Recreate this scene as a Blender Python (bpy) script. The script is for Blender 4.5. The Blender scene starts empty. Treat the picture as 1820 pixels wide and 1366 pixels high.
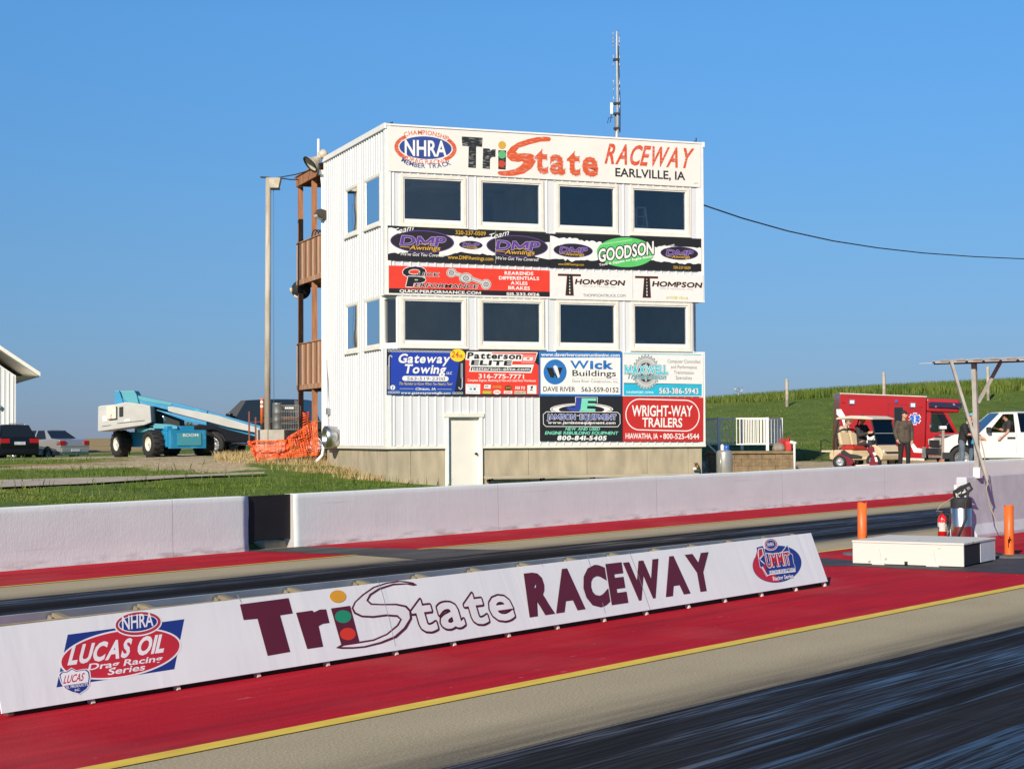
import bpy, bmesh, math, random
import numpy as np
from mathutils import Vector, Matrix, noise as mnoise
from mathutils.geometry import tessellate_polygon
random.seed(7)
rng = np.random.default_rng(7)
scene = bpy.context.scene
col = scene.collection

# ------------------------------------------------------------------ camera
FPX, H0, ROLL, EYE = 3170.0, 775.0, -0.0051, 2.15
pit = math.atan((H0 - 683) / FPX)
FW = Vector((0, math.cos(pit), math.sin(pit)))
X0 = Vector((1, 0, 0)); U0 = Vector((0, -math.sin(pit), math.cos(pit)))
RT = X0 * math.cos(-ROLL) - U0 * math.sin(-ROLL)
UP = X0 * math.sin(-ROLL) + U0 * math.cos(-ROLL)
CAM = Vector((0, 0, EYE))
cam = bpy.data.cameras.new('camera'); cam_o = bpy.data.objects.new('camera', cam); col.objects.link(cam_o)
m = Matrix((RT, UP, -FW)).transposed().to_4x4(); m.translation = CAM
cam_o.matrix_world = m
cam.sensor_width = 36; cam.lens = FPX / 1820 * 36; cam.clip_start = 0.2; cam.clip_end = 6000
scene.camera = cam_o

# ------------------------------------------------------------------ sky and sun
SUN_EL, SH_AZ = math.radians(27), math.radians(21)      # SH_AZ: the way shadows fall, from +Y towards +X
sun_to = Vector((-math.sin(SH_AZ) * math.cos(SUN_EL), -math.cos(SH_AZ) * math.cos(SUN_EL), math.sin(SUN_EL)))
w = bpy.data.worlds.new("World"); scene.world = w; w.use_nodes = True
wn = w.node_tree.nodes; wl = w.node_tree.links
bg = wn['Background']
sky = wn.new('ShaderNodeTexSky'); sky.sky_type = 'NISHITA'; sky.sun_disc = False
sky.sun_elevation = SUN_EL; sky.sun_rotation = SH_AZ + math.pi
sky.air_density = 1.0; sky.dust_density = 0.0; sky.ozone_density = 3.0; sky.altitude = 300
stc = wn.new('ShaderNodeTexCoord'); sxy = wn.new('ShaderNodeSeparateXYZ'); wl.new(stc.outputs['Generated'], sxy.inputs[0])
srp = wn.new('ShaderNodeValToRGB'); se = srp.color_ramp.elements          # clean-air tint by height above the horizon
se[0].position = 0.0; se[0].color = (.200, .272, .54, 1); se[1].position = .23; se[1].color = (.41, .74, .99, 1)
q_ = se.new(.11); q_.color = (.325, .50, .705, 1)
wl.new(sxy.outputs[2], srp.inputs[0])
smx = wn.new('ShaderNodeMix'); smx.data_type = 'RGBA'; smx.blend_type = 'MULTIPLY'; smx.inputs[0].default_value = 1
wl.new(sky.outputs[0], smx.inputs[6]); wl.new(srp.outputs[0], smx.inputs[7])
wl.new(smx.outputs[2], bg.inputs[0]); bg.inputs[1].default_value = 0.088
sl = bpy.data.lights.new('sun', 'SUN'); sl.energy = 4.4; sl.angle = math.radians(0.5); sl.color = (1.0, 0.90, 0.74)
so = bpy.data.objects.new('sun', sl); col.objects.link(so); so.location = (-30, -40, 40)
so.rotation_euler = sun_to.to_track_quat('Z', 'Y').to_euler()
scene.view_settings.view_transform = 'Standard'; scene.view_settings.look = 'None'
scene.view_settings.exposure = 0.44; scene.view_settings.gamma = 1.0

# ------------------------------------------------------------------ geometry of the view
TA, TS = math.radians(37.6), 0.0057          # track heading from +Y, its rise
TU = Vector((math.sin(TA), math.cos(TA), TS)).normalized()
TV = Vector((math.cos(TA), -math.sin(TA), 0))
TN = TV.cross(TU).normalized(); TY = TN.cross(TU).normalized()      # TY points across, towards the wall
TM = Matrix((TU, TY, TN)).transposed().to_4x4(); TMI = TM.inverted()
def ray(x, y): return FW + RT * ((x - 910) / FPX) + UP * ((683 - y) / FPX)
def dp(x, y, Y):                              # point seen at that pixel of the photograph, Y metres ahead
    d = ray(x, y); return CAM + d * (Y / d.y)
def tp(x, y, h=0.0):                          # point of the track plane
    d = ray(x, y); return CAM + d * ((h - TN.dot(CAM)) / TN.dot(d))
def tl(x, y):                                 # the same in track coordinates (along, across)
    p = TMI @ tp(x, y); return p.x, p.y
def tw(u, c, h=0.0): return TM @ Vector((u, c, 0)) + Vector((0, 0, h))
def plane_hit(x, y, o, n):
    d = ray(x, y); return CAM + d * ((o - CAM).dot(n) / d.dot(n))
def px_of(p):
    d = p - CAM; k = d.dot(FW); return 910 + FPX * d.dot(RT) / k, 683 - FPX * d.dot(UP) / k

# ------------------------------------------------------------------ materials
MATS = {}
def mat(name, c, rough=.6, metal=0., var=.12, scale=6., bump=0., bscale=60., spec=.5, stretch=(1, 1, 1), c2=None, thr=None,
        emit=None, alpha=None, coat=0., detail=4., bdist=.02):
    if name in MATS: return MATS[name]
    M = bpy.data.materials.new(name); M.use_nodes = True
    N = M.node_tree.nodes; L = M.node_tree.links; b = N['Principled BSDF']
    b.inputs['Roughness'].default_value = rough; b.inputs['Metallic'].default_value = metal
    b.inputs['Specular IOR Level'].default_value = spec
    if coat: b.inputs['Coat Weight'].default_value = coat; b.inputs['Coat Roughness'].default_value = .08
    tc = N.new('ShaderNodeTexCoord'); mp = N.new('ShaderNodeMapping'); mp.inputs['Scale'].default_value = stretch
    L.new(tc.outputs['Object'], mp.inputs[0])
    nz = N.new('ShaderNodeTexNoise'); nz.inputs['Scale'].default_value = scale; nz.inputs['Detail'].default_value = detail
    L.new(mp.outputs[0], nz.inputs['Vector'])
    r = N.new('ShaderNodeValToRGB')
    if c2 is None:
        r.color_ramp.elements[0].color = (*[v * (1 - var) for v in c], 1); r.color_ramp.elements[1].color = (*[min(1, v * (1 + var)) for v in c], 1)
        r.color_ramp.elements[0].position = .3; r.color_ramp.elements[1].position = .7
    else:
        t = thr or (.45, .6)
        r.color_ramp.elements[0].color = (*c, 1); r.color_ramp.elements[1].color = (*c2, 1)
        r.color_ramp.elements[0].position = t[0]; r.color_ramp.elements[1].position = t[1]
    L.new(nz.outputs[0], r.inputs[0]); L.new(r.outputs[0], b.inputs['Base Color'])
    if bump:
        n2 = N.new('ShaderNodeTexNoise'); n2.inputs['Scale'].default_value = bscale; n2.inputs['Detail'].default_value = 5
        L.new(mp.outputs[0], n2.inputs['Vector'])
        bp = N.new('ShaderNodeBump'); bp.inputs['Strength'].default_value = bump; bp.inputs['Distance'].default_value = bdist
        L.new(n2.outputs[0], bp.inputs['Height']); L.new(bp.outputs[0], b.inputs['Normal'])
    MATS[name] = M; return M
def glass_mat(name, tint=(.25, .3, .33), ref=.06):
    if name in MATS: return MATS[name]
    M = bpy.data.materials.new(name); M.use_nodes = True; N = M.node_tree.nodes; L = M.node_tree.links
    for n in list(N): N.remove(n)
    o = N.new('ShaderNodeOutputMaterial'); t = N.new('ShaderNodeBsdfTransparent'); t.inputs[0].default_value = (*tint, 1)
    g = N.new('ShaderNodeBsdfGlossy'); g.inputs['Roughness'].default_value = .02; g.inputs[0].default_value = (.95, .98, 1, 1)
    lw = N.new('ShaderNodeFresnel'); lw.inputs[0].default_value = 1.5
    wz = N.new('ShaderNodeTexNoise'); wz.inputs['Scale'].default_value = .55; wc = N.new('ShaderNodeTexCoord'); L.new(wc.outputs['Object'], wz.inputs['Vector'])
    wb_ = N.new('ShaderNodeBump'); wb_.inputs['Strength'].default_value = .12; wb_.inputs['Distance'].default_value = .12; L.new(wz.outputs[0], wb_.inputs['Height']); L.new(wb_.outputs[0], g.inputs['Normal'])
    mx = N.new('ShaderNodeMixShader')
    ma = N.new('ShaderNodeMath'); ma.operation = 'MULTIPLY_ADD'; ma.inputs[1].default_value = 1.; ma.inputs[2].default_value = ref
    L.new(lw.outputs[0], ma.inputs[0]); L.new(ma.outputs[0], mx.inputs[0]); L.new(t.outputs[0], mx.inputs[1]); L.new(g.outputs[0], mx.inputs[2])
    L.new(mx.outputs[0], o.inputs[0]); MATS[name] = M; return M

# ------------------------------------------------------------------ objects
def tag(o, label, cat, group=None, kind=None):
    if label: o['label'] = label
    if cat: o['category'] = cat
    if group: o['group'] = group
    if kind: o['kind'] = kind
    return o
def struct(o): o['kind'] = 'structure'; return o
def thing(name, label, cat, loc=(0, 0, 0), rz=0., group=None, M=None):
    o = bpy.data.objects.new(name, None); col.objects.link(o)
    o.empty_display_size = .2
    if M is not None: o.matrix_world = M
    else: o.location = loc; o.rotation_euler = (0, 0, rz)
    return tag(o, label, cat, group)
class MB:
    def __init__(s): s.v = []; s.f = []; s.mi = []; s.ms = []; s.sm = []
    def m(s, mt):
        if mt not in s.ms: s.ms.append(mt)
        return s.ms.index(mt)
    def add(s, vs, fs, mt, smooth=False):
        o = len(s.v); k = s.m(mt); s.v += [tuple(p) for p in vs]
        for f in fs: s.f.append(tuple(i + o for i in f)); s.mi.append(k); s.sm.append(smooth)
        return s
    def box(s, x0, x1, y0, y1, z0, z1, mt, R=None):
        vs = [Vector((x, y, z)) for z in (z0, z1) for y in (y0, y1) for x in (x0, x1)]
        if R is not None: vs = [R @ p for p in vs]
        return s.add(vs, [(0, 2, 3, 1), (4, 5, 7, 6), (0, 1, 5, 4), (2, 6, 7, 3), (0, 4, 6, 2), (1, 3, 7, 5)], mt)
    def bar(s, a, b, w, h, mt, up=(0, 0, 1)):               # square bar from a to b
        a = Vector(a); b = Vector(b); d = (b - a).normalized(); up = Vector(up)
        if abs(d.dot(up)) > .98: up = Vector((0, 1, 0))
        sx = d.cross(up).normalized(); sy = sx.cross(d).normalized()
        vs = [p + sx * (i * w / 2) + sy * (j * h / 2) for p in (a, b) for i, j in ((-1, -1), (1, -1), (1, 1), (-1, 1))]
        return s.add(vs, [(0, 1, 2, 3), (7, 6, 5, 4), (0, 4, 5, 1), (1, 5, 6, 2), (2, 6, 7, 3), (3, 7, 4, 0)], mt)
    def tube(s, pts, r, mt, n=8, cap=True, smooth=True):
        pts = [Vector(p) for p in pts]; rs = r if isinstance(r, (list, tuple)) else [r] * len(pts)
        vs = []; fs = []; prev = None
        for i, p in enumerate(pts):
            d = (pts[min(i + 1, len(pts) - 1)] - pts[max(i - 1, 0)])
            if d.length < 1e-9: d = Vector((0, 0, 1))
            d.normalize()
            if prev is None:
                a = Vector((0, 0, 1)) if abs(d.z) < .9 else Vector((1, 0, 0))
                e1 = d.cross(a).normalized()
            else: e1 = (prev - d * prev.dot(d)).normalized()
            prev = e1; e2 = d.cross(e1)
            for k in range(n):
                t = 2 * math.pi * k / n; vs.append(p + (e1 * math.cos(t) + e2 * math.sin(t)) * rs[i])
        for i in range(len(pts) - 1):
            for k in range(n): fs.append((i * n + k, i * n + (k + 1) % n, (i + 1) * n + (k + 1) % n, (i + 1) * n + k))
        s.add(vs, fs, mt, smooth)
        if cap:
            o = len(s.v) - len(vs); k = s.m(mt)
            s.f.append(tuple(o + i for i in reversed(range(n)))); s.mi.append(k); s.sm.append(False)
            e = o + (len(pts) - 1) * n
            s.f.append(tuple(e + i for i in range(n))); s.mi.append(k); s.sm.append(False)
        return s
    def lathe(s, prof, mt, n=20, M=None, smooth=True):       # profile (r,z) turned about local z
        vs = []; fs = []
        for r, z in prof:
            for k in range(n):
                t = 2 * math.pi * k / n; p = Vector((r * math.cos(t), r * math.sin(t), z)); vs.append(M @ p if M is not None else p)
        for i in range(len(prof) - 1):
            for k in range(n): fs.append((i * n + k, i * n + (k + 1) % n, (i + 1) * n + (k + 1) % n, (i + 1) * n + k))
        return s.add(vs, fs, mt, smooth)
    def poly(s, pts, mt, flip=False):                          # flat polygon, concave allowed
        pts = [Vector(p) for p in pts]
        tr = tessellate_polygon([pts])
        return s.add(pts, [tuple(reversed(t)) if flip else tuple(t) for t in tr], mt)
    def prism(s, prof, y0, y1, mt, ax=1):                       # side profile [(x,z)] swept across y
        def P(x, z, y): return Vector((x, y, z))
        a = [P(x, z, y0) for x, z in prof]; b = [P(x, z, y1) for x, z in prof]; n = len(prof)
        tr = tessellate_polygon([a])
        s.add(a, [tuple(t) for t in tr], mt); s.add(b, [tuple(reversed(t)) for t in tr], mt)
        return s.add(a + b, [(i, (i + 1) % n, n + (i + 1) % n, n + i) for i in range(n)], mt)
    def slab(s, q, t, mt):                                      # quad with thickness t (behind its normal)
        q = [Vector(p) for p in q]; nn = (q[1] - q[0]).cross(q[2] - q[0]).normalized() * t
        b = [p - nn for p in q]; n = len(q)
        s.add(q + b, [tuple(range(n)), tuple(reversed(range(n, 2 * n)))] + [(i, n + i, n + (i + 1) % n, (i + 1) % n) for i in range(n)], mt)
        return s
    def build(s, name, parent=None, M=None, bevel=0., fix=True, rmd=False):
        me = bpy.data.meshes.new(name); me.from_pydata(s.v, [], s.f)
        for x in s.ms: me.materials.append(x)
        me.polygons.foreach_set('material_index', s.mi); me.polygons.foreach_set('use_smooth', s.sm)
        me.update()
        if fix or bevel or rmd:
            bm = bmesh.new(); bm.from_mesh(me)
            if rmd or bevel: bmesh.ops.remove_doubles(bm, verts=bm.verts, dist=1e-4)
            if fix: bmesh.ops.recalc_face_normals(bm, faces=bm.faces)
            if bevel:
                es = [e for e in bm.edges if len(e.link_faces) == 2 and e.calc_face_angle(0) > .6]
                bmesh.ops.bevel(bm, geom=es, offset=bevel, segments=3 if bevel > .06 else 2, profile=.6, affect='EDGES', clamp_overlap=True)
            bm.to_mesh(me); bm.free()
        o = bpy.data.objects.new(name, me); col.objects.link(o)
        if parent is not None: o.parent = parent
        if M is not None: o.matrix_world = M
        return o
def copy_tree(o, parent=None):
    c = o.copy(); col.objects.link(c)
    if parent is not None: c.parent = parent; c.matrix_parent_inverse = o.matrix_parent_inverse
    for ch in [x for x in bpy.data.objects if x.parent == o]: copy_tree(ch, c)
    return c

# common materials
m_white = mat('white_siding', (.66, .665, .67), .45, var=.05, scale=1.5, stretch=(6, 6, .4))
m_trim = mat('cream_trim', (.74, .70, .60), .5, var=.07, scale=5)
m_trim2 = mat('white_trim', (.78, .77, .74), .5, var=.05, scale=5)
m_conc = mat('foundation_concrete', (.40, .34, .235), .85, var=.18, scale=2.2, bump=.25, bscale=30, stretch=(1.6, 1.6, .5))
m_black = mat('black_paint', (.012, .012, .014), .5, var=.3)
m_rub = mat('black_rubber', (.018, .018, .019), .75, var=.3, scale=12, bump=.3, bscale=50)
m_steel = mat('brushed_steel', (.55, .55, .53), .3, metal=1., var=.1, scale=3, stretch=(12, 12, 1))
m_galv = mat('galvanised_steel', (.45, .47, .49), .45, metal=.8, var=.2, scale=9)
m_dark = mat('dark_interior', (.02, .022, .025), .8, var=.2)
# ================================================================== terrain
WALL_C = None
c_wall = (tl(0, 1013)[1] + tl(1695, 877)[1] + tl(1180, 918.5)[1]) / 3
u_gapL, u_gapR = tl(447, 979)[0], tl(523, 972)[0]
c_yfar = (tl(0, 1041)[1] + tl(628, 985.6)[1] + tl(1230, 933)[1]) / 3
c_gfar = (tl(0, 1060)[1] + tl(900, 981)[1] + tl(1230, 949.7)[1]) / 3
c_gfar2 = (tl(1427, 963)[1] + tl(1545, 950.8)[1] + tl(1667, 937.7)[1]) / 3
c_ymid = (tl(1450.6, 982.6)[1] + tl(1500, 976.7)[1]) / 2
c_ban = (tl(0, 1273)[1] + tl(1472, 1036)[1]) / 2
c_ynear = (tl(130.5, 1366)[1] + tl(1000, 1199)[1] + tl(1400, 1120)[1] + tl(1820, 1039.6)[1]) / 4
c_gnear = (tl(1400, 1214)[1] + tl(1820, 1113.8)[1] + tl(900, 1337)[1]) / 3
print('across: wall %.2f yfar %.2f gfar %.2f gfar2 %.2f ymid %.2f ban %.2f ynear %.2f gnear %.2f' % (c_wall, c_yfar, c_gfar, c_gfar2, c_ymid, c_ban, c_ynear, c_gnear))

CP = [  # (pixel x, pixel y, metres ahead): points of the ground behind the wall
 (-300, 905, 33), (0, 895, 37), (200, 889, 39), (420, 880, 41.5), (600, 869, 43.5), (750, 863, 46),
 (0, 861, 46), (330, 848, 48), (470, 843, 50), (-300, 866, 45),
 (0, 821, 60), (150, 817, 63), (300, 810, 65), (200, 811, 69), (450, 812, 58), (540, 812, 57), (-300, 824, 60),
 (577, 822, 55.7), (640, 839, 52), (688, 857, 48.8), (790, 866, 49.6), (870, 868, 50.5), (1050, 862, 51.5), (1250, 850, 52.8),
 (1300, 842, 54.5), (1420, 836, 56), (1440, 826, 61), (1607, 827, 54), (1700, 824, 58), (1820, 815, 62), (2100, 790, 66), (1500, 833, 51),
 (30, 818, 85), (110, 813, 90), (-300, 815, 85), (300, 800, 85), (450, 805, 75), (100, 797, 125), (300, 795, 125), (500, 795, 110), (-400, 797, 125),
 (100, 783, 240), (400, 782, 240), (-400, 784, 240), (700, 780, 200), (900, 775, 160),
 (1250, 717, 98), (1480, 700, 98), (1650, 692, 98), (1820, 684, 98), (2150, 672, 98), (1050, 735, 100), (850, 758, 105), (650, 777, 108),
 (1250, 735, 118), (1480, 723, 118), (1820, 712, 118), (2150, 702, 118),
 (1300, 800, 70), (1440, 818, 67), (1560, 806, 69), (1700, 796, 71), (1820, 790, 73), (2100, 778, 74), (1100, 812, 68), (800, 800, 68),
 (1440, 762, 82), (1650, 745, 84), (1820, 735, 85), (1300, 768, 82),
]
cpt = np.array([tuple(dp(*c)) for c in CP])
for u in np.arange(6, 95, 5.0):                       # strip right behind the wall, low
    p = tw(u, c_wall + .5); q = tw(u, c_wall + .9)
    h = .12 + max(0, min(1, (u - 40) / 15)) * .45
    cpt = np.vstack([cpt, [p.x, p.y, p.z + h]])
for a, b, z in ((-150, 60, 1.2), (-150, 240, 2.0), (250, 100, 6.0), (250, 240, 2.1), (0, 400, 2.1), (-250, 400, 2.1), (250, 400, 2.1), (150, 60, 1.0)):
    cpt = np.vstack([cpt, [a, b, z]])
_d = np.linalg.norm(cpt[:, None, :2] - cpt[None, :, :2], axis=2)
_n = len(cpt)
_A = np.zeros((_n + 3, _n + 3)); _A[:_n, :_n] = _d - .25 * np.eye(_n); _P = np.c_[np.ones(_n), cpt[:, :2]]
_A[:_n, _n:] = _P; _A[_n:, :_n] = _P.T
_w = np.linalg.solve(_A, np.r_[cpt[:, 2], 0, 0, 0])
def terr(x, y):
    x = np.atleast_1d(np.asarray(x, float)); y = np.atleast_1d(np.asarray(y, float)); out = np.zeros_like(x)
    for i in range(0, len(x), 4000):
        X = x[i:i + 4000]; Y = y[i:i + 4000]
        d = np.hypot(X[:, None] - cpt[None, :, 0], Y[:, None] - cpt[None, :, 1])
        out[i:i + 4000] = d @ _w[:_n] + _w[_n] + _w[_n + 1] * X + _w[_n + 2] * Y
    far = np.clip((y - 250) / 150, 0, 1); out = out * (1 - far) + 2.05 * far
    out = np.where((y > 125), np.minimum(out, 2.08 + np.clip((x - 20) / 40, 0, 1) * 3), out)
    c = x * TY.x + y * TY.y                                    # under the track: just below its plane
    trk = (-(TN.x * x + TN.y * y) / TN.z) - .05
    k = np.clip((c - (c_wall + .15)) / .35, 0, 1)
    return trk * (1 - k) + out * k
def gz(x, y): return float(terr(x, y)[0])
def ground_px(x, y, Y0=30, Y1=300):                           # first ground hit of a pixel's ray beyond Y0
    ys = np.linspace(Y0, Y1, 1200); d = ray(x, y); P = np.array([tuple(CAM + d * (t / d.y)) for t in ys])
    z = terr(P[:, 0], P[:, 1]); k = np.argmax(P[:, 2] < z)
    return Vector((P[k, 0], P[k, 1], z[k]))

# zones painted as vertex colours: r dry straw / soil, g gravel, b far crop field
def zones(x, y, pxx, pxy):
    r = np.zeros_like(x); g = np.zeros_like(x); b = np.zeros_like(x)
    return r, g, b
def build_ground():
    # rows ahead, columns sideways
    ys = np.r_[np.arange(-25, 24, 3.0), np.arange(24, 74, .55), np.arange(74, 125, 1.2), np.arange(125, 260, 5), np.arange(260, 900, 40), [1000, 2000, 4500]]
    ts = np.r_[-4, -3, -2, -1.4, -1, -.75, np.linspace(-.6, .6, 200), .75, 1, 1.4, 2, 3, 4]
    Y, T = np.meshgrid(ys, ts, indexing='ij')
    X = T * (np.maximum(Y, 18) * .72 + 6)
    x = X.ravel(); y = Y.ravel(); z = terr(x, y)
    amp = np.where((x * TY.x + y * TY.y > c_wall + .6) & (y < 300), 1., 0.)
    z = z + amp * np.array([mnoise.noise((a * .35, b * .35, 0)) * .05 + mnoise.noise((a * 1.3, b * 1.3, 3)) * .025 for a, b in zip(x, y)])
    nr, nc = X.shape
    me = bpy.data.meshes.new('ground'); vs = np.c_[x, y, z]
    idx = np.arange(nr * nc).reshape(nr, nc)
    q = np.stack([idx[:-1, :-1], idx[:-1, 1:], idx[1:, 1:], idx[1:, :-1]], -1).reshape(-1, 4)
    me.from_pydata(vs.tolist(), [], q.tolist())
    # zones by where the ground shows in plan
    V = vs - np.array([0, 0, EYE]); k = V @ np.array(FW); k = np.where(k < 1, 1, k)
    def pl(cx, cy, rx, ry, rot=0):
        c, s = math.cos(rot), math.sin(rot); dx = x - cx; dy = y - cy
        return np.clip(1.6 - np.hypot((dx * c + dy * s) / rx, (-dx * s + dy * c) / ry), 0, 1)
    dry = np.zeros_like(x); grav = np.zeros_like(x); field = np.clip((y - 95) / 6, 0, 1) * (x < 12 + (y - 95) * .2)
    for (a, b, Y, rx, ry) in ((500, 816, 57, 3.2, 1.5), (575, 822, 55.3, 2.6, 1.0), (650, 842, 51.8, 2.2, .6), (680, 850, 49.8, 1.2, .6), (420, 812, 58.5, 2.5, 2.2), (455, 806, 60, 2., 1.5), (300, 828, 57, 2.4, .9), (90, 829, 56, 3.0, .9), (440, 822, 56.5, 2.4, 1.0)):
        p = dp(a, b, Y); dry = np.maximum(dry, pl(p.x, p.y, rx, ry))
    for (a, b, Y, rx, ry) in ((300, 806, 68, 6., 5), (420, 806, 70, 6, 6), (1440, 826, 60, 6, 3.5), (1560, 830, 57, 8, 3), (1700, 826, 58, 8, 4), (1840, 818, 62, 8, 5), (1560, 828, 62, 7, 3), (1350, 838, 55, 4, 2)):
        p = dp(a, b, Y); grav = np.maximum(grav, pl(p.x, p.y, rx, ry))
    for (a, b, rx, ry) in ((300, 813, 2.0, 4.), (345, 818, 1.6, 4.5), (370, 826, 1.3, 3.0), (400, 833, 1.0, 1.6), (250, 822, 1.5, 1.5), (110, 829, 1.7, 1.3), (200, 828, 1.2, .9), (330, 808, 2.5, 5.)):
        p = ground_px(a, b, 38, 90); grav = np.maximum(grav, pl(p.x, p.y, rx, ry) * .9)
    at = me.color_attributes.new('zone', 'FLOAT_COLOR', 'POINT')
    at.data.foreach_set('color', np.c_[dry, grav, field, np.ones_like(x)].astype(np.float32).ravel())
    me.polygons.foreach_set('use_smooth', [True] * len(me.polygons)); me.update()
    M = bpy.data.materials.new('ground_cover'); M.use_nodes = True; N = M.node_tree.nodes; L = M.node_tree.links; b = N['Principled BSDF']
    b.inputs['Roughness'].default_value = .9; b.inputs['Specular IOR Level'].default_value = .15
    tc = N.new('ShaderNodeTexCoord')
    def nz(s, d=6, st=(1, 1, 1)):
        mp = N.new('ShaderNodeMapping'); mp.inputs['Scale'].default_value = st; L.new(tc.outputs['Object'], mp.inputs[0])
        n = N.new('ShaderNodeTexNoise'); n.inputs['Scale'].default_value = s; n.inputs['Detail'].default_value = d; L.new(mp.outputs[0], n.inputs['Vector']); return n.outputs[0]
    def ramp(src, stops):
        r = N.new('ShaderNodeValToRGB'); e = r.color_ramp.elements
        while len(e) < len(stops): e.new(.5)
        for q, (p, c) in zip(e, stops): q.position = p; q.color = (*c, 1)
        L.new(src, r.inputs[0]); return r.outputs[0]
    def mixc(f, a, c):
        mm = N.new('ShaderNodeMix'); mm.data_type = 'RGBA'; L.new(f, mm.inputs[0]); L.new(a, mm.inputs[6]); L.new(c, mm.inputs[7]); return mm.outputs[2]
    g1 = ramp(nz(1.1, 8), [(.3, (.062, .098, .018)), (.5, (.095, .145, .024)), (.72, (.15, .185, .04))])
    g2 = ramp(nz(9, 5), [(.3, (.055, .09, .014)), (.7, (.13, .19, .035))])
    mm = N.new('ShaderNodeMix'); mm.data_type = 'RGBA'; mm.inputs[0].default_value = .5; L.new(g1, mm.inputs[6]); L.new(g2, mm.inputs[7]); gr = mm.outputs[2]
    dry_c = ramp(nz(6, 8), [(.3, (.16, .11, .04)), (.5, (.30, .21, .09)), (.7, (.42, .33, .16))])
    grv_c = ramp(nz(5, 9), [(.3, (.32, .25, .15)), (.7, (.52, .42, .27))])
    fld_c = ramp(nz(.25, 6, (.4, 3, 1)), [(.3, (.27, .19, .085)), (.7, (.42, .31, .15))])
    va = N.new('ShaderNodeVertexColor'); va.layer_name = 'zone'; sp = N.new('ShaderNodeSeparateColor'); L.new(va.outputs[0], sp.inputs[0])
    def edge(src, sc):
        a = N.new('ShaderNodeMath'); a.operation = 'MULTIPLY_ADD'; L.new(nz(sc, 6), a.inputs[0]); a.inputs[1].default_value = 1.6; a.inputs[2].default_value = -.8
        c = N.new('ShaderNodeMath'); c.operation = 'ADD'; L.new(src, c.inputs[0]); L.new(a.outputs[0], c.inputs[1])
        r = N.new('ShaderNodeMapRange'); r.inputs[1].default_value = .42; r.inputs[2].default_value = .72; L.new(c.outputs[0], r.inputs[0])
        k = N.new('ShaderNodeMath'); k.operation = 'MULTIPLY'; L.new(r.outputs[0], k.inputs[0])
        k2 = N.new('ShaderNodeMapRange'); k2.inputs[1].default_value = .02; k2.inputs[2].default_value = .2; L.new(src, k2.inputs[0]); L.new(k2.outputs[0], k.inputs[1]); return k.outputs[0]
    c1 = mixc(edge(sp.outputs[0], 1.6), gr, dry_c); c2 = mixc(edge(sp.outputs[1], 1.2), c1, grv_c); c3 = mixc(sp.outputs[2], c2, fld_c)
    L.new(c3, b.inputs['Base Color'])
    bp = N.new('ShaderNodeBump'); bp.inputs['Strength'].default_value = .9; bp.inputs['Distance'].default_value = .12; L.new(nz(7, 8), bp.inputs['Height']); L.new(bp.outputs[0], b.inputs['Normal'])
    me.materials.append(M)
    o = bpy.data.objects.new('ground', me); col.objects.link(o); return struct(o)
build_ground()

# ================================================================== the track surface: sheets in track coordinates
def nodes(name):
    M = bpy.data.materials.new(name); M.use_nodes = True; return M, M.node_tree.nodes, M.node_tree.links, M.node_tree.nodes['Principled BSDF']
def tnoise(N, L, st, sc, det=6, dist=0.):
    tc = N.new('ShaderNodeTexCoord'); mp = N.new('ShaderNodeMapping'); mp.inputs['Scale'].default_value = st; L.new(tc.outputs['Object'], mp.inputs[0])
    n = N.new('ShaderNodeTexNoise'); n.inputs['Scale'].default_value = sc; n.inputs['Detail'].default_value = det; n.inputs['Distortion'].default_value = dist
    L.new(mp.outputs[0], n.inputs['Vector']); return n.outputs[0]
def tramp(N, L, src, stops):
    r = N.new('ShaderNodeValToRGB'); e = r.color_ramp.elements
    while len(e) < len(stops): e.new(.5)
    for q, (p, c) in zip(e, stops): q.position = p; q.color = (*c, 1)
    L.new(src, r.inputs[0]); return r.outputs[0]
def tmix(N, L, f, a, c, mode='MIX'):
    mm = N.new('ShaderNodeMix'); mm.data_type = 'RGBA'; mm.blend_type = mode
    if isinstance(f, float): mm.inputs[0].default_value = f
    else: L.new(f, mm.inputs[0])
    for s, i in ((a, 6), (c, 7)):
        if isinstance(s, tuple): mm.inputs[i].default_value = (*s, 1)
        else: L.new(s, mm.inputs[i])
    return mm.outputs[2]
def tbump(N, L, b, src, st, d):
    bp = N.new('ShaderNodeBump'); bp.inputs['Strength'].default_value = st; bp.inputs['Distance'].default_value = d; L.new(src, bp.inputs['Height']); L.new(bp.outputs[0], b.inputs['Normal'])
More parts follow.
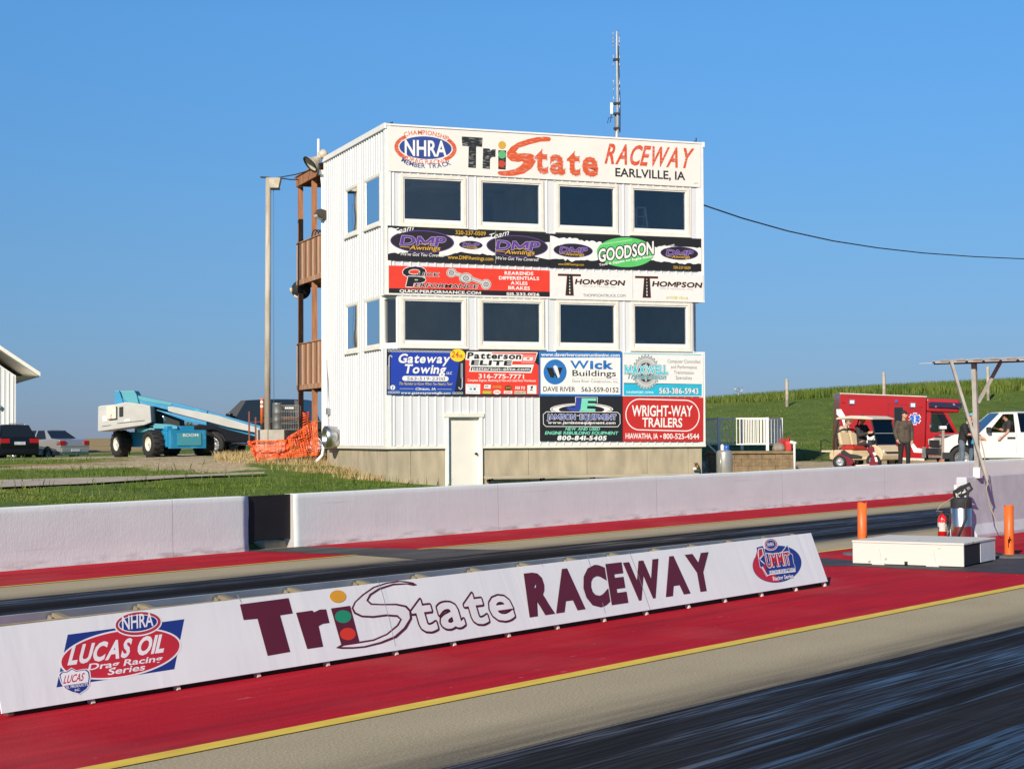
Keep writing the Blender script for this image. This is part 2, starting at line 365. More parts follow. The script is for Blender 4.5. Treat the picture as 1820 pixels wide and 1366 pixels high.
# concrete shoulder, rubber dust thickening towards the grooves
M, N, L, b = nodes('shoulder_concrete'); b.inputs['Roughness'].default_value = .85; b.inputs['Specular IOR Level'].default_value = .25
c = tramp(N, L, tnoise(N, L, (1, 1, 1), .9, 8), [(.3, (.33, .275, .17)), (.7, (.43, .36, .235))])
c = tmix(N, L, .6, c, tramp(N, L, tnoise(N, L, (1, 1, 1), 55, 4), [(.3, (.17, .14, .085)), (.55, (.42, .35, .225)), (.75, (.62, .54, .38))]))
tcx = N.new('ShaderNodeTexCoord'); sxy_ = N.new('ShaderNodeSeparateXYZ'); L.new(tcx.outputs['Object'], sxy_.inputs[0])
def band(c0, wd):
    m1 = N.new('ShaderNodeMath'); m1.operation = 'SUBTRACT'; L.new(sxy_.outputs[1], m1.inputs[0]); m1.inputs[1].default_value = c0
    m2 = N.new('ShaderNodeMath'); m2.operation = 'ABSOLUTE'; L.new(m1.outputs[0], m2.inputs[0])
    m3 = N.new('ShaderNodeMapRange'); m3.interpolation_type = 'SMOOTHSTEP'; m3.inputs[1].default_value = 0; m3.inputs[2].default_value = wd; m3.inputs[3].default_value = 1; m3.inputs[4].default_value = 0; L.new(m2.outputs[0], m3.inputs[0]); return m3.outputs[0]
fb = None
for c0, wd in ((c_gnear, 1.0), (c_gfar, .8), (c_gfar2, .7)):
    q = band(c0, wd)
    if fb is None: fb = q
    else: mm = N.new('ShaderNodeMath'); mm.operation = 'MAXIMUM'; L.new(fb, mm.inputs[0]); L.new(q, mm.inputs[1]); fb = mm.outputs[0]
ns = tramp(N, L, tnoise(N, L, (.06, 1, 1), 6, 7), [(.3, (.35,) * 3), (.7, (1.,) * 3)])
mm = N.new('ShaderNodeMath'); mm.operation = 'MULTIPLY'; L.new(fb, mm.inputs[0]); L.new(ns, mm.inputs[1])
sp_ = tramp(N, L, tnoise(N, L, (.7, 1, 1), 45, 4), [(.3, (.035, .032, .028)), (.62, (.10, .088, .065)), (.8, (.30, .26, .18))])
L.new(tmix(N, L, mm.outputs[0], c, sp_), b.inputs['Base Color']); tbump(N, L, b, tnoise(N, L, (1, 1, 1), 90, 4), .5, .01); m_shoulder = M
# rubbered groove: broad glossy and dull bands with fine streaks
M, N, L, b = nodes('rubber_groove')
bd_ = tnoise(N, L, (.018, 1, 1), 1.5, 4, .25); st2 = tnoise(N, L, (.03, 1, 1), 30, 7, .05); st3 = tnoise(N, L, (.16, 1, 1), 2.2, 6)
c = tramp(N, L, bd_, [(.38, (.008, .008, .009)), (.62, (.022, .022, .025))])
L.new(tmix(N, L, .35, c, tramp(N, L, st2, [(.35, (.007, .007, .008)), (.68, (.026, .025, .025))])), b.inputs['Base Color'])
gl1 = tramp(N, L, bd_, [(.40, (0,) * 3), (.49, (.25,) * 3), (.53, (1,) * 3), (.57, (.35,) * 3), (.61, (.05,) * 3), (.68, (.6,) * 3)])
gl2 = tmix(N, L, 1., gl1, tramp(N, L, st2, [(.40, (.08,) * 3), (.60, (1.4,) * 3)]), 'MULTIPLY')
gl3 = tmix(N, L, 1., gl2, tramp(N, L, st3, [(.35, (.35,) * 3), (.65, (1.25,) * 3)]), 'MULTIPLY')
L.new(tramp(N, L, gl3, [(0, (.85,) * 3), (.5, (.50,) * 3), (1, (.36,) * 3)]), b.inputs['Roughness'])
L.new(tramp(N, L, gl3, [(0, (.03,) * 3), (.5, (.26,) * 3), (1, (.6,) * 3)]), b.inputs['Specular IOR Level'])
tbump(N, L, b, tnoise(N, L, (.2, 1, 1), 60, 3), .15, .004); m_groove = M
# feathered scuff where the rubber thins out: real rubber over concrete, mottled
M, N, L, b = nodes('scuffed_concrete'); b.inputs['Roughness'].default_value = .8
s1 = tnoise(N, L, (.05, 1, 1), 9, 6); s2 = tnoise(N, L, (1, 1, 1), 60, 4)
L.new(tmix(N, L, .5, tramp(N, L, s1, [(.38, (.02, .018, .015)), (.62, (.12, .10, .075))]), tramp(N, L, s2, [(.35, (.02, .018, .015)), (.66, (.22, .19, .13))])), b.inputs['Base Color'])
tbump(N, L, b, s2, .6, .01); m_scuff = M
# red paint
M, N, L, b = nodes('red_track_paint'); b.inputs['Roughness'].default_value = .8; b.inputs['Specular IOR Level'].default_value = .12
c = tramp(N, L, tnoise(N, L, (.25, 1, 1), 1.6, 8), [(.25, (.29, .004, .013)), (.5, (.42, .006, .017)), (.75, (.50, .010, .024))])
c = tmix(N, L, .35, c, tramp(N, L, tnoise(N, L, (.08, 1, 1), 9, 5), [(.35, (.25, .004, .014)), (.7, (.52, .011, .027))]))
sc = tnoise(N, L, (.9, 3, 1), 5, 9, .4)
c = tmix(N, L, tramp(N, L, sc, [(.70, (0, 0, 0)), (.74, (.7, .7, .7))]), c, (.45, .22, .2))
c = tmix(N, L, tramp(N, L, tnoise(N, L, (.03, 1, 1), 2.6, 7, .3), [(.56, (0,) * 3), (.72, (.5,) * 3)]), c, (.12, .010, .016))
c = tmix(N, L, tramp(N, L, tnoise(N, L, (1, 1, 1), .45, 7), [(.5, (0,) * 3), (.75, (.24,) * 3)]), c, (.40, .14, .12))
L.new(c, b.inputs['Base Color']); tbump(N, L, b, tnoise(N, L, (1, 1, 1), 70, 3), .6, .008); m_redpaint = M
# yellow paint
M, N, L, b = nodes('yellow_line_paint'); b.inputs['Roughness'].default_value = .6
c = tramp(N, L, tnoise(N, L, (.4, 2, 1), 6, 6), [(.3, (.62, .42, .03)), (.7, (.78, .56, .05))])
L.new(c, b.inputs['Base Color']); m_yellow = M
M, N, L, b = nodes('gate_asphalt'); b.inputs['Roughness'].default_value = .75
L.new(tramp(N, L, tnoise(N, L, (.1, .6, 1), 5, 7), [(.3, (.028, .026, .025)), (.7, (.085, .078, .07))]), b.inputs['Base Color']); m_asph = M

def sheet(name, pts, h, mt, wob=0., step=1.2):
    """polygon given in track coordinates, laid h above the plane"""
    P = []
    for i, (u, c) in enumerate(pts):
        u2, c2 = pts[(i + 1) % len(pts)]; n = max(1, int(abs(u2 - u) / step)) if wob else 1
        for k in range(n):
            t = k / n; uu = u + (u2 - u) * t; cc = c + (c2 - c) * t
            P.append((uu, cc + (mnoise.noise((uu * .9, c * 7.3, 5)) + .6 * mnoise.noise((uu * 3.1, c * 3, 9))) * wob, h))
    b = MB(); b.poly(P, mt); o = b.build(name, fix=False); me = o.data
    bm = bmesh.new(); bm.from_mesh(me)
    for f in bm.faces:
        if f.normal.z < 0: f.normal_flip()
    bm.to_mesh(me); bm.free()
    o.matrix_world = TM; return struct(o)
UA, UB = -40, 240
Z = .004
sheet('track_pavement', [(UA, c_wall + .25), (UB, c_wall + .25), (UB, -14), (UA, -14)], 0, m_shoulder)
ug1, ug2 = tl(447, 980)[0], tl(628, 985.6)[0]
# far red strip, cut by the gate's black apron
g0 = tl(445, 979.6); g1 = tl(605, 985.5); g2 = tl(628, 985.6); g3 = tl(560, 972.5); g4 = tl(738, 976); g5 = tl(735, 975)
sheet('red_strip', [(UA, c_yfar), (g2[0], c_yfar), (g1[0], c_yfar + .25), (g0[0], c_wall), (UA, c_wall)], Z, m_redpaint, .01)
sheet('red_strip', [(g4[0], c_yfar), (UB, c_yfar), (UB, c_wall), (g3[0], c_wall)], Z, m_redpaint, .01)
sheet('gate_apron', [(g0[0], c_wall), (g1[0], c_yfar + .25), (g2[0], c_yfar), (tl(700, 992)[0], c_gfar - .1), (tl(930, 978)[0], c_gfar - .05), (g4[0] + .3, c_yfar - .25), (g4[0], c_yfar), (g3[0], c_wall)], Z * 2, m_asph)
sheet('yellow_line', [(UA, c_yfar), (g2[0], c_yfar), (g2[0], c_yfar - .09), (UA, c_yfar - .09)], Z * 2, m_yellow, .008)
sheet('yellow_line', [(g4[0], c_yfar), (UB, c_yfar), (UB, c_yfar - .09), (g4[0], c_yfar - .09)], Z * 2, m_yellow, .008)
sheet('rubber_groove', [(UA, c_gfar2), (UB, c_gfar2), (UB, c_gfar), (UA, c_gfar)], Z, m_groove, .03)
sheet('scuff_strip', [(UA, c_gfar - .1), (UB, c_gfar - .1), (UB, c_gfar + .07), (UA, c_gfar + .07)], Z * .5, m_scuff, .06)
# centre strip between the lanes
c_cr = c_ymid - .1
sheet('red_strip', [(UA, c_ynear), (UB, c_ynear), (UB, c_ymid), (UA, c_ymid)], Z, m_redpaint, .01)
sheet('yellow_line', [(UA, c_ymid), (UB, c_ymid), (UB, c_ymid + .1), (UA, c_ymid + .1)], Z * 2, m_yellow, .008)
yw = abs(tl(1400, 1120)[1] - tl(1400, 1127.5)[1])
sheet('yellow_line', [(UA, c_ynear), (UB, c_ynear), (UB, c_ynear - yw), (UA, c_ynear - yw)], Z * 2, m_yellow, .012)
sheet('rubber_groove', [(UA, -13.5), (UB, -13.5), (UB, c_gnear), (UA, c_gnear)], Z, m_groove, .03)
sheet('scuff_strip', [(UA, c_gnear - .1), (UB, c_gnear - .1), (UB, c_gnear + .06), (UA, c_gnear + .06)], Z * .5, m_scuff, .05)
# dark joint lines across the concrete
m_joint = mat('joint_filler', (.012, .012, .012), .8)
for q_ in ((1705, 1140), (1430, 1251)):
    uj_, cj_ = tl(*q_); sheet('saw_joint', [(uj_, -13.4), (uj_ + .012, -13.4), (uj_ + .012, c_gnear - .02), (uj_, c_gnear - .02)], Z * 2, m_joint)
# dark mat strip across the red by the starting box
mt_ = [tl(*p) for p in ((1457, 992), (1515, 995.5), (1640, 985), (1830, 985), (1830, 1021), (1600, 1010.5), (1515, 1006), (1464, 1006.5))]
m_mat = mat('dark_mat', (.035, .033, .04), .75, var=.35, scale=3, bump=.3, bscale=40)
sheet('asphalt_patch', mt_, Z * 2, m_mat)
mt_ = [tl(*p) for p in ((1700, 1000), (1860, 1000), (1860, 1030), (1740, 1018))]

# concrete path through the grass
def drape(name, quad_px, mt, lift=.03, n=24, mrow=4):
    """strip on the ground between two pixel polylines (top, bottom)"""
    top, bot = quad_px; vs = []; fs = []
    def at(L_, t):
        k = min(int(t * (len(L_) - 1)), len(L_) - 2); f = t * (len(L_) - 1) - k
        return L_[k][0] + (L_[k + 1][0] - L_[k][0]) * f, L_[k][1] + (L_[k + 1][1] - L_[k][1]) * f
    for i in range(n + 1):
        A = ground_px(*at(top, i / n), 40, 75); B = ground_px(*at(bot, i / n), 40, 75)
        for j in range(mrow + 1):
            p = A.lerp(B, j / mrow); vs.append((p.x, p.y, gz(p.x, p.y) + lift))
    for i in range(n):
        for j in range(mrow): a = i * (mrow + 1) + j; fs.append((a, a + 1, a + mrow + 2, a + mrow + 1))
    b = MB(); b.add(vs, fs, mt, True); return struct(b.build(name))
m_path = mat('path_concrete', (.36, .31, .24), .9, var=.2, scale=2, bump=.3, bscale=20)
drape('path', ([(-60, 858), (150, 853), (330, 848), (470, 842.5)], [(-60, 873), (150, 864), (330, 852), (470, 845)]), m_path, .07)
# ================================================================== the timing tower
_c = dp(686.7, 500, 49); BO = Vector((_c.x, _c.y, 0)); BYAW = math.radians(90 - 69.07)
FU = Vector((math.cos(BYAW), math.sin(BYAW), 0)); BU = Vector((-math.sin(BYAW), math.cos(BYAW), 0))
BM = Matrix((FU, BU, Vector((0, 0, 1)))).transposed().to_4x4(); BM.translation = BO; BMI = BM.inverted()
def bf(x, y, off=0.):                       # pixel -> (along front, height) on the front face
    p = BMI @ plane_hit(x, y, BO - BU * off, BU); return p.x, p.z
def bs(x, y, off=0.):                       # pixel -> (back from the corner, height) on the left side
    p = BMI @ plane_hit(x, y, BO - FU * off, FU); return p.y, p.z
BW = (bf(1247.5, 256)[0] + bf(1251, 789)[0]) / 2; BD = (bs(576, 300)[0] + bs(579, 790)[0]) / 2
ZS = (bf(687, 792.7)[1] + bf(1251, 789.5)[1]) / 2; ZT = (bf(685.7, 223.2)[1] + bf(1247, 256.4)[1]) / 2
ZTB = bs(578, 283)[1]
print('tower W %.2f D %.2f zs %.2f zt %.2f zback %.2f' % (BW, BD, ZS, ZT, ZTB), bs(591.6, 275.5))
tower = thing('timing_tower', 'white three storey metal sided timing tower covered in sponsor signs', 'building', M=BM)
# window bands from the photograph, in metres on the face
wx = [(711.5, 828), (850.5, 966), (988, 1098), (1120.5, 1225.5)]
WA = [(bf(a, 470)[0], bf(b, 470)[0]) for a, b in wx]
zU = (np.mean([bf(770, 313.5)[1], bf(908, 319.5)[1], bf(1042, 325)[1], bf(1172, 331)[1]]), np.mean([bf(770, 402)[1], bf(908, 409.5)[1], bf(1042, 413.5)[1], bf(1172, 418)[1]]))
zL = (np.mean([bf(770, 528)[1], bf(1042, 534)[1], bf(1172, 537)[1]]), np.mean([bf(770, 618)[1], bf(1042, 620.5)[1], bf(1172, 622)[1]]))
holes = [(a, b, z[1], z[0]) for z in (zU, zL) for a, b in WA]
dA = (bf(791.5, 800)[0], bf(857, 800)[0]); dZ = (.55, bf(824, 737)[1])
ach = bf(707, 575)[0]; ych = bs(678, 560)[0]
nzl, nzu = zL[1] - .03, zL[0] + .03
SW = [(bs(614.5, 380)[0], bs(637, 380)[0]), (bs(648.5, 370)[0], bs(676.5, 370)[0])]     # left side windows (far, near)
sU = (np.mean([bs(626, 330)[1], bs(662, 315)[1]]), np.mean([bs(626, 421)[1], bs(662, 403.5)[1]]))
sL = (np.mean([bs(626, 539)[1], bs(662, 529)[1]]), np.mean([bs(626, 627)[1], bs(662, 620.5)[1]]))
sholes = [(b, a, z[1], z[0]) for z in (sU, sL) for a, b in SW]
print('windows', WA, zU, zL, SW, sU, sL, 'notch', ach, ych)

def grid_wall(mb, P, x0, x1, z0, z1, hs, mt):
    xs = sorted({x0, x1, *[h[0] for h in hs], *[h[1] for h in hs]}); zs = sorted({z0, z1, *[h[2] for h in hs], *[h[3] for h in hs]})
    xs = [x for x in xs if x0 <= x <= x1]; zs = [z for z in zs if z0 <= z <= z1]
    for i in range(len(xs) - 1):
        for j in range(len(zs) - 1):
            cx = (xs[i] + xs[i + 1]) / 2; cz = (zs[j] + zs[j + 1]) / 2
            if any(h[0] < cx < h[1] and h[2] < cz < h[3] for h in hs): continue
            mb.add([P(xs[i], zs[j], 0), P(xs[i + 1], zs[j], 0), P(xs[i + 1], zs[j + 1], 0), P(xs[i], zs[j + 1], 0)], [(0, 1, 2, 3)], mt)
def ribs(mb, P, x0, x1, z0, z1, hs, mt, sp, w=.035, h=.02, off=0., pad=.0):
    x = x0 + off
    while x < x1:
        segs = [(z0, z1)]
        for (a, b, c, d) in hs:
            if a - w / 2 - pad < x < b + w / 2 + pad:
                segs = [s for (p, q) in segs for s in ((p, min(q, c)), (max(p, d), q)) if s[1] - s[0] > .03]
        for p, q in segs:
            vs = [P(x - w, p, .001), P(x - w * .45, p, h), P(x + w * .45, p, h), P(x + w, p, .001), P(x - w, q, .001), P(x - w * .45, q, h), P(x + w * .45, q, h), P(x + w, q, .001)]
            mb.add(vs, [(0, 1, 5, 4), (1, 2, 6, 5), (2, 3, 7, 6)], mt)
        x += sp
PF = lambda a, z, o: (a, -o, z)
PL = lambda y, z, o: (-o, y, z)
PR = lambda y, z, o: (BW + o, y, z)
notchL = (0, ach, nzl, nzu); notchR = (BW - ach, BW, nzl, nzu); snotch = (0, ych, nzl, nzu)
door_hole = (dA[0], dA[1], dZ[0], dZ[1])
fh = holes + [notchL, notchR, door_hole]
mb = MB()
grid_wall(mb, PF, 0, BW, ZS, ZT, fh, m_white)
ribs(mb, PF, .12, BW - .1, ZS + .02, ZT - .02, fh, m_white, .24, off=.1, pad=.02)
sh = sholes + [snotch]
zt2 = lambda y: ZT + (ZTB - ZT) * y / BD
grid_wall(mb, PL, 0, BD, ZS, min(ZT, ZTB), sh, m_white)
mb.add([(0, 0, min(ZT, ZTB)), (0, BD, min(ZT, ZTB)), (0, BD, ZTB), (0, 0, ZT)], [(0, 1, 2, 3)], m_white)
ribs(mb, PL, .1, BD - .06, ZS + .02, min(ZT, ZTB) - .05, sh, m_white, .24, w=.05, h=.028, off=.06, pad=.02)
grid_wall(mb, PR, 0, BD, ZS, min(ZT, ZTB), [snotch], m_white)
ribs(mb, PR, .1, BD - .06, ZS + .02, min(ZT, ZTB) - .05, [snotch], m_white, .24, off=.06)
mb.add([(0, BD, ZS), (BW, BD, ZS), (BW, BD, ZTB), (0, BD, ZTB)], [(0, 1, 2, 3)], m_white)
for s in (0, 1):                                    # soffits and ledges of the cut corners
    X = lambda a: a if s == 0 else BW - a
    for z in (nzl, nzu): mb.add([(X(0), 0, z), (X(ach), 0, z), (X(0), ych, z)], [(0, 1, 2)], m_white)
mb.build('wall', tower, fix=False)
# trim at corners, roof edge and base
mb = MB(); t = m_trim2
for x0, x1 in ((-.032, .13), (BW - .13, BW + .032)):
    for z0, z1 in ((ZS - .02, nzl), (nzu, ZT)): mb.box(x0, x1, -.032, .0 - .001, z0, z1, t)
for x0, x1 in ((-.034, -.002), (BW + .002, BW + .034)):
    for z0, z1 in ((ZS - .02, nzl), (nzu, ZT)): mb.box(x0, x1, -.001, .12, z0, z1, t)
    mb.box(x0, x1, BD - .12, BD + .02, ZS - .02, ZTB, t)
mb.box(-.04, dA[0] - .002, -.036, -.002, ZS - .07, ZS, m_trim); mb.box(dA[1] + .002, BW + .04, -.036, -.002, ZS - .07, ZS, m_trim); mb.box(-.04, -.002, 0, BD, ZS - .07, ZS, m_trim); mb.box(BW + .002, BW + .04, 0, BD, ZS - .07, ZS, m_trim)
mb.box(-.036, BW + .036, -.038, -.002, nzu, nzu + .05, t)
mb.build('trim', tower)
mb = MB()
for s in (-.07, BW + .0):
    mb.add([(s, -.06, ZT + .06), (s + .07, -.06, ZT + .06), (s + .07, BD + .1, ZTB + .06), (s, BD + .1, ZTB + .06), (s, -.06, ZT - .09), (s + .07, -.06, ZT - .09), (s + .07, BD + .1, ZTB - .09), (s, BD + .1, ZTB - .09)],
           [(0, 1, 2, 3), (7, 6, 5, 4), (0, 4, 5, 1), (1, 5, 6, 2), (2, 6, 7, 3), (3, 7, 4, 0)], m_trim2)
mb.add([(0, -.05, ZT + .05), (BW, -.05, ZT + .05), (BW, BD + .1, ZTB + .05), (0, BD + .1, ZTB + .05), (0, -.05, ZT - .0), (BW, -.05, ZT), (BW, BD + .1, ZTB), (0, BD + .1, ZTB)],
       [(0, 1, 2, 3), (7, 6, 5, 4), (0, 4, 5, 1), (1, 5, 6, 2), (2, 6, 7, 3), (3, 7, 4, 0)], m_trim2)
mb.build('roof', tower)
# foundation, with form joints
mb = MB(); e = .05
js = [.7, 2.35, 4.2, 6.0, 7.9, BW - .5]
def fnd(P, L0, L1, joints, skip=None):
    xs = [L0] + [j for j in joints if L0 < j < L1] + [L1]
    for i in range(len(xs) - 1):
        a, b = xs[i] + (.006 if i else 0), xs[i + 1] - .006
        for p, q in ([(a, b)] if not skip or b < skip[0] or a > skip[1] else [(a, skip[0]), (skip[1], b)]):
            if q - p < .02: continue
            mb.add([P(p, -1, -e), P(q, -1, -e), P(q, ZS - .03, -e), P(p, ZS - .03, -e), P(p, -1, -e - .25), P(q, -1, -e - .25), P(q, ZS - .03, -e - .25), P(p, ZS - .03, -e - .25)],
                   [(0, 1, 2, 3), (0, 4, 5, 1), (1, 5, 6, 2), (2, 6, 7, 3), (3, 7, 4, 0)], m_conc)
fnd(PF, e, BW - e, js, (dA[0] - .02, dA[1] + .02)); fnd(PL, e + .25, BD - e, [1.1, 3.0, 5.1]); fnd(PR, e + .25, BD - e, [2, 4, 6])
mb.box(e + .26, BW - e - .26, e + .3, BD - e, -1, ZS - .1, m_dark)
mb.build('foundation', tower)
# interior: dark rooms behind the glass
m_room = mat('room_wall', (.62, .60, .56), .8, var=.25, scale=.7)
mb = MB(); g = .22
for z0, z1 in ((zL[1] - .8, zL[0] + .35), (zU[1] - .8, zU[0] + .4)):
    mb.add([(g, g, z0), (BW - g, g, z0), (BW - g, BD - .3, z0), (g, BD - .3, z0), (g, g, z1), (BW - g, g, z1), (BW - g, BD - .3, z1), (g, BD - .3, z1)],
           [(0, 1, 2, 3), (4, 7, 6, 5), (1, 5, 6, 2), (2, 6, 7, 3)], m_room)
    mb.box(5.4, 5.5, 2.5, BD - .35, z0 + .01, z1 - .01, m_room)
mb.build('interior', tower, fix=False)
gl = glass_mat('window_glass', (.82, .83, .82), .085)
def window(P, a0, a1, z0, z1, cas=.085, sash=.07, rec=-.05, pr_=.04):
    mb = MB(); t = m_trim
    def bars(x0, x1, y0, y1, w, o0, o1, mt, wb=None):
        wb = wb or w
        for (p, q, r, s_) in ((x0, x0 + w, y0, y1), (x1 - w, x1, y0, y1), (x0 + w, x1 - w, y1 - w, y1), (x0 + w, x1 - w, y0, y0 + wb)):
            vs = [P(p, r, o0), P(q, r, o0), P(q, s_, o0), P(p, s_, o0), P(p, r, o1), P(q, r, o1), P(q, s_, o1), P(p, s_, o1)]
            mb.add(vs, [(0, 1, 2, 3), (7, 6, 5, 4), (0, 4, 5, 1), (1, 5, 6, 2), (2, 6, 7, 3), (3, 7, 4, 0)], mt)
    bars(a0, a1, z0, z1, cas, pr_, -.14, t)
    bars(a0 + cas, a1 - cas, z0 + cas, z1 - cas, sash * .55, min(.018, pr_ * .4), -.12, m_trim2, sash * 1.5)
    # projecting sill
    vs = [P(a0 - .03, z0 - .035, .075), P(a1 + .03, z0 - .035, .075), P(a1 + .03, z0, .075), P(a0 - .03, z0, .075), P(a0 - .03, z0 - .035, .002), P(a1 + .03, z0 - .035, .002), P(a1 + .03, z0, .002), P(a0 - .03, z0, .002)]
    mb.add(vs, [(0, 1, 2, 3), (7, 6, 5, 4), (0, 4, 5, 1), (1, 5, 6, 2), (2, 6, 7, 3), (3, 7, 4, 0)], t)
    f = mb.build('window', tower)
    g = MB(); i = cas + sash * .5
    g.add([P(a0 + i, z0 + cas + sash * 1.4, rec), P(a1 - i, z0 + cas + sash * 1.4, rec), P(a1 - i, z1 - i, rec), P(a0 + i, z1 - i, rec)], [(0, 1, 2, 3)], gl)
    g.build('pane', f, fix=False)
for h in holes: window(PF, *h)
for h in sholes: window(PL, *h, cas=.07, sash=.04, rec=-.004, pr_=.022)
for h in [(2.2, 3.2, sU[1], sU[0])]: pass
# cut-corner windows
for s in (0, 1):
    A = Vector((0, ych, 0)); B = Vector((ach, 0, 0))
    if s: A, B = Vector((BW - ach, 0, 0)), Vector((BW, ych, 0))
    d = (B - A); Lc = d.length; d.normalize(); nn = Vector((d.y, -d.x, 0))
    PC = lambda a, z, o, A=A, d=d, nn=nn: tuple(A + d * a + nn * (o - .04) + Vector((0, 0, z)))
    window(PC, 0, Lc, nzl + .01, nzu - .01, cas=.05, sash=.06)
# door
mb = MB(); d0, d1 = dA; zt_ = dZ[1]; zb_ = dZ[0]
for x0, x1 in ((d0, d0 + .09), (d1 - .09, d1)): mb.box(x0, x1, -.045, .14, zb_, zt_, m_trim2)
mb.box(d0 - .04, d1 + .04, -.06, .14, zt_ - .06, zt_ + .04, m_trim)
door = mb.build('door_frame', tower)
m_door = mat('door_paint', (.72, .69, .62), .5, var=.04, scale=1.5, bump=.05, bscale=4)
mb = MB(); mb.box(d0 + .09, d1 - .09, .08, .13, zb_, zt_ - .06, m_door); dl = mb.build('door', tower, bevel=.006)
mb = MB(); kx, kz = bf(845.5, 806)
mb.lathe([(.0, 0), (.035, 0), (.035, .012), (.014, .016), (.014, .045), (.032, .055), (.036, .07), (.025, .085), (0, .088)], m_dark, 14, Matrix.Translation((d1 - .16, .08, kz)) @ Matrix.Rotation(math.radians(90), 4, 'X'))
mb.build('handle', dl)
# downspout and gutter at the back corner
mb = MB(); mt = m_trim2
zg = bs(578, 300, .05)[1]
mb.box(-.16, BW * .5, BD + .02, BD + .17, zg - .14, zg, mt)
mb.tube([(-.08, BD + .09, zg - .1), (-.05, BD + .05, zg - .45), (-.05, BD + .05, ZS - .1), (-.08, BD + .06, ZS - .3), (-.32, BD - .02, ZS - .52)], .05, mt, 8)
mb.build('downspout', tower)
# small wall fixtures that move with the tower
mb = MB(); y_, z_ = bs(600, 330); 
mb.tube([(-.03, BD - .35, bs(580, 640)[1]), (-.03, BD - .55, ZS + .9), (-.03, BD - .6, ZS + .25)], .018, m_galv, 6)
mb.box(-.11, -.03, BD - .68, BD - .5, ZS + .95, ZS + 1.15, m_galv); mb.build('conduit', tower)

# ------------------------------------------------ things fixed to or leaning on the tower
def bw(a, y, z): return BM @ Vector((a, y, z))
# round exhaust fan housing low on the left side
y0, z0 = bs(600, 776)
fan = thing('exhaust_fan', 'round galvanised exhaust fan housing low on the tower corner by the downspout', 'fan', M=Matrix.Translation(bw(0, y0, z0)) @ Matrix.Rotation(BYAW, 4, 'Z'))
RX = Matrix.Rotation(math.radians(-90), 4, 'Y')
mb = MB(); mb.lathe([(.0, .02), (.30, .02), (.31, .03), (.33, .22), (.33, .40), (.30, .42), (.27, .40), (.27, .1), (.0, .08)], m_steel, 28, RX); mb.build('housing', fan)
mb = MB()
for k in range(4):
    a = k * math.pi / 2 + .4; c, s = math.cos(a), math.sin(a)
    mb.add([(-.25, .04 * -s, .04 * c), (-.2, .04 * s, -.04 * c), (-.2, .24 * c + .06 * s, .24 * s - .06 * c), (-.27, .24 * c - .06 * s, .24 * s + .06 * c)], [(0, 1, 2, 3)], m_galv)
mb.build('fan_blade', fan)
mb = MB(); mb.box(-.3, -.03, .42, .75, -.22, .12, m_galv); mb.build('control_box', fan, bevel=.01)
# horn loudspeaker at the rear roof corner
p = bw(-.3, BD + .1, bs(583, 272)[1])
hs = thing('horn_speaker', 'weathered fan shaped horn loudspeaker under the rear roof corner', 'loudspeaker', p, BYAW + math.radians(190))
m_fib = mat('weathered_fibreglass', (.50, .44, .34), .6, var=.2, scale=6)
axh = Vector((-.66, -.32, -.62)).normalized(); HMx = axh.to_track_quat('Z', 'Y').to_matrix().to_4x4()
hs.rotation_euler = (0, 0, 0); hs.location = bw(-.12, BD - .02, bs(590, 270)[1])
mb = MB(); mb.lathe([(.055, .0), (.07, .08), (.11, .2), (.18, .32), (.27, .43), (.285, .45), (.255, .44), (.16, .31), (.08, .18), (.04, .02)], m_fib, 24, HMx); mb.build('horn', hs)
mb = MB(); mb.lathe([(.27, .425), (.305, .445), (.305, .475), (.25, .47), (.245, .44)], m_black, 24, HMx); mb.build('rim', hs)
mb = MB(); mb.lathe([(0, -.2), (.11, -.2), (.14, -.14), (.14, .0), (.07, .05), (0, .05)], m_fib, 14, HMx); mb.build('driver', hs)
mb = MB(); mb.bar((.02, .02, -.02), (.14, -.1, -.1), .05, .06, mat('rust', (.25, .09, .03), .8, var=.3)); mb.build('bracket', hs)
mb = MB(); zq0, zq1 = bs(573.5, 275)[1], bs(573.5, 247)[1]
mb.tube([(0, 0, 0), (0, 0, zq1 - zq0 + .5)], .045, m_white, 8); o = mb.build('whip_antenna'); o.matrix_world = Matrix.Translation(bw(-.12, BD + .28, zq0 - .5)); tag(o, 'short white antenna tube standing behind the horn loudspeaker', 'antenna')
# security light on the side wall
y0, z0 = bs(575, 383)
fl = thing('floodlight', 'dark square security floodlight on the rear edge of the tower side', 'light', M=Matrix.Translation(bw(-.05, BD - .08, z0)) @ Matrix.Rotation(BYAW + math.radians(195), 4, 'Z'))
mb = MB(); mb.prism([(0, .12), (.16, .16), (.30, -.02), (.26, -.08), (.06, -.16), (0, -.14)], -.14, .14, mat('bronze_metal', (.06, .05, .04), .5, var=.2)); mb.build('housing', fl, bevel=.01)
mb = MB(); mb.add([(.312, -.11, -.02), (.312, .11, -.02), (.275, .11, -.085), (.275, -.11, -.085), (.09, -.11, -.155), (.09, .11, -.155)], [(0, 1, 2, 3), (3, 2, 5, 4)], mat('lamp_lens', (.6, .6, .55), .2, var=.05)); mb.build('lens', fl)
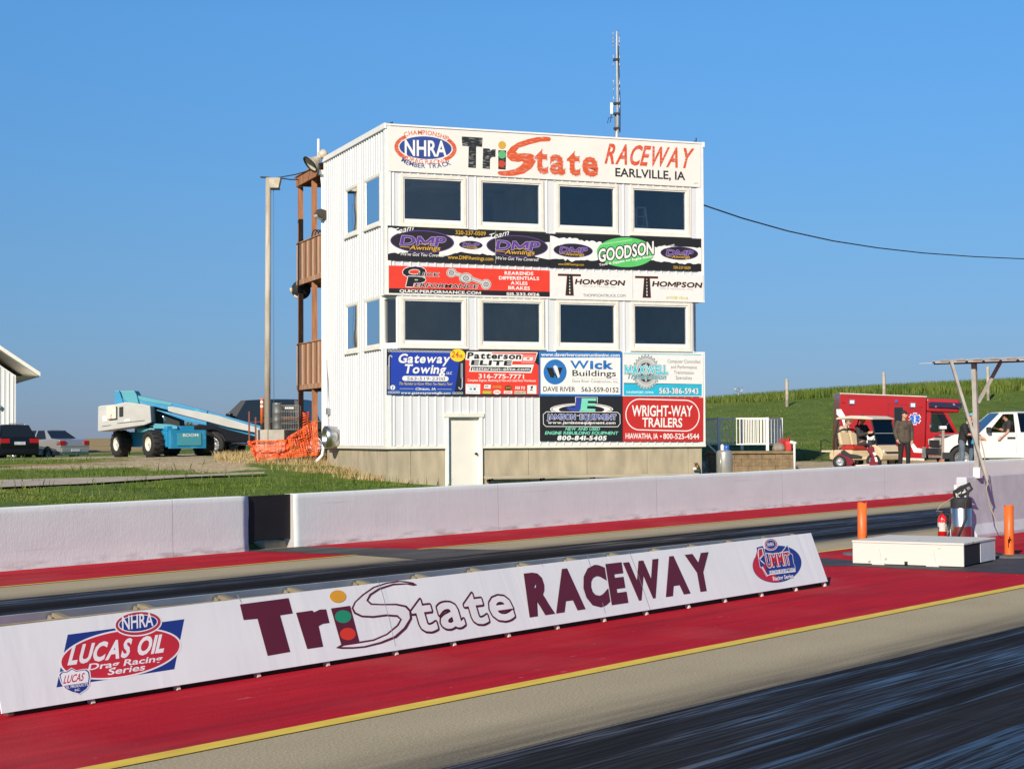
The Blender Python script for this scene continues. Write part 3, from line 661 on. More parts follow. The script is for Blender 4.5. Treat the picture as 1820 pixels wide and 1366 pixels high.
# plank bench along the base
a0, z0 = bf(868, 846, .45); a1, _ = bf(1240, 841, .45)
bn = thing('plank_bench', 'long plank bench along the tower foundation right of the door', 'bench', M=BM @ Matrix.Translation((a0, -.25, 0)))
m_plank = mat('weathered_plank', (.42, .36, .27), .8, var=.25, scale=3, stretch=(.4, 6, 6))
mb = MB(); mb.box(0, a1 - a0, -.2, .16, z0 - .07, z0, m_plank); mb.build('seat', bn, bevel=.008)
for k in range(5):
    x = .15 + (a1 - a0 - .3) * k / 4; mb = MB()
    mb.box(x - .03, x + .03, -.12, -.06, -.1, z0 - .07, m_dark); mb.bar((x, -.09, z0 - .35), (x, .14, z0 - .1), .05, .05, m_dark); mb.build('leg', bn)
# tap at the right end
a_, z_ = bf(1237, 829)
tpb = thing('wall_tap', 'small brass tap with white pipe at the right end of the foundation', 'tap', M=BM @ Matrix.Translation((a_, .03, z_)))
mb = MB(); mb.tube([(0, 0, .06), (0, -.12, .06), (-.02, -.17, .02), (-.02, -.17, -.06)], .035, mat('old_brass', (.25, .16, .07), .45, metal=.6), 8); mb.build('spout', tpb)
mb = MB(); mb.tube([(-.12, -.1, -.06), (.02, -.1, -.06)], .035, m_trim2, 8); mb.build('pipe', tpb)
mb = MB(); mb.lathe([(0, 0), (.06, 0), (.06, .02), (0, .02)], mat('rust', (.25, .09, .03)), 10, Matrix.Translation((-.04, -.1, .1))); mb.build('handle', tpb)
# step ladder inside the top right room
a_, z_ = bf(1146, 410, -.9)
ld = thing('stepladder', 'pale stepladder standing inside the top right window', 'ladder', M=BM @ Matrix.Translation((a_, .95, zU[1] - .79)))
m_ald = mat('pale_aluminium', (.75, .72, .65), .4, var=.1)
mb = MB(); hh = bf(1146, 366, -.9)[1] - (zU[1] - .79)
for s in (-1, 1): mb.bar((s * .27, 0, 0), (s * .14, .25, hh), .06, .04, m_ald); mb.bar((s * .27, .75, 0), (s * .14, .3, hh), .04, .03, m_ald)
mb.box(-.17, .17, .18, .34, hh - .04, hh, m_ald); mb.build('frame', ld)
for k in range(1, 6):
    mb = MB(); z = hh * k / 6; s = .27 - .13 * k / 6; y = .25 * k / 6
    mb.box(-s, s, y - .05, y + .06, z - .015, z + .015, m_ald); mb.build('step', ld)
# objects on the desk behind the lower windows
dk = thing('control_desk', 'long desk with papers seen behind the lower row of windows', 'desk', M=BM @ Matrix.Translation((.5, .5, zL[1] - .79)))
m_desk = mat('desk_top', (.2, .2, .2), .6); mb = MB(); mb.box(0, BW - 1, 0, .7, .74, .78, m_desk); mb.build('top', dk)
for x in (.05, BW - 1.1): mb = MB(); mb.box(x, x + .05, .05, .65, 0, .74, m_desk); mb.build('leg', dk)
for i, (px_, pw, hh_, c_, nm, lb, ct) in enumerate((
    (748, .32, .18, (.35, .45, .42), 'monitor', 'pale green monitor back on the desk behind the lower left window', 'monitor'),
    (900, .9, .14, (.22, .28, .30), 'console', 'low row of console boxes behind the second lower window', 'console'),
    (1052, .3, .2, (.3, .33, .34), 'monitor', 'grey monitor back on the desk behind the third lower window', 'monitor'),
    (1142, .25, .28, (.30, .36, .33), 'monitor', 'tall green grey monitor behind the fourth lower window', 'monitor'),
    (1176, .5, .2, (.33, .37, .38), 'paper_box', 'wide pale paper box behind the fourth lower window', 'box'))):
    a_, _ = bf(px_, 610, -.5); mm_ = mat(nm + '_case_%d' % i, c_, .6)
    t_ = thing(nm, lb, ct, M=BM @ Matrix.Translation((a_, .62, zL[1] - .01)))
    mb = MB(); mb.box(-pw / 2, pw / 2, 0, .08 if nm == 'monitor' else .3, .05, .05 + hh_, mm_); mb.build('case', t_, bevel=.01)
    mb = MB(); mb.box(-pw * .3, pw * .3, .02, .28, 0, .05, m_dark); mb.build('base', t_)
# ================================================================== signs: boards with lettering laid on their face
_tc = bpy.data.curves.new('txt', 'FONT'); _tc.resolution_u = 3; _to = bpy.data.objects.new('txt', _tc); col.objects.link(_to)
_GC = {}
def glyphs(s, bold=0.):
    k = (s, round(bold, 4))
    if k in _GC: return _GC[k]
    _tc.body = s; _tc.offset = bold
    dg = bpy.context.evaluated_depsgraph_get(); dg.update(); ev = _to.evaluated_get(dg)
    me = bpy.data.meshes.new_from_object(ev); vs = [(v.co.x, v.co.y) for v in me.vertices]; fs = [tuple(p.vertices) for p in me.polygons]
    bpy.data.meshes.remove(me); _GC[k] = (vs, fs); return vs, fs
CAPH = max(v[1] for v in glyphs('H')[0])
FLAT = {}
def ink(c, rough=.55, worn=0.):
    k = (tuple(round(v, 3) for v in c), worn)
    if k not in FLAT:
        n = 'ink_%d' % len(FLAT)
        if worn: FLAT[k] = mat(n, c, rough, c2=tuple(min(1, v * .4 + .35) for v in c), thr=(.52, .74), scale=5, stretch=(1.2, 1, 5), detail=7)
        else: FLAT[k] = mat(n, c, rough, var=.06, scale=3)
    return FLAT[k]
WH = (.78, .77, .74); BK = (.012, .012, .014)
class Sign:
    def __init__(s, name, label, cat, o, ax, az, quad, base, thick=.02, board='board', group=None, parent=None):
        ax = ax.normalized(); n = ax.cross(az).normalized(); n = -n if n.dot(CAM - o) < 0 else n; az = n.cross(ax).normalized()
        s.n = n; s.o0 = o; s.ax = ax; s.az = az; s.t = 0; s.mw = .02; s.z = (0, 0, 1.); s.mb = MB(); s.o = o
        P0 = plane_hit(*quad[3], o, n)
        s.org = P0; s.thick = thick
        M = Matrix((ax, -n, az)).transposed().to_4x4(); M.translation = P0
        q = [s.loc(*p) for p in quad]
        b = MB(); f = [(x, -thick, z) for x, z in q]; k = [(x, 0, z) for x, z in q]
        b.add(f + k, [(0, 1, 2, 3), (7, 6, 5, 4), (0, 4, 5, 1), (1, 5, 6, 2), (2, 6, 7, 3), (3, 7, 4, 0)], base)
        s.q = q
        s.root = b.build(name)
        if parent is None: s.root.matrix_world = M; tag(s.root, label, cat, group)
        else: s.root.parent = parent; s.root.matrix_world = M
        s.base = s.t
    def loc(s, x, y):
        p = plane_hit(x, y, s.o, s.n) - s.org; return p.dot(s.ax), p.dot(s.az)
    def P(s, x, y): ox, oy, k = s.z; return s.loc(ox + x / k, oy + y / k)
    def lay(s): s.t += 1; return -s.thick - .0010 - .00015 * s.t
    def raw(s, pts, mt):
        y = s.lay(); tr = tessellate_polygon([[Vector((a, b, 0)) for a, b in pts]])
        s.mb.add([(a, y, b) for a, b in pts], [tuple(t) for t in tr], mt)
    def poly(s, c, pts, worn=0): s.raw([s.P(*p) for p in pts], ink(c, worn=worn))
    def line(s, c, pts, w):
        q = [s.P(*p) for p in pts]; k = s.vscale(*pts[0]) * w / 2; y = s.lay()
        for a, b in zip(q[:-1], q[1:]):
            d = Vector((b[0] - a[0], b[1] - a[1])); d = d.normalized() if d.length else Vector((1, 0)); n = Vector((-d.y, d.x)) * k
            s.mb.add([(a[0] + n.x, y, a[1] + n.y), (b[0] + n.x, y, b[1] + n.y), (b[0] - n.x, y, b[1] - n.y), (a[0] - n.x, y, a[1] - n.y)], [(0, 1, 2, 3)], ink(c))
    def scale(s, x, y):                                  # metres per unit near that point
        a = s.P(x, y); b = s.P(x + 4, y); return math.hypot(b[0] - a[0], b[1] - a[1]) / 4
    def vscale(s, x, y):
        a = s.P(x, y); b = s.P(x, y - 4); return abs(b[1] - a[1]) / 4
    def ell(s, c, cx, cy, rx, ry, rot=0., a0=0, a1=360, inner=None, n=56, worn=0):
        r = math.radians(rot)
        def E_(k, t): x = rx * k[0] * math.cos(t); y = ry * k[1] * math.sin(t); return (cx + x * math.cos(r) - y * math.sin(r), cy + x * math.sin(r) + y * math.cos(r))
        ts = [math.radians(a0 + (a1 - a0) * i / n) for i in range(n + (1 if inner or a1 - a0 < 360 else 0))]
        out = [s.P(*E_((1, 1), t)) for t in ts]
        if inner:
            k = ((rx - inner) / rx, (ry - inner) / ry); inn = [s.P(*E_(k, t)) for t in ts]; y = s.lay()
            s.mb.add([(a, y, b) for a, b in out + inn], [(i, i + 1, len(ts) + i + 1, len(ts) + i) for i in range(len(ts) - 1)], ink(c, worn=worn))
        else: s.raw(out, ink(c, worn=worn))
    def text(s, c, st, x0, y0, x1, y1, h, bold=.012, shear=0., out=None, worn=0, arch=0., sp=None):
        """baseline (x0,y0)-(x1,y1) in sign pixels, cap height h pixels; out = [(colour, extra offset), ...] widest first"""
        A = Vector(s.P(x0, y0)); B = Vector(s.P(x1, y1)); W = (B - A).length; d = (B - A) / W; u = Vector((-d.y, d.x))
        hm = h * s.vscale(x0, y0); ky = hm / CAPH; up = Vector((0, 1)) if not arch else u
        vs = []; fs = []
        if bold > .02 and len(st) > 1:
            x = 0.
            for chh in st:
                if chh == ' ': x += .34; continue
                if chh == 'M':
                    w_ = .74 + 2 * bold; t_ = .075 + 2 * bold * .95; H_ = CAPH
                    v = [(0, 0), (0, H_), (t_ * 1.2, H_), (w_ / 2, H_ * .42), (w_ - t_ * 1.2, H_), (w_, H_), (w_, 0), (w_ - t_, 0), (w_ - t_, H_ * .60), (w_ / 2 + t_ * .22, H_ * .10), (w_ / 2 - t_ * .22, H_ * .10), (t_, H_ * .60), (t_, 0)]
                    f = [tuple(q) for q in tessellate_polygon([[Vector((p, q, 0)) for p, q in v]])]
                else: v, f = glyphs(chh, min(bold, s.mw) if chh in 'MWmw&' else bold)
                a = min(p[0] for p in v); o = len(vs)
                vs += [(p[0] - a + x, p[1]) for p in v]; fs += [tuple(i + o for i in q) for q in f]; x += max(p[0] for p in v) - a + (.055 if sp is None else sp)
        else: vs, fs = glyphs(st, bold)
        xs = [v[0] for v in vs]; gx0, gx1 = min(xs), max(xs); kx = W / (gx1 - gx0)
        Q = [A + d * ((gx - gx0) * kx + shear * gy * ky) + up * (gy * ky) for gx, gy in vs]
        if out:
            cnt = {}
            for f in fs:
                for i in range(len(f)):
                    e = (f[i], f[(i + 1) % len(f)]); k = (min(e), max(e)); cnt[k] = cnt.get(k, 0) + 1
            bd = [k for k, v in cnt.items() if v == 1]
        for cc, ex in list(out or []):
            e = ex * ky; y = s.lay(); V = [(p.x, y, p.y) for p in Q]; F = list(fs)
            for a, b in bd:
                dd = Q[b] - Q[a]
                if dd.length < 1e-7: continue
                dd.normalize(); n = Vector((-dd.y, dd.x)) * e; o = len(V)
                V += [(p.x, y, p.y) for p in (Q[a] + n, Q[b] + n, Q[b] - n, Q[a] - n)]; F.append((o, o + 1, o + 2, o + 3))
            for a in {i for k in bd for i in k}:
                o = len(V); V += [(Q[a].x + e * math.cos(t), y, Q[a].y + e * math.sin(t)) for t in (0, 1.047, 2.094, 3.1416, 4.189, 5.236)]; F.append(tuple(range(o, o + 6)))
            s.mb.add(V, F, ink(cc))
        y = s.lay(); s.mb.add([(p.x, y, p.y) for p in Q], fs, ink(c, worn=worn))
    def path(s, c, st, pts, h, bold=.012, shear=0., sp=.1, worn=0):
        q = [Vector(s.P(*p)) for p in pts]; L = [0]
        for a, b in zip(q[:-1], q[1:]): L.append(L[-1] + (b - a).length)
        adv = []; x = 0
        for ch in st:
            if ch == ' ': adv.append((None, x, 0, 0)); x += .35; continue
            v, f = glyphs(ch, bold); a = min(p[0] for p in v); b = max(p[0] for p in v); adv.append(((v, f), x, a, b)); x += b - a + sp
        k = L[-1] / (x - sp); ky = h * s.vscale(*pts[0]) / CAPH; y = s.lay()
        for g, x0, a, b in adv:
            if g is None: continue
            mid = (x0 + (b - a) / 2) * k; j = max(i for i in range(len(L) - 1) if L[i] <= mid + 1e-9); t = (mid - L[j]) / (L[j + 1] - L[j])
            p = q[j].lerp(q[j + 1], t); d = (q[j + 1] - q[j]).normalized(); u = Vector((-d.y, d.x))
            s.mb.add([(lambda P: (P.x, y, P.y))(p + d * ((gx - (a + b) / 2) * k + shear * gy * ky) + u * (gy * ky)) for gx, gy in g[0]], g[1], ink(c, worn=worn))
    def done(s, name='lettering'):
        if s.mb.v:
            b = s.mb
            o = b.build(name, s.root, fix=False); me = o.data
            bm = bmesh.new(); bm.from_mesh(me)
            for f in bm.faces:
                if f.normal.y > 0: f.normal_flip()
            bm.to_mesh(me); bm.free(); s.mb = MB()
        return s
def arc_pts(cx, cy, rx, ry, a0, a1, n=24, rot=0):
    r = math.radians(rot); o = []
    for i in range(n + 1):
        t = math.radians(a0 + (a1 - a0) * i / n); x = rx * math.cos(t); y = ry * math.sin(t); o.append((cx + x * math.cos(r) - y * math.sin(r), cy + x * math.sin(r) + y * math.cos(r)))
    return o
FACE = BO - BU * .028
def bsign(name, label, quad, base, **k): return Sign(name, label, 'sign', FACE, FU, Vector((0, 0, 1)), quad, base, **k)
m_board = mat('painted_sign_board', (.78, .74, .68), .5, var=.03, scale=1.2)
m_bwhite = mat('white_vinyl', (.76, .74, .71), .5, var=.03)
RED = (.62, .075, .018); BLU = (.03, .07, .30); ORG = (.62, .09, .02)
# ---- painted name board along the top
S = bsign('name_board', 'long white hand painted raceway name board along the top of the tower', [(688.5, 224.3), (1245, 257.2), (1244.5, 333), (689.5, 304)], m_board)
S.z = (680, 200, 3.0333)
S.ell(ORG, 230, 193, 168, 88, 3, 130, 226, 24, worn=.5); S.ell(ORG, 230, 193, 168, 88, 3, -42, 47, 24, worn=.5)
S.ell((.75, .72, .68), 230, 192, 147, 67, 3); S.ell((.025, .06, .26), 230, 191, 141, 61, 3, worn=0)
S.text((.82, .80, .76), 'NHRA', 118, 232, 345, 238, 82, bold=.02)
S.path(ORG, 'CHAMPIONSHIP', [(118, 133), (150, 124), (190, 120), (235, 121), (285, 130), (322, 142), (350, 154)], 24, bold=.01)
S.path(ORG, 'DRAG RACING', [(128, 255), (165, 270), (210, 277), (265, 280), (310, 278), (345, 268)], 24, bold=.006)
S.path((.05, .08, .22), 'MEMBER TRACK', [(98, 263), (130, 282), (180, 297), (235, 301), (300, 299), (340, 291), (369, 281)], 24, bold=.02)
S.poly((.016, .018, .018), [(425, 130), (538, 137), (535, 187), (503, 185), (502, 301), (460, 297), (463, 184), (428, 180)], 1)
S.poly((.016, .018, .018), [(540, 193), (577, 196), (579, 207), (592, 199), (608, 198), (607, 240), (588, 241), (578, 252), (577, 306), (537, 302)], 1)
S.poly((.016, .018, .018), [(622, 204), (665, 206), (662, 309), (622, 306)], 1)
S.ell((.60, .36, .05), 643, 177, 21, 22); S.ell((.10, .42, .16), 643, 228, 21, 21); S.ell((.55, .05, .02), 641, 278, 18, 19)
S.poly(ORG, [(905, 140), (898, 134), (870, 131), (830, 134), (780, 145), (725, 164), (690, 187), (669, 215), (668, 240), (690, 262), (725, 268), (752, 264), (757, 270), (742, 288), (715, 305), (670, 315), (625, 317), (617, 326), (625, 336), (645, 342), (700, 343), (760, 330), (802, 302), (824, 266), (821, 236), (800, 223), (760, 220), (728, 222), (716, 212), (733, 192), (790, 173), (850, 158), (895, 157), (904, 150)], .6)
S.text(ORG, 'tate', 818, 321, 1160, 341, 140, bold=.03, out=[((.75, .72, .68), .025)], worn=.6)
S.text(RED, 'RACEWAY', 1195, 273, 1655, 299, 103, bold=.025, shear=.27, worn=.4)
S.text((.02, .022, .02), 'EARLVILLE, IA', 1253, 344, 1630, 365, 44, bold=.02)
S.line((.35, .33, .3), [(1676, 385), (1690, 380), (1700, 384)], 3)
S.done()
# ---- awnings banner (left)
PUR = (.10, .045, .22); PUR2 = (.16, .12, .19); GLD = (.62, .36, .03)
S = bsign('awning_banner', 'black and white torn edge awning banner with two large purple logos', [(688.7, 400.8), (975.8, 415), (975.8, 474), (689, 462)], ink(BK))
S.z = (680, 390, 6.0667)
def torn(pts_top, pts_bot): S.poly(WH, pts_top + list(reversed(pts_bot)))
def jag(x0, y0, x1, y1, n, a, seed):
    r = random.Random(seed); return [(x0 + (x1 - x0) * i / n, y0 + (y1 - y0) * i / n + (r.uniform(-a, a) if 0 < i < n else 0)) for i in range(n + 1)]
torn([(56, 92), (90, 88), (130, 98)] + jag(150, 120, 330, 165, 6, 9, 1), [(56, 372), (90, 362), (130, 358), (170, 372)] + jag(190, 355, 330, 340, 4, 10, 2))
torn([(650, 160), (700, 172)] + jag(740, 178, 1060, 200, 14, 9, 3) + [(1130, 190), (1200, 190)], [(600, 400), (700, 390)] + jag(740, 378, 860, 352, 6, 8, 4) + jag(880, 358, 1210, 385, 12, 8, 5))
torn([(1640, 240), (1700, 255), (1740, 248), (1800, 245)], [(1640, 400), (1700, 415), (1760, 428), (1800, 432)])
def dmp(cx, cy, k, team=True, cov=True, sc=1.):
    """awning logo; (cx,cy) oval centre, k scale against the big one"""
    f = lambda x, y: (cx + (x - 425) * k, cy + (y - 240) * k + (x - 425) * k * .035)
    S.ell(PUR, *f(425, 240), 345 * k, 122 * k, 2.5); S.ell((.018, .014, .022), *f(425, 240), 334 * k, 112 * k, 2.5)
    if team:
        a, b = f(95, 185), f(325, 118)
        S.text(WH, 'Team', a[0], a[1], b[0], b[1], 62 * k, bold=.004, shear=.35)
    a, b = f(182, 285), f(668, 268)
    S.text((.11, .04, .27), 'DMP', a[0], a[1] - 3 * k, b[0], b[1] + 15 * k, 98 * k, bold=.03, shear=.22, out=[((.72, .68, .74), .018)])
    a, b = f(285, 333), f(615, 320)
    S.text(GLD, 'Awnings', a[0], a[1] - 4 * k, b[0], b[1] + 8 * k, 46 * k, bold=.015, shear=.3)
    S.line(GLD, [f(185, 302), f(290, 306)], 7 * k); S.line(GLD, [f(395, 268), f(545, 262)], 6 * k)
    if cov:
        a, b = f(182, 398), f(660, 396)
        S.text(WH, "We've Got You Covered!", a[0], a[1] - 2 * k, b[0], b[1] + 2 * k, 36 * k, bold=.002, shear=.3)
dmp(425, 240, 1.0); dmp(1448, 290, .965); dmp(948, 276, .37)
S.text(GLD, '320-237-0509', 783, 160, 1110, 175, 42, bold=.012)
S.text(GLD, 'www.DMPAwnings.com', 700, 425, 1190, 445, 40, bold=.012)
S.line((.45, .45, .45), [(1217, 122), (1215, 475)], 4); S.done()
# ---- awnings / tools banner (right)
S = bsign('awning_banner', 'black and white torn banner with a green oval between two small purple logos', [(976.8, 415.2), (1245.6, 424.3), (1245.8, 482), (976.8, 475)], ink(BK))
S.z = (960, 390, 6.0667)
torn([(104, 175), (140, 180), (190, 200)] + jag(200, 205, 400, 205, 7, 14, 7) + jag(420, 225, 660, 245, 9, 10, 8), [(104, 430), (150, 425)] + jag(180, 425, 360, 450, 8, 14, 9) + jag(380, 440, 660, 440, 9, 9, 10))
torn(jag(1190, 300, 1340, 285, 7, 10, 11) + jag(1640, 300, 1733, 310, 5, 10, 12), jag(1190, 440, 1420, 470, 8, 10, 13) + jag(1440, 470, 1733, 480, 10, 12, 14))
dmp(353, 335, .615); dmp(1497, 365, .59)
S.text(GLD, 'www.DMPAwnings.com', 190, 492, 468, 500, 24, bold=.01); S.text(GLD, '320-237-0509', 1432, 530, 1618, 538, 28, bold=.01)
GRN = (.10, .52, .13)
S.ell(GRN, 918, 355, 312, 160, 1); S.text((.55, .8, .55), 'ESTABLISHED IN ENGINE BUILDING', 660, 275, 985, 228, 14, bold=.01, arch=1)
S.text((.80, .78, .75), 'GOODSON', 625, 458, 1222, 368, 130, bold=.03, out=[(BK, .055)], arch=0)
S.text(WH, 'Tools & Supplies for Engine Builders', 632, 503, 1228, 405, 24, bold=.025); S.done()
# ---- axle sign
SR = (.72, .045, .022)
S = bsign('axle_sign', 'red and black rear axle parts sign below the black awning banner', [(690.7, 471.7), (976.3, 480.7), (976.3, 527.2), (690.8, 520.2)], ink(SR))
S.z = (680, 390, 6.0667)
S.poly(BK, [(64, 741), (1798, 780), (1798, 831), (64, 790)])
S.text(BK, 'Q', 205, 612, 455, 618, 100, bold=.05, shear=.2, out=[(WH, .05)])
S.text(BK, 'UICK', 375, 612, 610, 616, 40, bold=.02, shear=.25, out=[(WH, .05)])
S.text(BK, 'P', 250, 716, 445, 722, 95, bold=.06, shear=.25, out=[(WH, .05)])
S.text(BK, 'ERFORMANCE', 345, 728, 1020, 746, 42, bold=.02, shear=.25, out=[(WH, .05)])
S.text(WH, 'QUICKPERFORMANCE.COM', 180, 785, 1058, 808, 30, bold=.03)
for i, (tx, a, b, y) in enumerate((('REARENDS', 1312, 1622, 597), ('DIFFERENTIALS', 1252, 1685, 650), ('AXLES', 1378, 1560, 703), ('BRAKES', 1352, 1585, 756))): S.text(WH, tx, a, y - 3, b, y + 4, 34, bold=.03)
S.text(WH, '515.232.0126', 1332, 818, 1688, 824, 30, bold=.03)
for c, k in ((WH, 10), (BK, 5), ((.55, .54, .52), 0)):
    S.line(c, [(745, 575), (840, 600)], 22 + k * 2); S.line(c, [(960, 640), (1110, 695)], 24 + k * 2)
    S.ell(c, 740, 575, 44 + k, 40 + k); S.ell(c, 1112, 700, 45 + k, 45 + k); S.ell(c, 895, 632, 62 + k, 46 + k)
for cx, cy, r in ((740, 575, 26), (1112, 700, 27), (895, 635, 30)): S.ell(BK, cx, cy, r, r * .9, inner=7); S.ell((.3, .3, .3), cx, cy, r * .4, r * .4)
S.line((.2, .2, .2), [(850, 655), (830, 672), (880, 682), (940, 670)], 8)
S.done()
# ---- truck and tyre signs
def thompson(quad, label, x, sub, last):
    global S
    S = bsign('truck_dealer_sign', label, quad, m_bwhite); S.z = (960, 390, 6.0667)
    tx, ty = x
    f = lambda a, b: (a + tx, b + ty)
    S.poly((.42, .12, .05), [f(188, 584), f(437, 590), f(438, 616), f(350, 614), f(362, 824), f(268, 821), f(284, 612), f(186, 610)])
    S.poly((.02, .016, .012), [f(192, 587), f(434, 593), f(434, 612), f(346, 610), f(356, 820), f(273, 817), f(288, 608), f(192, 606)])
    for i in range(6): S.line(WH, [f(315 + .3 * i, 615 + i * 33), f(315 + .3 * i, 630 + i * 34)], 6 + i * 1.4)
    a, b = f(372, 695), f(905, 712); S.text((.02, .016, .012), 'HOMPSON', a[0], a[1], b[0], b[1], 52, bold=.03, shear=.2, out=[((.45, .15, .06), .018)])
    a, b = f(448, 728), f(822, 740); S.text((.45, .44, .43), sub, a[0], a[1], b[0], b[1], 18, bold=-.004)
    if last == 'site': S.text((.10, .10, .10), 'THOMPSONTRUCK.COM', 460, 832, 915, 838, 30, bold=0)
    else:
        S.text((.62, .58, .08), 'GOOD', 1352, 852, 1450, 856, 24, bold=.01, shear=.3, out=[((.70, .69, .6), .05)]); S.text((.62, .58, .08), 'YEAR', 1480, 857, 1590, 862, 24, bold=.01, shear=.3, out=[((.70, .69, .6), .05)])
        S.ell((.62, .58, .08), 1463, 845, 14, 18)
    S.done()
thompson([(976.9, 481.2), (1124, 485.5), (1124, 534.5), (976.9, 531)], 'white truck and trailer dealer sign with a road shaped T', (0, 0), 'TRUCK & TRAILER, INC.', 'site')
thompson([(1124.7, 485.5), (1249.5, 489), (1249.5, 537.5), (1124.7, 534.5)], 'white tire and retread sign with a road shaped T at the right corner', (832, 24), 'TIRE & RETREAD, INC.', 'gy')
# ---- towing sign
TB = (.012, .045, .36)
S = bsign('towing_sign', 'blue towing company sign with chain border above the door', [(687.2, 619.8), (826, 622), (826, 703.5), (687, 701.3)], ink((.010, .014, .03)))
S.z = (680, 600, 6.0667)
S.poly(TB, [(85, 150), (840, 150), (770, 610), (130, 605), (85, 520)]); S.poly((.015, .075, .30), [(50, 600), (60, 520), (230, 480), (760, 500), (770, 612), (50, 612)]); S.poly(TB, [(130, 160), (800, 160), (770, 560), (150, 560)])
CH = (.50, .52, .55)
for i in range(19): S.ell(CH, 72 + i * 36, 141 + i * .6, 19, 12, inner=6, n=14)
for i in range(9): S.ell(CH, 62, 315 + i * 28, 11, 17, inner=6, n=12)
for i in range(6): S.ell(CH, 850, 290 + i * 26, 11, 16, inner=6, n=12)
for i in range(4): S.ell(CH, 70 + i * 32, 588, 18, 12, inner=6, n=12); S.ell(CH, 765 + i * 28, 597, 16, 12, inner=6, n=12)
S.line(CH, [(66, 310), (66, 210), (74, 192), (92, 196), (98, 212)], 12); S.line(CH, [(856, 430), (854, 535), (840, 556), (824, 548), (818, 530)], 12)
S.text(WH, 'Gateway', 160, 268, 715, 272, 92, bold=.03, shear=.22); S.text(WH, 'Towing', 222, 380, 672, 386, 92, bold=.03, shear=.2); S.text(WH, 'LLC', 685, 393, 742, 394, 26, bold=.02, shear=.2)
S.ell(WH, 237, 438, 28, 27); S.ell(WH, 680, 443, 28, 27); S.poly(WH, [(237, 411), (680, 416), (680, 470), (237, 465)]); S.text((.02, .03, .10), '563-519-2300', 258, 456, 668, 460, 34, bold=.004, shear=.15)
S.text((.62, .55, .08), 'The Number to Know When You Need a Tow!', 170, 508, 742, 513, 30, bold=.004, shear=.3)
S.text(WH, 'Clinton, IA', 348, 562, 570, 564, 24, bold=.02, shear=.25); S.line(WH, [(180, 548), (332, 550)], 3); S.line(WH, [(588, 553), (742, 555)], 3)
S.text(WH, 'www.gatewaytowingllc.com', 195, 605, 728, 608, 24, bold=.03)
S.ell(WH, 106, 536, 26, 26); S.text(TB, 'f', 98, 556, 116, 556, 34, bold=.03)
S.ell((.85, .58, .02), 806, 190, 82, 68, 4); S.text((.50, .09, .02), '24', 738, 208, 812, 214, 62, bold=.03, shear=.15); S.text((.50, .09, .02), 'HR', 816, 216, 862, 220, 36, bold=.03, shear=.1); S.done()
# ---- engine parts sign
S = bsign('engine_parts_sign', 'red and black engine parts sign with a white stepped logo', [(826.8, 622), (957, 624), (957, 704.6), (826.8, 703.5)], ink(SR))
S.z = (680, 600, 6.0667)
S.poly(BK, [(888, 131), (1682, 143), (1682, 300), (1630, 260), (890, 235)]); S.poly(BK, [(888, 606), (1682, 612), (1682, 632), (888, 627)])
S.poly(WH, [(905, 148), (1672, 156), (1600, 380), (928, 365), (945, 310), (930, 295), (936, 242), (888, 238)])
S.poly(SR, [(1170, 160), (1660, 164), (1640, 240), (1500, 180), (1180, 172)]); S.poly(SR, [(1400, 252), (1640, 256), (1628, 290), (1390, 290)]); S.poly((.75, .2, .17), [(1510, 180), (1650, 184), (1630, 280), (1490, 275)]); S.poly(WH, [(1518, 210), (1620, 212), (1612, 248), (1510, 246)]); S.poly(SR, [(1555, 216), (1585, 217), (1580, 235), (1550, 234)])
S.text(BK, 'Patterson', 908, 222, 1490, 230, 62, bold=.04, shear=.15); S.text(BK, 'ELITE', 948, 292, 1385, 298, 48, bold=.045, shear=.2)
S.poly(BK, [(955, 312), (1602, 322), (1588, 365), (945, 355)]); S.text(WH, 'patterson-elite.com', 962, 348, 1580, 356, 34, bold=.012, shear=.15)
S.text(WH, '316-775-7771', 1032, 436, 1522, 442, 46, bold=.02); S.text(WH, 'Complete Engines, Machining & New and Used Parts Warehouse', 915, 470, 1648, 474, 24, bold=.01)
S.poly(WH, [(893, 498), (1050, 500), (1048, 608), (893, 605)]); S.text((.15, .15, .15), 'Find Us On', 915, 528, 1022, 530, 14, bold=0); S.poly((.1, .45, .6), [(935, 540), (962, 540), (962, 565), (935, 565)]); S.poly((.05, .1, .35), [(978, 540), (1002, 540), (1002, 565), (978, 565)]); S.text((.2, .2, .2), 'Facebook', 912, 590, 1030, 592, 12, bold=0)
S.poly(WH, [(1095, 505), (1165, 508), (1160, 550), (1090, 546)]); S.ell(BK, 1120, 525, 18, 12, inner=6); S.text((.5, .36, .05), 'HUGHES', 1185, 540, 1278, 543, 26, bold=.02); S.ell((.06, .05, .02), 1350, 540, 38, 26); S.text((.6, .4, .05), 'ATI', 1325, 548, 1375, 548, 18, bold=.02)
S.text(WH, 'HAYS', 1425, 555, 1528, 558, 32, bold=.04, shear=.2); S.poly(WH, [(1558, 510), (1655, 512), (1655, 605), (1555, 602)]); S.poly(BK, [(1590, 530), (1615, 515), (1618, 545), (1600, 548)]); S.poly(BK, [(1580, 575), (1600, 548), (1622, 575), (1600, 565)])
S.poly((.35, .42, .06), [(1078, 572), (1172, 574), (1168, 606), (1075, 604)]); S.text((.6, .5, .05), 'Gates', 1085, 598, 1160, 600, 20, bold=.02); S.ell(WH, 1230, 587, 40, 24); S.text(RED, 'EDM', 1205, 595, 1255, 596, 18, bold=.02); S.poly(WH, [(1305, 572), (1395, 574), (1393, 606), (1303, 604)]); S.text(RED, 'JESEL', 1312, 598, 1388, 600, 18, bold=.02)
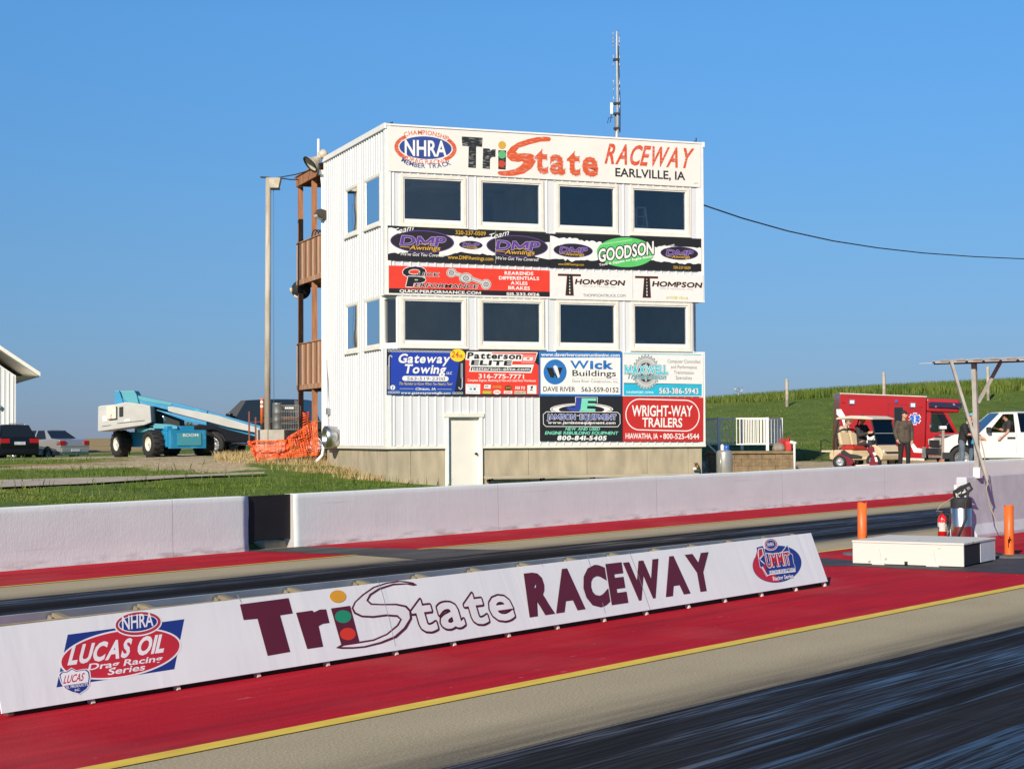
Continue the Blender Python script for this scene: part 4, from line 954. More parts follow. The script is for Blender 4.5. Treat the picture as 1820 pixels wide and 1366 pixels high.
S.poly((.6, .55, .4), [(1420, 572), (1540, 575), (1538, 608), (1418, 606)]); S.text(BK, 'HOLLEY', 1428, 598, 1530, 601, 16, bold=.01); S.done()
# ---- construction sign
CB = (.02, .15, .44)
S = bsign('construction_sign', 'white building contractor sign in a blue border with a round blue emblem', [(957.7, 624), (1105.5, 625.5), (1105.5, 704), (957.7, 703.5)], ink(CB))
S.z = (950, 600, 5.871)
S.poly((.80, .78, .74), [(60, 208), (893, 208), (893, 592), (62, 585)]); S.text(WH, 'www.daveriverconstructioninc.com', 65, 192, 886, 200, 36, bold=.02)
S.ell(CB, 212, 357, 121, 131); S.poly(BK, [(120, 312), (185, 314), (208, 380), (222, 345), (195, 310), (292, 312), (250, 415), (228, 420), (210, 385), (195, 420), (165, 412)]); S.poly((.72, .71, .68), [(192, 300), (213, 285), (235, 300), (262, 405), (242, 422), (205, 335)])
S.text(CB, 'Wick', 368, 322, 822, 324, 82, bold=.05); S.text((.03, .03, .03), 'Buildings', 392, 398, 848, 402, 60, bold=.012); S.line((.2, .2, .2), [(392, 424), (868, 428)], 3)
S.text((.12, .12, .12), 'Dave River Construction, Inc.', 393, 466, 872, 472, 30, bold=0); S.text((.02, .02, .02), 'DAVE RIVER', 88, 558, 424, 562, 48, bold=.014); S.text((.02, .02, .02), '563-559-0152', 486, 562, 876, 568, 48, bold=.014); S.done()
# ---- transmission sign
S = bsign('transmission_sign', 'white and turquoise transmission sign with a large grey gear', [(1106.2, 625.2), (1249.8, 627.5), (1249.8, 704.5), (1106.2, 703.8)], m_bwhite)
S.z = (950, 600, 5.871); TQ = (.02, .42, .60)
S.poly(TQ, [(928, 160), (1738, 176), (1738, 184), (928, 168)]); S.poly((.02, .10, .13), [(928, 470), (1742, 484), (1742, 492), (928, 480)]); S.poly(TQ, [(928, 480), (1742, 490), (1742, 606), (928, 602)])
g = []; n = 26
for i in range(n * 4):
    a = 2 * math.pi * (i - .5) / (n * 4); r = (1.0 if (i % 4) in (1, 2) else .885); g.append((1160 + 142 * r * math.cos(a), 362 + 180 * r * math.sin(a)))
S.poly((.05, .05, .05), [(1160 + (x - 1160) * 1.04, 362 + (y - 362) * 1.04) for x, y in g]); S.poly((.42, .44, .43), g); S.ell((.60, .60, .57), 1160, 362, 112, 142, inner=10); S.ell((.05, .05, .05), 1160, 362, 80, 102); S.ell((.5, .5, .5), 1160, 362, 14, 100); S.ell((.5, .5, .5), 1160, 362, 76, 18)
S.text((.03, .50, .62), 'MAXWELL', 940, 375, 1385, 378, 84, bold=.035, out=[(BK, .075), (WH, .05)]); S.text((.04, .30, .34), 'Transmission', 955, 425, 1365, 435, 52, bold=.014, shear=.3, out=[(BK, .05), (WH, .03)])
for tx, a, b, y in (('Computer Controlled', 1385, 1725, 262), ('and Performance', 1420, 1690, 320), ('Transmission', 1450, 1660, 377), ('Specialists', 1470, 1638, 432)): S.text((.16, .16, .15), tx, a, y, b, y + 6, 36, bold=.0)
S.text((.7, .8, .82), 'DAVENPORT, IOWA', 957, 578, 1238, 581, 22, bold=.015); S.text(WH, '563-386-5943', 1297, 580, 1706, 585, 56, bold=.022, out=[((.03, .12, .16), .035)]); S.done()
# ---- equipment sign
S = bsign('equipment_sign', 'black engine rebuilding equipment sign with blue and mint letters', [(959, 704.4), (1106, 704.8), (1106, 783.8), (959.3, 783.2)], ink(BK))
S.z = (950, 600, 5.871); MNT = (.18, .62, .45); JB = (.03, .055, .33)
S.ell(WH, 488, 745, 328, 62); S.ell(BK, 488, 745, 316, 54); S.ell(WH, 488, 745, 306, 48); S.ell(BK, 488, 750, 238, 46)
S.poly(WH, [(422, 618), (655, 620), (655, 680), (422, 680)]); S.poly(BK, [(428, 622), (650, 624), (650, 690), (428, 690)])
S.poly(JB, [(432, 628), (488, 630), (478, 740), (455, 765), (400, 768), (345, 750), (330, 725), (360, 712), (390, 728), (420, 722)]); S.poly(MNT, [(490, 630), (643, 632), (640, 660), (555, 658), (552, 682), (635, 684), (632, 712), (548, 710), (545, 738), (632, 742), (630, 768), (460, 765), (478, 745)])
for dx in (0,):
    r = 28; q = [(118, 772), (862, 776), (888, 800), (890, 895), (865, 928), (118, 925), (90, 900), (88, 800), (118, 772)]
    S.poly(BK, q[:-1]); S.line(WH, q, 6)
S.text(JB, 'JAMISON', 128, 850, 425, 852, 54, bold=.03, out=[(WH, .045)]); S.text(JB, 'EQUIPMENT', 470, 852, 850, 855, 54, bold=.03, out=[(WH, .045)]); S.line(WH, [(435, 812), (466, 812)], 6)
S.text(WH, 'www.jamisonequipment.com', 135, 897, 840, 900, 28, bold=.03, shear=.2)
S.text(MNT, 'NEW AND USED', 318, 964, 676, 966, 30, bold=.025, shear=.25); S.text(MNT, 'ENGINE REBUILDING EQUIPMENT', 105, 1008, 865, 1010, 32, bold=.025, shear=.25); S.text(WH, '800-841-5405', 232, 1066, 745, 1068, 44, bold=.045, shear=.2); S.done()
# ---- trailer sign
S = bsign('trailer_sign', 'red trailer dealer sign with white outlined oval at the lower right of the tower', [(1106.7, 704.8), (1249.5, 706.3), (1249.3, 784.5), (1106.7, 783.8)], ink((.50, .022, .018)))
S.z = (950, 600, 5.871)
q = arc_pts(1090, 800, 140, 160, 90, 270, 16) + arc_pts(1575, 812, 140, 160, 270, 450, 16); q.append(q[0]); S.line(WH, q, 11)
S.text(WH, 'WRIGHT-WAY', 1012, 815, 1645, 818, 108, bold=.02, shear=.02); S.text(WH, 'TRAILERS', 1120, 928, 1538, 932, 92, bold=.02, shear=.02)
S.text(WH, 'HIAWATHA, IA', 947, 1050, 1285, 1053, 54, bold=.018); S.ell(WH, 1315, 1028, 9, 10); S.text(WH, '800-525-4544', 1340, 1053, 1715, 1055, 54, bold=.018); S.done()
# ================================================================== along the track
def wall_h(x, yb, yt):
    P = tp(x, yb); return dp(x, yt, P.y).z - P.z
HW = np.mean([wall_h(0, 1013, 901), wall_h(1180, 918.5, 845.3), wall_h(1420, 898.5, 834)])
print('wall height', HW, [wall_h(0, 1013, 901), wall_h(1180, 918.5, 845.3), wall_h(1420, 898.5, 834), wall_h(1690, 877.3, 821.5)])
M, N, L, b = nodes('painted_concrete'); b.inputs['Roughness'].default_value = .6
c = tramp(N, L, tnoise(N, L, (.5, 1, 1.5), 2, 7), [(.3, (.71, .765, .75)), (.7, (.77, .82, .805))])
c = tmix(N, L, .3, c, tramp(N, L, tnoise(N, L, (3, 1, .25), 6, 6), [(.3, (.67, .715, .705)), (.6, (.79, .835, .82))]))
gx = N.new('ShaderNodeTexCoord'); sx = N.new('ShaderNodeSeparateXYZ'); L.new(gx.outputs['Object'], sx.inputs[0])
fr = N.new('ShaderNodeMath'); fr.operation = 'PINGPONG'; L.new(sx.outputs[0], fr.inputs[0]); fr.inputs[1].default_value = 3.05
lt_ = N.new('ShaderNodeMath'); lt_.operation = 'LESS_THAN'; L.new(fr.outputs[0], lt_.inputs[0]); lt_.inputs[1].default_value = .006
c = tmix(N, L, lt_.outputs[0], c, (.42, .40, .39))
gr_ = N.new('ShaderNodeMapRange'); gr_.inputs[1].default_value = .02; gr_.inputs[2].default_value = .16; gr_.inputs[3].default_value = 1; gr_.inputs[4].default_value = 0; L.new(sx.outputs[2], gr_.inputs[0])
gm_ = N.new('ShaderNodeMath'); gm_.operation = 'MULTIPLY'; L.new(gr_.outputs[0], gm_.inputs[0]); L.new(tramp(N, L, tnoise(N, L, (.4, 1, 2), 5, 7), [(.45, (0,) * 3), (.7, (.8,) * 3)]), gm_.inputs[1])
c = tmix(N, L, gm_.outputs[0], c, (.30, .22, .20))
c = tmix(N, L, tramp(N, L, tnoise(N, L, (.05, 1, 1.6), 7, 6, .4), [(.66, (0,) * 3), (.76, (.30,) * 3)]), c, (.32, .31, .32))
L.new(c, b.inputs['Base Color'])
n1 = tnoise(N, L, (1, 1, 1), 5, 8, 0); n2 = tnoise(N, L, (1.2, 1, .6), 26, 7)
ad = N.new('ShaderNodeMath'); ad.operation = 'ADD'; L.new(n1, ad.inputs[0]); L.new(n2, ad.inputs[1])
tbump(N, L, b, ad.outputs[0], .2, .014); m_wall = M
def wall_mesh(name, u0, u1, label, seed):
    t = None; L_ = u1 - u0; nu = max(8, int(L_ / .16)); prof = [(-.03, 0.), (-.015, .12), (-.01, .3), (-.006, .5), (-.002, .7), (0, HW - .1), (.002, HW - .015), (.012, HW), (.11, HW + .004), (.2, HW), (.22, HW - .03), (.22, 0)]
    vs = []; fs = []; n = len(prof)
    for i in range(nu + 1):
        u = L_ * i / nu
        for j, (c, z) in enumerate(prof):
            q = Vector((u * .8 + seed, c * 3, z * 1.6)); w_ = mnoise.noise(q) * .006 + mnoise.noise(q * 4.1) * .003
            wz = mnoise.noise(Vector((u * .12 + seed, 3, 1))) * .010 + mnoise.noise(Vector((u * 1.1, seed, 1))) * .004
            e = .02 * mnoise.noise(Vector((seed, z * 3, c))) if i in (0, nu) else 0
            vs.append((u + e, c + (w_ if j < 8 else 0), z + (wz if z > .2 else 0) + (0 if z else mnoise.noise(Vector((u * 2, 0, seed))) * .01)))
    for i in range(nu):
        for j in range(n - 1): a = i * n + j; fs.append((a, a + 1, a + n + 1, a + n))
    fs += [tuple(range(n)), tuple(reversed(range(nu * n, nu * n + n)))]
    mb = MB(); mb.add(vs, fs, m_wall, True); o = mb.build(name)
    for p in o.data.polygons[-2:]: p.use_smooth = False
    o.matrix_world = TM @ Matrix.Translation((u0, c_wall, 0)); return tag(o, label, 'concrete wall')
uL = tl(447, 979.3)[0]; uR = tl(521, 972.5)[0]
wall_mesh('concrete_wall', -16, uL, 'white painted concrete wall ending left of the black gate', 1.3)
uE = tl(1846, 864.5)[0]; wr = wall_mesh('concrete_wall', uR, uE, 'long white painted concrete wall running right from the black gate', 7.7)
m_crack = mat('crack', (.25, .24, .24), .9)
# gate in the gap
m_gate = mat('black_board', (.008, .008, .009), .65, var=.3, scale=3)
gt = thing('gate', 'flat black gate board closing the gap between the white walls', 'gate', M=TM @ Matrix.Translation((uL, c_wall + .06, 0)))
wg = uR - uL
mb = MB(); mb.box(.01, wg - .01, 0, .05, .17, HW - .005, m_gate); mb.build('board', gt, bevel=.006)
mb = MB(); mb.box(.05, wg - .05, .052, .1, .3, .4, m_gate); mb.box(.05, wg - .05, .052, .1, HW - .25, HW - .15, m_gate); mb.build('rail', gt)
ft = MB(); ft.box(0, .55, 0, .3, 0, .15, m_conc); o = ft.build('footing', gt, bevel=.02); o.location = (wg - .55, .1, -.02)
# joints cut in the right wall
# ------------------------------------------------ banner barricade in the middle
BB0 = tp(1470, 1033.5, .06); BB1 = plane_hit(1440, 947, BB0, TU); LEAN = BB1 - BB0
tloc = TMI @ BB0; c_b0 = tloc.y; bh = LEAN.length; lt = (TMI.to_3x3() @ LEAN)
print('banner lean', lt, bh)
uA = tl(2, 1270)[0]; uB = tloc.x
bar = thing('banner_barricade', 'long low A-frame barricade with a white vinyl raceway banner', 'barrier', M=TM @ Matrix.Translation((uA, c_b0, 0)))
bpy.context.view_layer.update()
M, N, L, b = nodes('banner_vinyl'); b.inputs['Roughness'].default_value = .38
L.new(tramp(N, L, tnoise(N, L, (.6, 1, 1), 1.5, 6), [(.3, (.74, .76, .76)), (.7, (.79, .81, .81))]), b.inputs['Base Color'])
bw_ = tnoise(N, L, (1, 1, .22), 1.6, 4, .8); tbump(N, L, b, bw_, .22, .05); m_vinyl = M
MAR = (.10, .008, .022)
S = Sign('banner', '', '', BB0, TU, LEAN, [(-24, 1116.5), (1440, 947), (1470, 1033), (2, 1268)], m_vinyl, thick=.012, parent=bar)
del_ = [k for k in ('label', 'category') if k in S.root]
for k in del_: del S.root[k]
BL = (.012, .035, .22); BR = (.52, .020, .035); BWH = (.80, .79, .80)
S.z = (0, 1020, 3.5)
S.poly(BL, [(415, 378), (1140, 281), (1078, 592), (345, 705)])
S.ell(BWH, 743, 497, 384, 149, -9.5); S.ell(BR, 743, 497, 372, 139, -9.5)
S.ell(BWH, 853, 310, 149, 78, -6); S.ell((.42, .03, .05), 853, 309, 141, 71, -6); S.ell(BWH, 852, 308, 124, 54, -6); S.ell(BL, 852, 307, 118, 49, -6)
S.text(BWH, 'NHRA', 753, 350, 948, 322, 84, bold=.015, shear=.28)
S.text(BWH, 'LUCAS OIL', 414, 563, 1010, 482, 108, bold=.04, shear=.62)
S.text(BWH, 'Drag Racing', 540, 599, 1000, 542, 38, bold=.02, shear=.62); S.text(BWH, 'Series', 662, 629, 893, 597, 38, bold=.02, shear=.62)
sh = [(362, 628), (375, 612), (410, 608), (438, 588), (468, 604), (505, 596), (530, 594), (548, 610), (552, 640), (545, 690), (530, 715), (487, 744), (440, 732), (400, 712), (378, 680)]
ctr = (458, 662)
S.poly(BWH, [(ctr[0] + (x - ctr[0]) * 1.07, ctr[1] + (y - ctr[1]) * 1.07) for x, y in sh]); S.poly(BL, sh); S.poly(BWH, [(ctr[0] + (x - ctr[0]) * .92, ctr[1] + (y - ctr[1]) * .92) for x, y in sh[:9]] + [(541, 674), (384, 697)])
S.text((.45, .02, .03), 'LUCAS', 386, 683, 510, 663, 46, bold=.02, shear=.6); S.text(BWH, 'OIL PRODUCTS', 392, 716, 540, 694, 16, bold=.02, shear=.3); S.text(BWH, 'INC.', 458, 731, 492, 725, 14, bold=.02, shear=.3)
S.z = (400, 960, 3.370)
S.poly(MAR, [(82, 385), (373, 347), (398, 438), (322, 450), (383, 668), (248, 692), (187, 470), (104, 478)])
S.poly(MAR, [(418, 435), (516, 421), (526, 432), (560, 416), (598, 414), (618, 495), (580, 500), (553, 514), (580, 637), (485, 651)])
S.poly(MAR, [(627, 409), (742, 393), (798, 611), (690, 631)])
S.ell((.70, .34, .02), 669, 337, 49, 37); S.ell((.015, .26, .13), 700, 458, 49, 38); S.ell((.60, .035, .012), 728, 562, 47, 37)
SO = [(1143, 268), (1120, 254), (1075, 246), (1025, 244), (960, 254), (880, 280), (815, 325), (768, 370), (750, 408), (765, 440), (810, 461), (880, 465), (960, 455), (1020, 459), (1041, 475), (1022, 508), (960, 560), (880, 594), (780, 610), (690, 624), (657, 645), (690, 650), (760, 649), (830, 643), (930, 619), (1020, 584), (1080, 530), (1113, 470), (1108, 422), (1080, 392), (1020, 380), (930, 382), (872, 379), (850, 360), (868, 330), (920, 296), (1000, 270), (1080, 264), (1120, 273)]
SI = [(1095, 258), (1040, 252), (965, 262), (888, 287), (824, 331), (777, 374), (762, 408), (775, 432), (814, 451), (880, 454), (960, 444), (1026, 449), (1053, 475), (1032, 514), (966, 568), (885, 604), (785, 621), (705, 633), (690, 640), (760, 640), (828, 634), (923, 609), (1008, 574), (1064, 524), (1099, 468), (1095, 427), (1072, 403), (1016, 391), (930, 391), (866, 389), (838, 362), (858, 323), (914, 287), (1000, 260)]
S.poly(MAR, SO); S.poly((.74, .74, .75), SI)
S.text((.74, .74, .75), 'tate', 1143, 549, 1735, 464, 222, bold=.022, out=[(MAR, .04)], sp=.075)
S.z = (900, 920, 3.0333)
S.mw = .05; S.text(MAR, 'RACEWAY', 116, 518, 1118, 371, 203, bold=.066, shear=.26, sp=.03); S.mw = .02
S.ell(BL, 1453, 250, 132, 98, -8); S.ell((.48, .015, .035), 1453, 250, 130, 96, -8, 90, 225); S.poly((.48, .015, .035), [(1324, 262), (1345, 180), (1385, 168), (1400, 250), (1470, 345), (1400, 330), (1345, 300)])
S.ell(BWH, 1420, 145, 38, 33); S.ell((.45, .03, .05), 1420, 145, 34, 30, inner=5); S.ell(BL, 1420, 145, 27, 23); S.text(BWH, 'NHRA', 1402, 156, 1438, 151, 20, bold=.015, shear=.3)
q = [(1340, 160), (1378, 150), (1388, 192), (1450, 196), (1480, 185), (1508, 146), (1522, 190), (1536, 200), (1542, 245), (1550, 262), (1552, 290), (1410, 308), (1395, 315), (1372, 272), (1362, 268), (1350, 200)]
S.poly(BL, q); S.line(BWH, q + [q[0]], 4)
S.poly(BWH, [(1350, 168), (1374, 162), (1382, 200), (1362, 225), (1385, 245), (1402, 318), (1370, 265), (1392, 258), (1368, 238), (1352, 215)]); S.poly((.48, .015, .035), [(1354, 172), (1371, 167), (1377, 199), (1358, 220), (1386, 252), (1398, 305), (1374, 262), (1397, 258), (1372, 236), (1355, 212)])
S.text((.48, .015, .035), 'UMMIT', 1400, 268, 1528, 250, 66, bold=.02, shear=.28, out=[(BWH, .05)])
S.poly(BWH, [(1408, 288), (1546, 270), (1550, 288), (1412, 306)]); S.text(BL, 'RACING EQUIPMENT', 1412, 304, 1548, 286, 15, bold=.015, shear=.2); S.text(BWH, 'Racing Series', 1432, 340, 1542, 324, 22, bold=.02, shear=.3)
for c_, pts in (((.30, .30, .32), [(655, 185), (700, 300), (768, 497)]), ((.42, .42, .44), [(430, 205), (446, 270)]), ((.42, .42, .44), [(510, 460), (526, 515)]), ((.45, .45, .47), [(178, 250), (190, 262)])): S.line(c_, pts, 3)
S.z = (400, 960, 3.370); S.line((.45, .45, .47), [(905, 240), (922, 290), (965, 440), (1010, 635)], 3); S.line((.45, .45, .46), [(65, 330), (85, 372)], 4)
S.done()
BLEN = uB - uA
m_back = mat('blue_grey_sheet', (.62, .70, .70), .5, var=.12, scale=2)
m_wood = mat('old_timber', (.40, .33, .20), .8, var=.25, scale=4)
m_sw = mat('grey_timber', (.22, .185, .12), .85, var=.2)
m_postw = mat('pale_post', (.62, .58, .48), .7, var=.15)
m_dwood = mat('dark_timber', (.07, .055, .04), .85, var=.3, scale=4)
g_, dz = .30, .0; tz = lt.z + .06; ty = lt.y
mb = MB(); mb.add([(-.1, ty + g_, tz + dz), (BLEN + .0, ty + g_, tz + dz - .01), (BLEN + .0, ty * 2 + g_ + .03, .04), (-.1, ty * 2 + g_ + .03, .04), (-.1, ty + g_ + .015, tz + dz), (BLEN, ty + g_ + .015, tz + dz - .01), (BLEN, ty * 2 + g_ + .045, .04), (-.1, ty * 2 + g_ + .045, .04)],
               [(0, 1, 2, 3), (7, 6, 5, 4), (0, 4, 5, 1), (1, 5, 6, 2), (2, 6, 7, 3), (3, 7, 4, 0)], m_back); mb.build('back_sheet', bar)
mb = MB(); mb.bar((0, .10, .03), (BLEN, .10, .03), .07, .055, m_dwood); mb.build('base_rail', bar)
post_px = [(165, 1244), (317, 1217), (460, 1193), (583, 1171), (705, 1151), (808, 1135), (905, 1120), (992, 1106), (1075, 1093), (1150, 1081), (1225, 1069), (1290, 1060), (1355, 1050), (1416, 1042), (1467, 1035)]
for k, p in enumerate(post_px):
    u = (TMI @ plane_hit(p[0], p[1], tw(0, c_b0), TV)).x - uA; mb = MB()
    mb.bar((u, .012, 0), (u, ty + .035, tz - .05), .05, .035, m_postw, (1, 0, 0)); mb.bar((u, ty * 2 + g_, 0), (u, ty + g_ - .03, tz - .04), .05, .03, m_sw, (1, 0, 0))
    mb.bar((u + .04, ty + .05, tz - .07), (u + .04, ty + g_ - .02, tz - .03), .06, .035, m_sw); mb.build('frame', bar)
mb = MB(); mb.bar((0, ty + .045, tz - .05), (BLEN, ty + .045, tz - .05), .04, .03, m_wood); mb.build('top_rail', bar)

# ------------------------------------------------ white starting-line box
ZB = .37
def up_(x, y, h): return tp(x, y, h)
A0 = up_(1515.5, 959.5, ZB); A1 = up_(1712.6, 965, ZB); A3 = up_(1599.5, 950.4, ZB); A2 = A1 + (A3 - A0)
ux = (A1 - A0); Lx = ux.length; ux.normalize(); uy = (A3 - A0); uy = uy - ux * uy.dot(ux); Ly = uy.length; uy.normalize()
print('box', Lx, Ly, px_of(A2))
bx = thing('platform_box', 'low white painted wooden platform box with black right end between orange tubes', 'box', M=Matrix((ux, uy, ux.cross(uy))).transposed().to_4x4())
m4 = bx.matrix_world.copy(); m4.translation = A0 - Vector((0, 0, ZB)); bx.matrix_world = m4
m_wbox = mat('chipped_white_paint', (.60, .575, .52), .6, c2=(.30, .25, .18), thr=(.67, .72), scale=6, detail=10, bump=.15, bscale=30)
m_gbox = mat('grey_white_paint', (.60, .61, .63), .6, var=.08, scale=4)
Ly = min(Ly, 2.4)
mb = MB(); mb.box(0, Lx, 0, .03, .02, ZB - .03, m_wbox); mb.box(0, .03, .032, Ly, .02, ZB - .03, m_wbox); mb.box(0, Lx, Ly - .03, Ly, .02, ZB - .03, m_wbox); mb.build('side_board', bx)
mb = MB(); mb.box(-.01, Lx + .01, -.012, Ly + .01, ZB - .03, ZB, m_wbox); mb.build('top', bx, bevel=.005)
mb = MB(); mb.box(Lx - .04, Lx - .005, .032, Ly * .52, .03, ZB - .032, m_gate); mb.build('end_board', bx)
mb = MB(); mb.box(Lx - .04, Lx + .0, Ly * .52 + .01, Ly - .032, .03, ZB - .032, m_gbox); mb.build('end_panel', bx)
for xx in (.42, 1.28):
    mb = MB(); mb.add([(xx - .05, -.016, .04), (xx + .05, -.016, .04), (xx + .02, -.016, .26), (xx - .02, -.016, .26), (xx - .05, -.001, .04), (xx + .05, -.001, .04), (xx + .02, -.001, .26), (xx - .02, -.001, .26)], [(0, 1, 2, 3), (0, 4, 5, 1), (1, 5, 6, 2), (2, 6, 7, 3), (3, 7, 4, 0)], m_wbox)
    mb.box(xx - .1, xx + .1, -.03, -.001, .0, .04, m_wbox); mb.build('hinge', bx)
mb = MB(); mb.tube([(.86, -.012, .02), (.86, -.012, .07)], .025, m_rub, 8); mb.build('peg', bx)

# ------------------------------------------------ orange marker tubes
m_or = mat('orange_plastic', (.70, .13, .018), .45, var=.08, scale=3)
def tube_marker(px_, yb, yt, lab, sy):
    P = tp(px_, yb); h = dp(px_, yt, P.y).z - P.z
    t = thing('marker_tube', lab, 'marker tube', P, sy, 'orange tubes by the starting box')
    mb = MB(); r = .078
    ang = [2 * math.pi * k / 24 for k in range(24)]
    zs = [.04, .12, .16, .30, .34, h]
    vs = [(r * math.cos(a), r * math.sin(a), z + (.012 * math.sin(3 * a) if z == h else 0)) for z in zs for a in ang]; fs = []
    for i in range(len(zs) - 1):
        for k in range(24):
            if i in (1, 2, 3) and (k in (16, 17, 18) if i == 2 else k == 17): continue
            fs.append((i * 24 + k, i * 24 + (k + 1) % 24, (i + 1) * 24 + (k + 1) % 24, (i + 1) * 24 + k))
    n0 = len(vs); vs += [(x * .9, y * .9, z) for x, y, z in vs]; fs += [tuple(reversed([i + n0 for i in f])) for f in fs]
    fs += [(5 * 24 + k, 5 * 24 + (k + 1) % 24, n0 + 5 * 24 + (k + 1) % 24, n0 + 5 * 24 + k) for k in range(24)]
    mb.add(vs, fs, m_or, True); mb.build('tube', t, fix=False)
    mb = MB(); mb.lathe([(0, .05), (.1, .05), (.12, .045), (.27, .04), (.32, .03), (.33, 0)], mat('rubber_base', (.085, .09, .09), .8, var=.2, scale=8, bump=.3), 28); mb.build('base', t)
    mb = MB(); mb.tube([(-.05 + .03 * math.sin(i), -.3 + i * .018, .06 + .012 * (i % 2)) for i in range(12)], .012, m_dark, 6); o = mb.build('chain', t); o.location = (-.12, .2, 0)
    return t
tube_marker(1794, 990, 898, 'orange marker tube on a round rubber base right of the white box', 0.)
tube_marker(1533, 985, 893, 'orange marker tube standing behind the left end of the white box', 1.2)

# ------------------------------------------------ jersey barrier with the canopy
uj, cj = tl(1737, 957)
jb = thing('jersey_barrier', 'grey white concrete jersey barrier carrying the canopy posts', 'barrier', M=TM @ Matrix.Translation((uj, cj, 0)))
HJ = dp(1712, 847.5, (TM @ Vector((uj, cj + .3, 0))).y).z - (TM @ Vector((uj, cj + .3, 0))).z
m_jer = mat('grey_white_paint_concrete', (.50, .51, .55), .7, var=.10, scale=3, bump=.2, bscale=25)
prof = [(0, 0), (0, .07), (.13, .26), (.20, HJ), (.40, HJ), (.47, .26), (.60, .07), (.60, 0)]
mb = MB(); L_ = 5.2; n = len(prof)
vs = [(u, c, z) for u in (0, L_) for c, z in prof]
mb.add(vs, [tuple(range(n)), tuple(reversed(range(n, 2 * n)))] + [(i, (i + 1) % n, n + (i + 1) % n, n + i) for i in range(n)], m_jer); mb.build('body', jb, bevel=.015)
print('jersey', HJ, uj, cj)
# canopy
m_post = mat('painted_post', (.35, .33, .295), .6, var=.2, scale=4)
PB = TM @ Vector((uj + .42, cj + .3, HJ)); Yp = PB.y
PB = dp(1738, 846, Yp); PT = dp(1731, 641, Yp - .05)
cn = thing('canopy', 'flat corrugated metal canopy on a braced post above the jersey barrier', 'canopy', PB, math.atan2(TV.y, TV.x))
RC = Matrix.Rotation(-math.atan2(TV.y, TV.x), 3, 'Z')
def cl(v): return RC @ (v - PB)
pt = cl(PT); zr = pt.z
mb = MB(); mb.bar((0, 0, -.02), pt, .085, .085, m_post); mb.build('post', cn)
mb = MB(); mb.bar((0, 0, -.03), (0, 0, .17), .13, .13, m_bwhite); mb.build('post_base', cn)
a = cl(dp(1690, 641, Yp - .25)); bq = cl(dp(1757, 862, Yp - .25)); mb = MB(); mb.bar(a, bq, .085, .05, m_post); mb.build('brace', cn)
a = cl(dp(1780, 640, Yp + .12)); bq = cl(dp(1738, 716, Yp)); mb = MB(); mb.bar(a, bq, .07, .05, m_post); mb.build('brace', cn)
xa = cl(plane_hit(1644, 637, PT + Vector((0, 0, .08)), Vector((TU.x, TU.y, 0)).normalized())).x
m_angle = mat('rusty_angle_iron', (.16, .11, .08), .7, var=.3, scale=5)
m_tin = mat('tin_sheet', (.62, .60, .56), .5, metal=.3, var=.15, scale=2)
mb = MB(); mb.box(xa + .2, 3.6, -.12, -.06, zr - .05, zr + .02, m_angle); mb.box(xa + .2, 3.6, .75, .81, zr - .02, zr + .06, m_angle); mb.build('purlin', cn)
mb = MB(); x = xa; pr = []
while x < 3.6:
    for dx, dz_ in ((0, 0), (.27, 0), (.285, .035), (.32, .035), (.335, 0)): pr.append((x + dx, zr + .066 + dz_))
    x += .335
v0 = [(x, -.35, z - .10) for x, z in pr]; v1 = [(x, 1.0, z) for x, z in pr]; n = len(pr)
mb.add(v0 + v1 + [(x, y, z + .006) for x, y, z in v0 + v1], [(i, i + 1, n + i + 1, n + i) for i in range(n - 1)] + [(2 * n + n + i, 2 * n + n + i + 1, 2 * n + i + 1, 2 * n + i) for i in range(n - 1)] + [(i, 2 * n + i, 2 * n + i + 1, i + 1) for i in range(n - 1)], m_tin); mb.build('roof_sheet', cn)
# cable hanging down the barrier
m_wire = mat('beige_wire', (.35, .30, .22), .6)
pts = [dp(x, y, Yp - .42 - i * .02) for i, (x, y) in enumerate(((1741, 775), (1748, 800), (1753, 835), (1756, 850), (1753, 868), (1758, 895), (1768, 920), (1776, 940), (1781, 952)))]
mb = MB(); mb.tube(pts, .011, m_wire, 6); tag(mb.build('cable'), 'thin beige cable hanging from the canopy post over the barrier', 'cable')

# ------------------------------------------------ sprayer keg and extinguisher
Pk = tp(1709, 958); Pk = tp(1709, 959)
hk = dp(1709, 893, Pk.y).z - Pk.z; rk = 18 / FPX * Pk.y
kg = thing('sprayer_keg', 'stainless steel keg with a black sprayer gun and hose on its lid', 'keg', Pk)
mb = MB(); mb.lathe([(0, 0), (rk * .96, 0), (rk, .02), (rk, hk * .35), (rk * 1.015, hk * .36), (rk, hk * .38), (rk, hk * .96), (rk * .9, hk), (0, hk)], m_steel, 32); mb.build('body', kg)
mb = MB(); mb.lathe([(rk * 1.03, hk * .86), (rk * 1.04, hk), (rk * 1.0, hk * 1.12), (rk * .85, hk * 1.14), (0, hk * 1.14)], m_rub, 24); mb.build('lid', kg)
mb = MB()
mb.tube([(-.12, -.02, hk * 1.12), (-.14, -.04, hk * 1.3), (-.02, -.06, hk * 1.42), (.14, -.05, hk * 1.5), (.2, -.03, hk * 1.38), (.08, -.05, hk * 1.24), (-.06, -.08, hk * 1.2)], .028, m_rub, 8)
mb.tube([(.05, -.1, hk * 1.44), (.1, -.13, hk * 1.26), (.03, -rk - .01, hk * .98), (.04, -rk - .02, hk * .6), (-.05, -rk - .01, hk * .3), (-.1, -rk * .9, hk * .1)], .022, m_rub, 8)
mb.bar((-.1, -.06, hk * 1.28), (.16, -.04, hk * 1.52), .07, .05, m_rub); mb.build('sprayer_gun', kg)
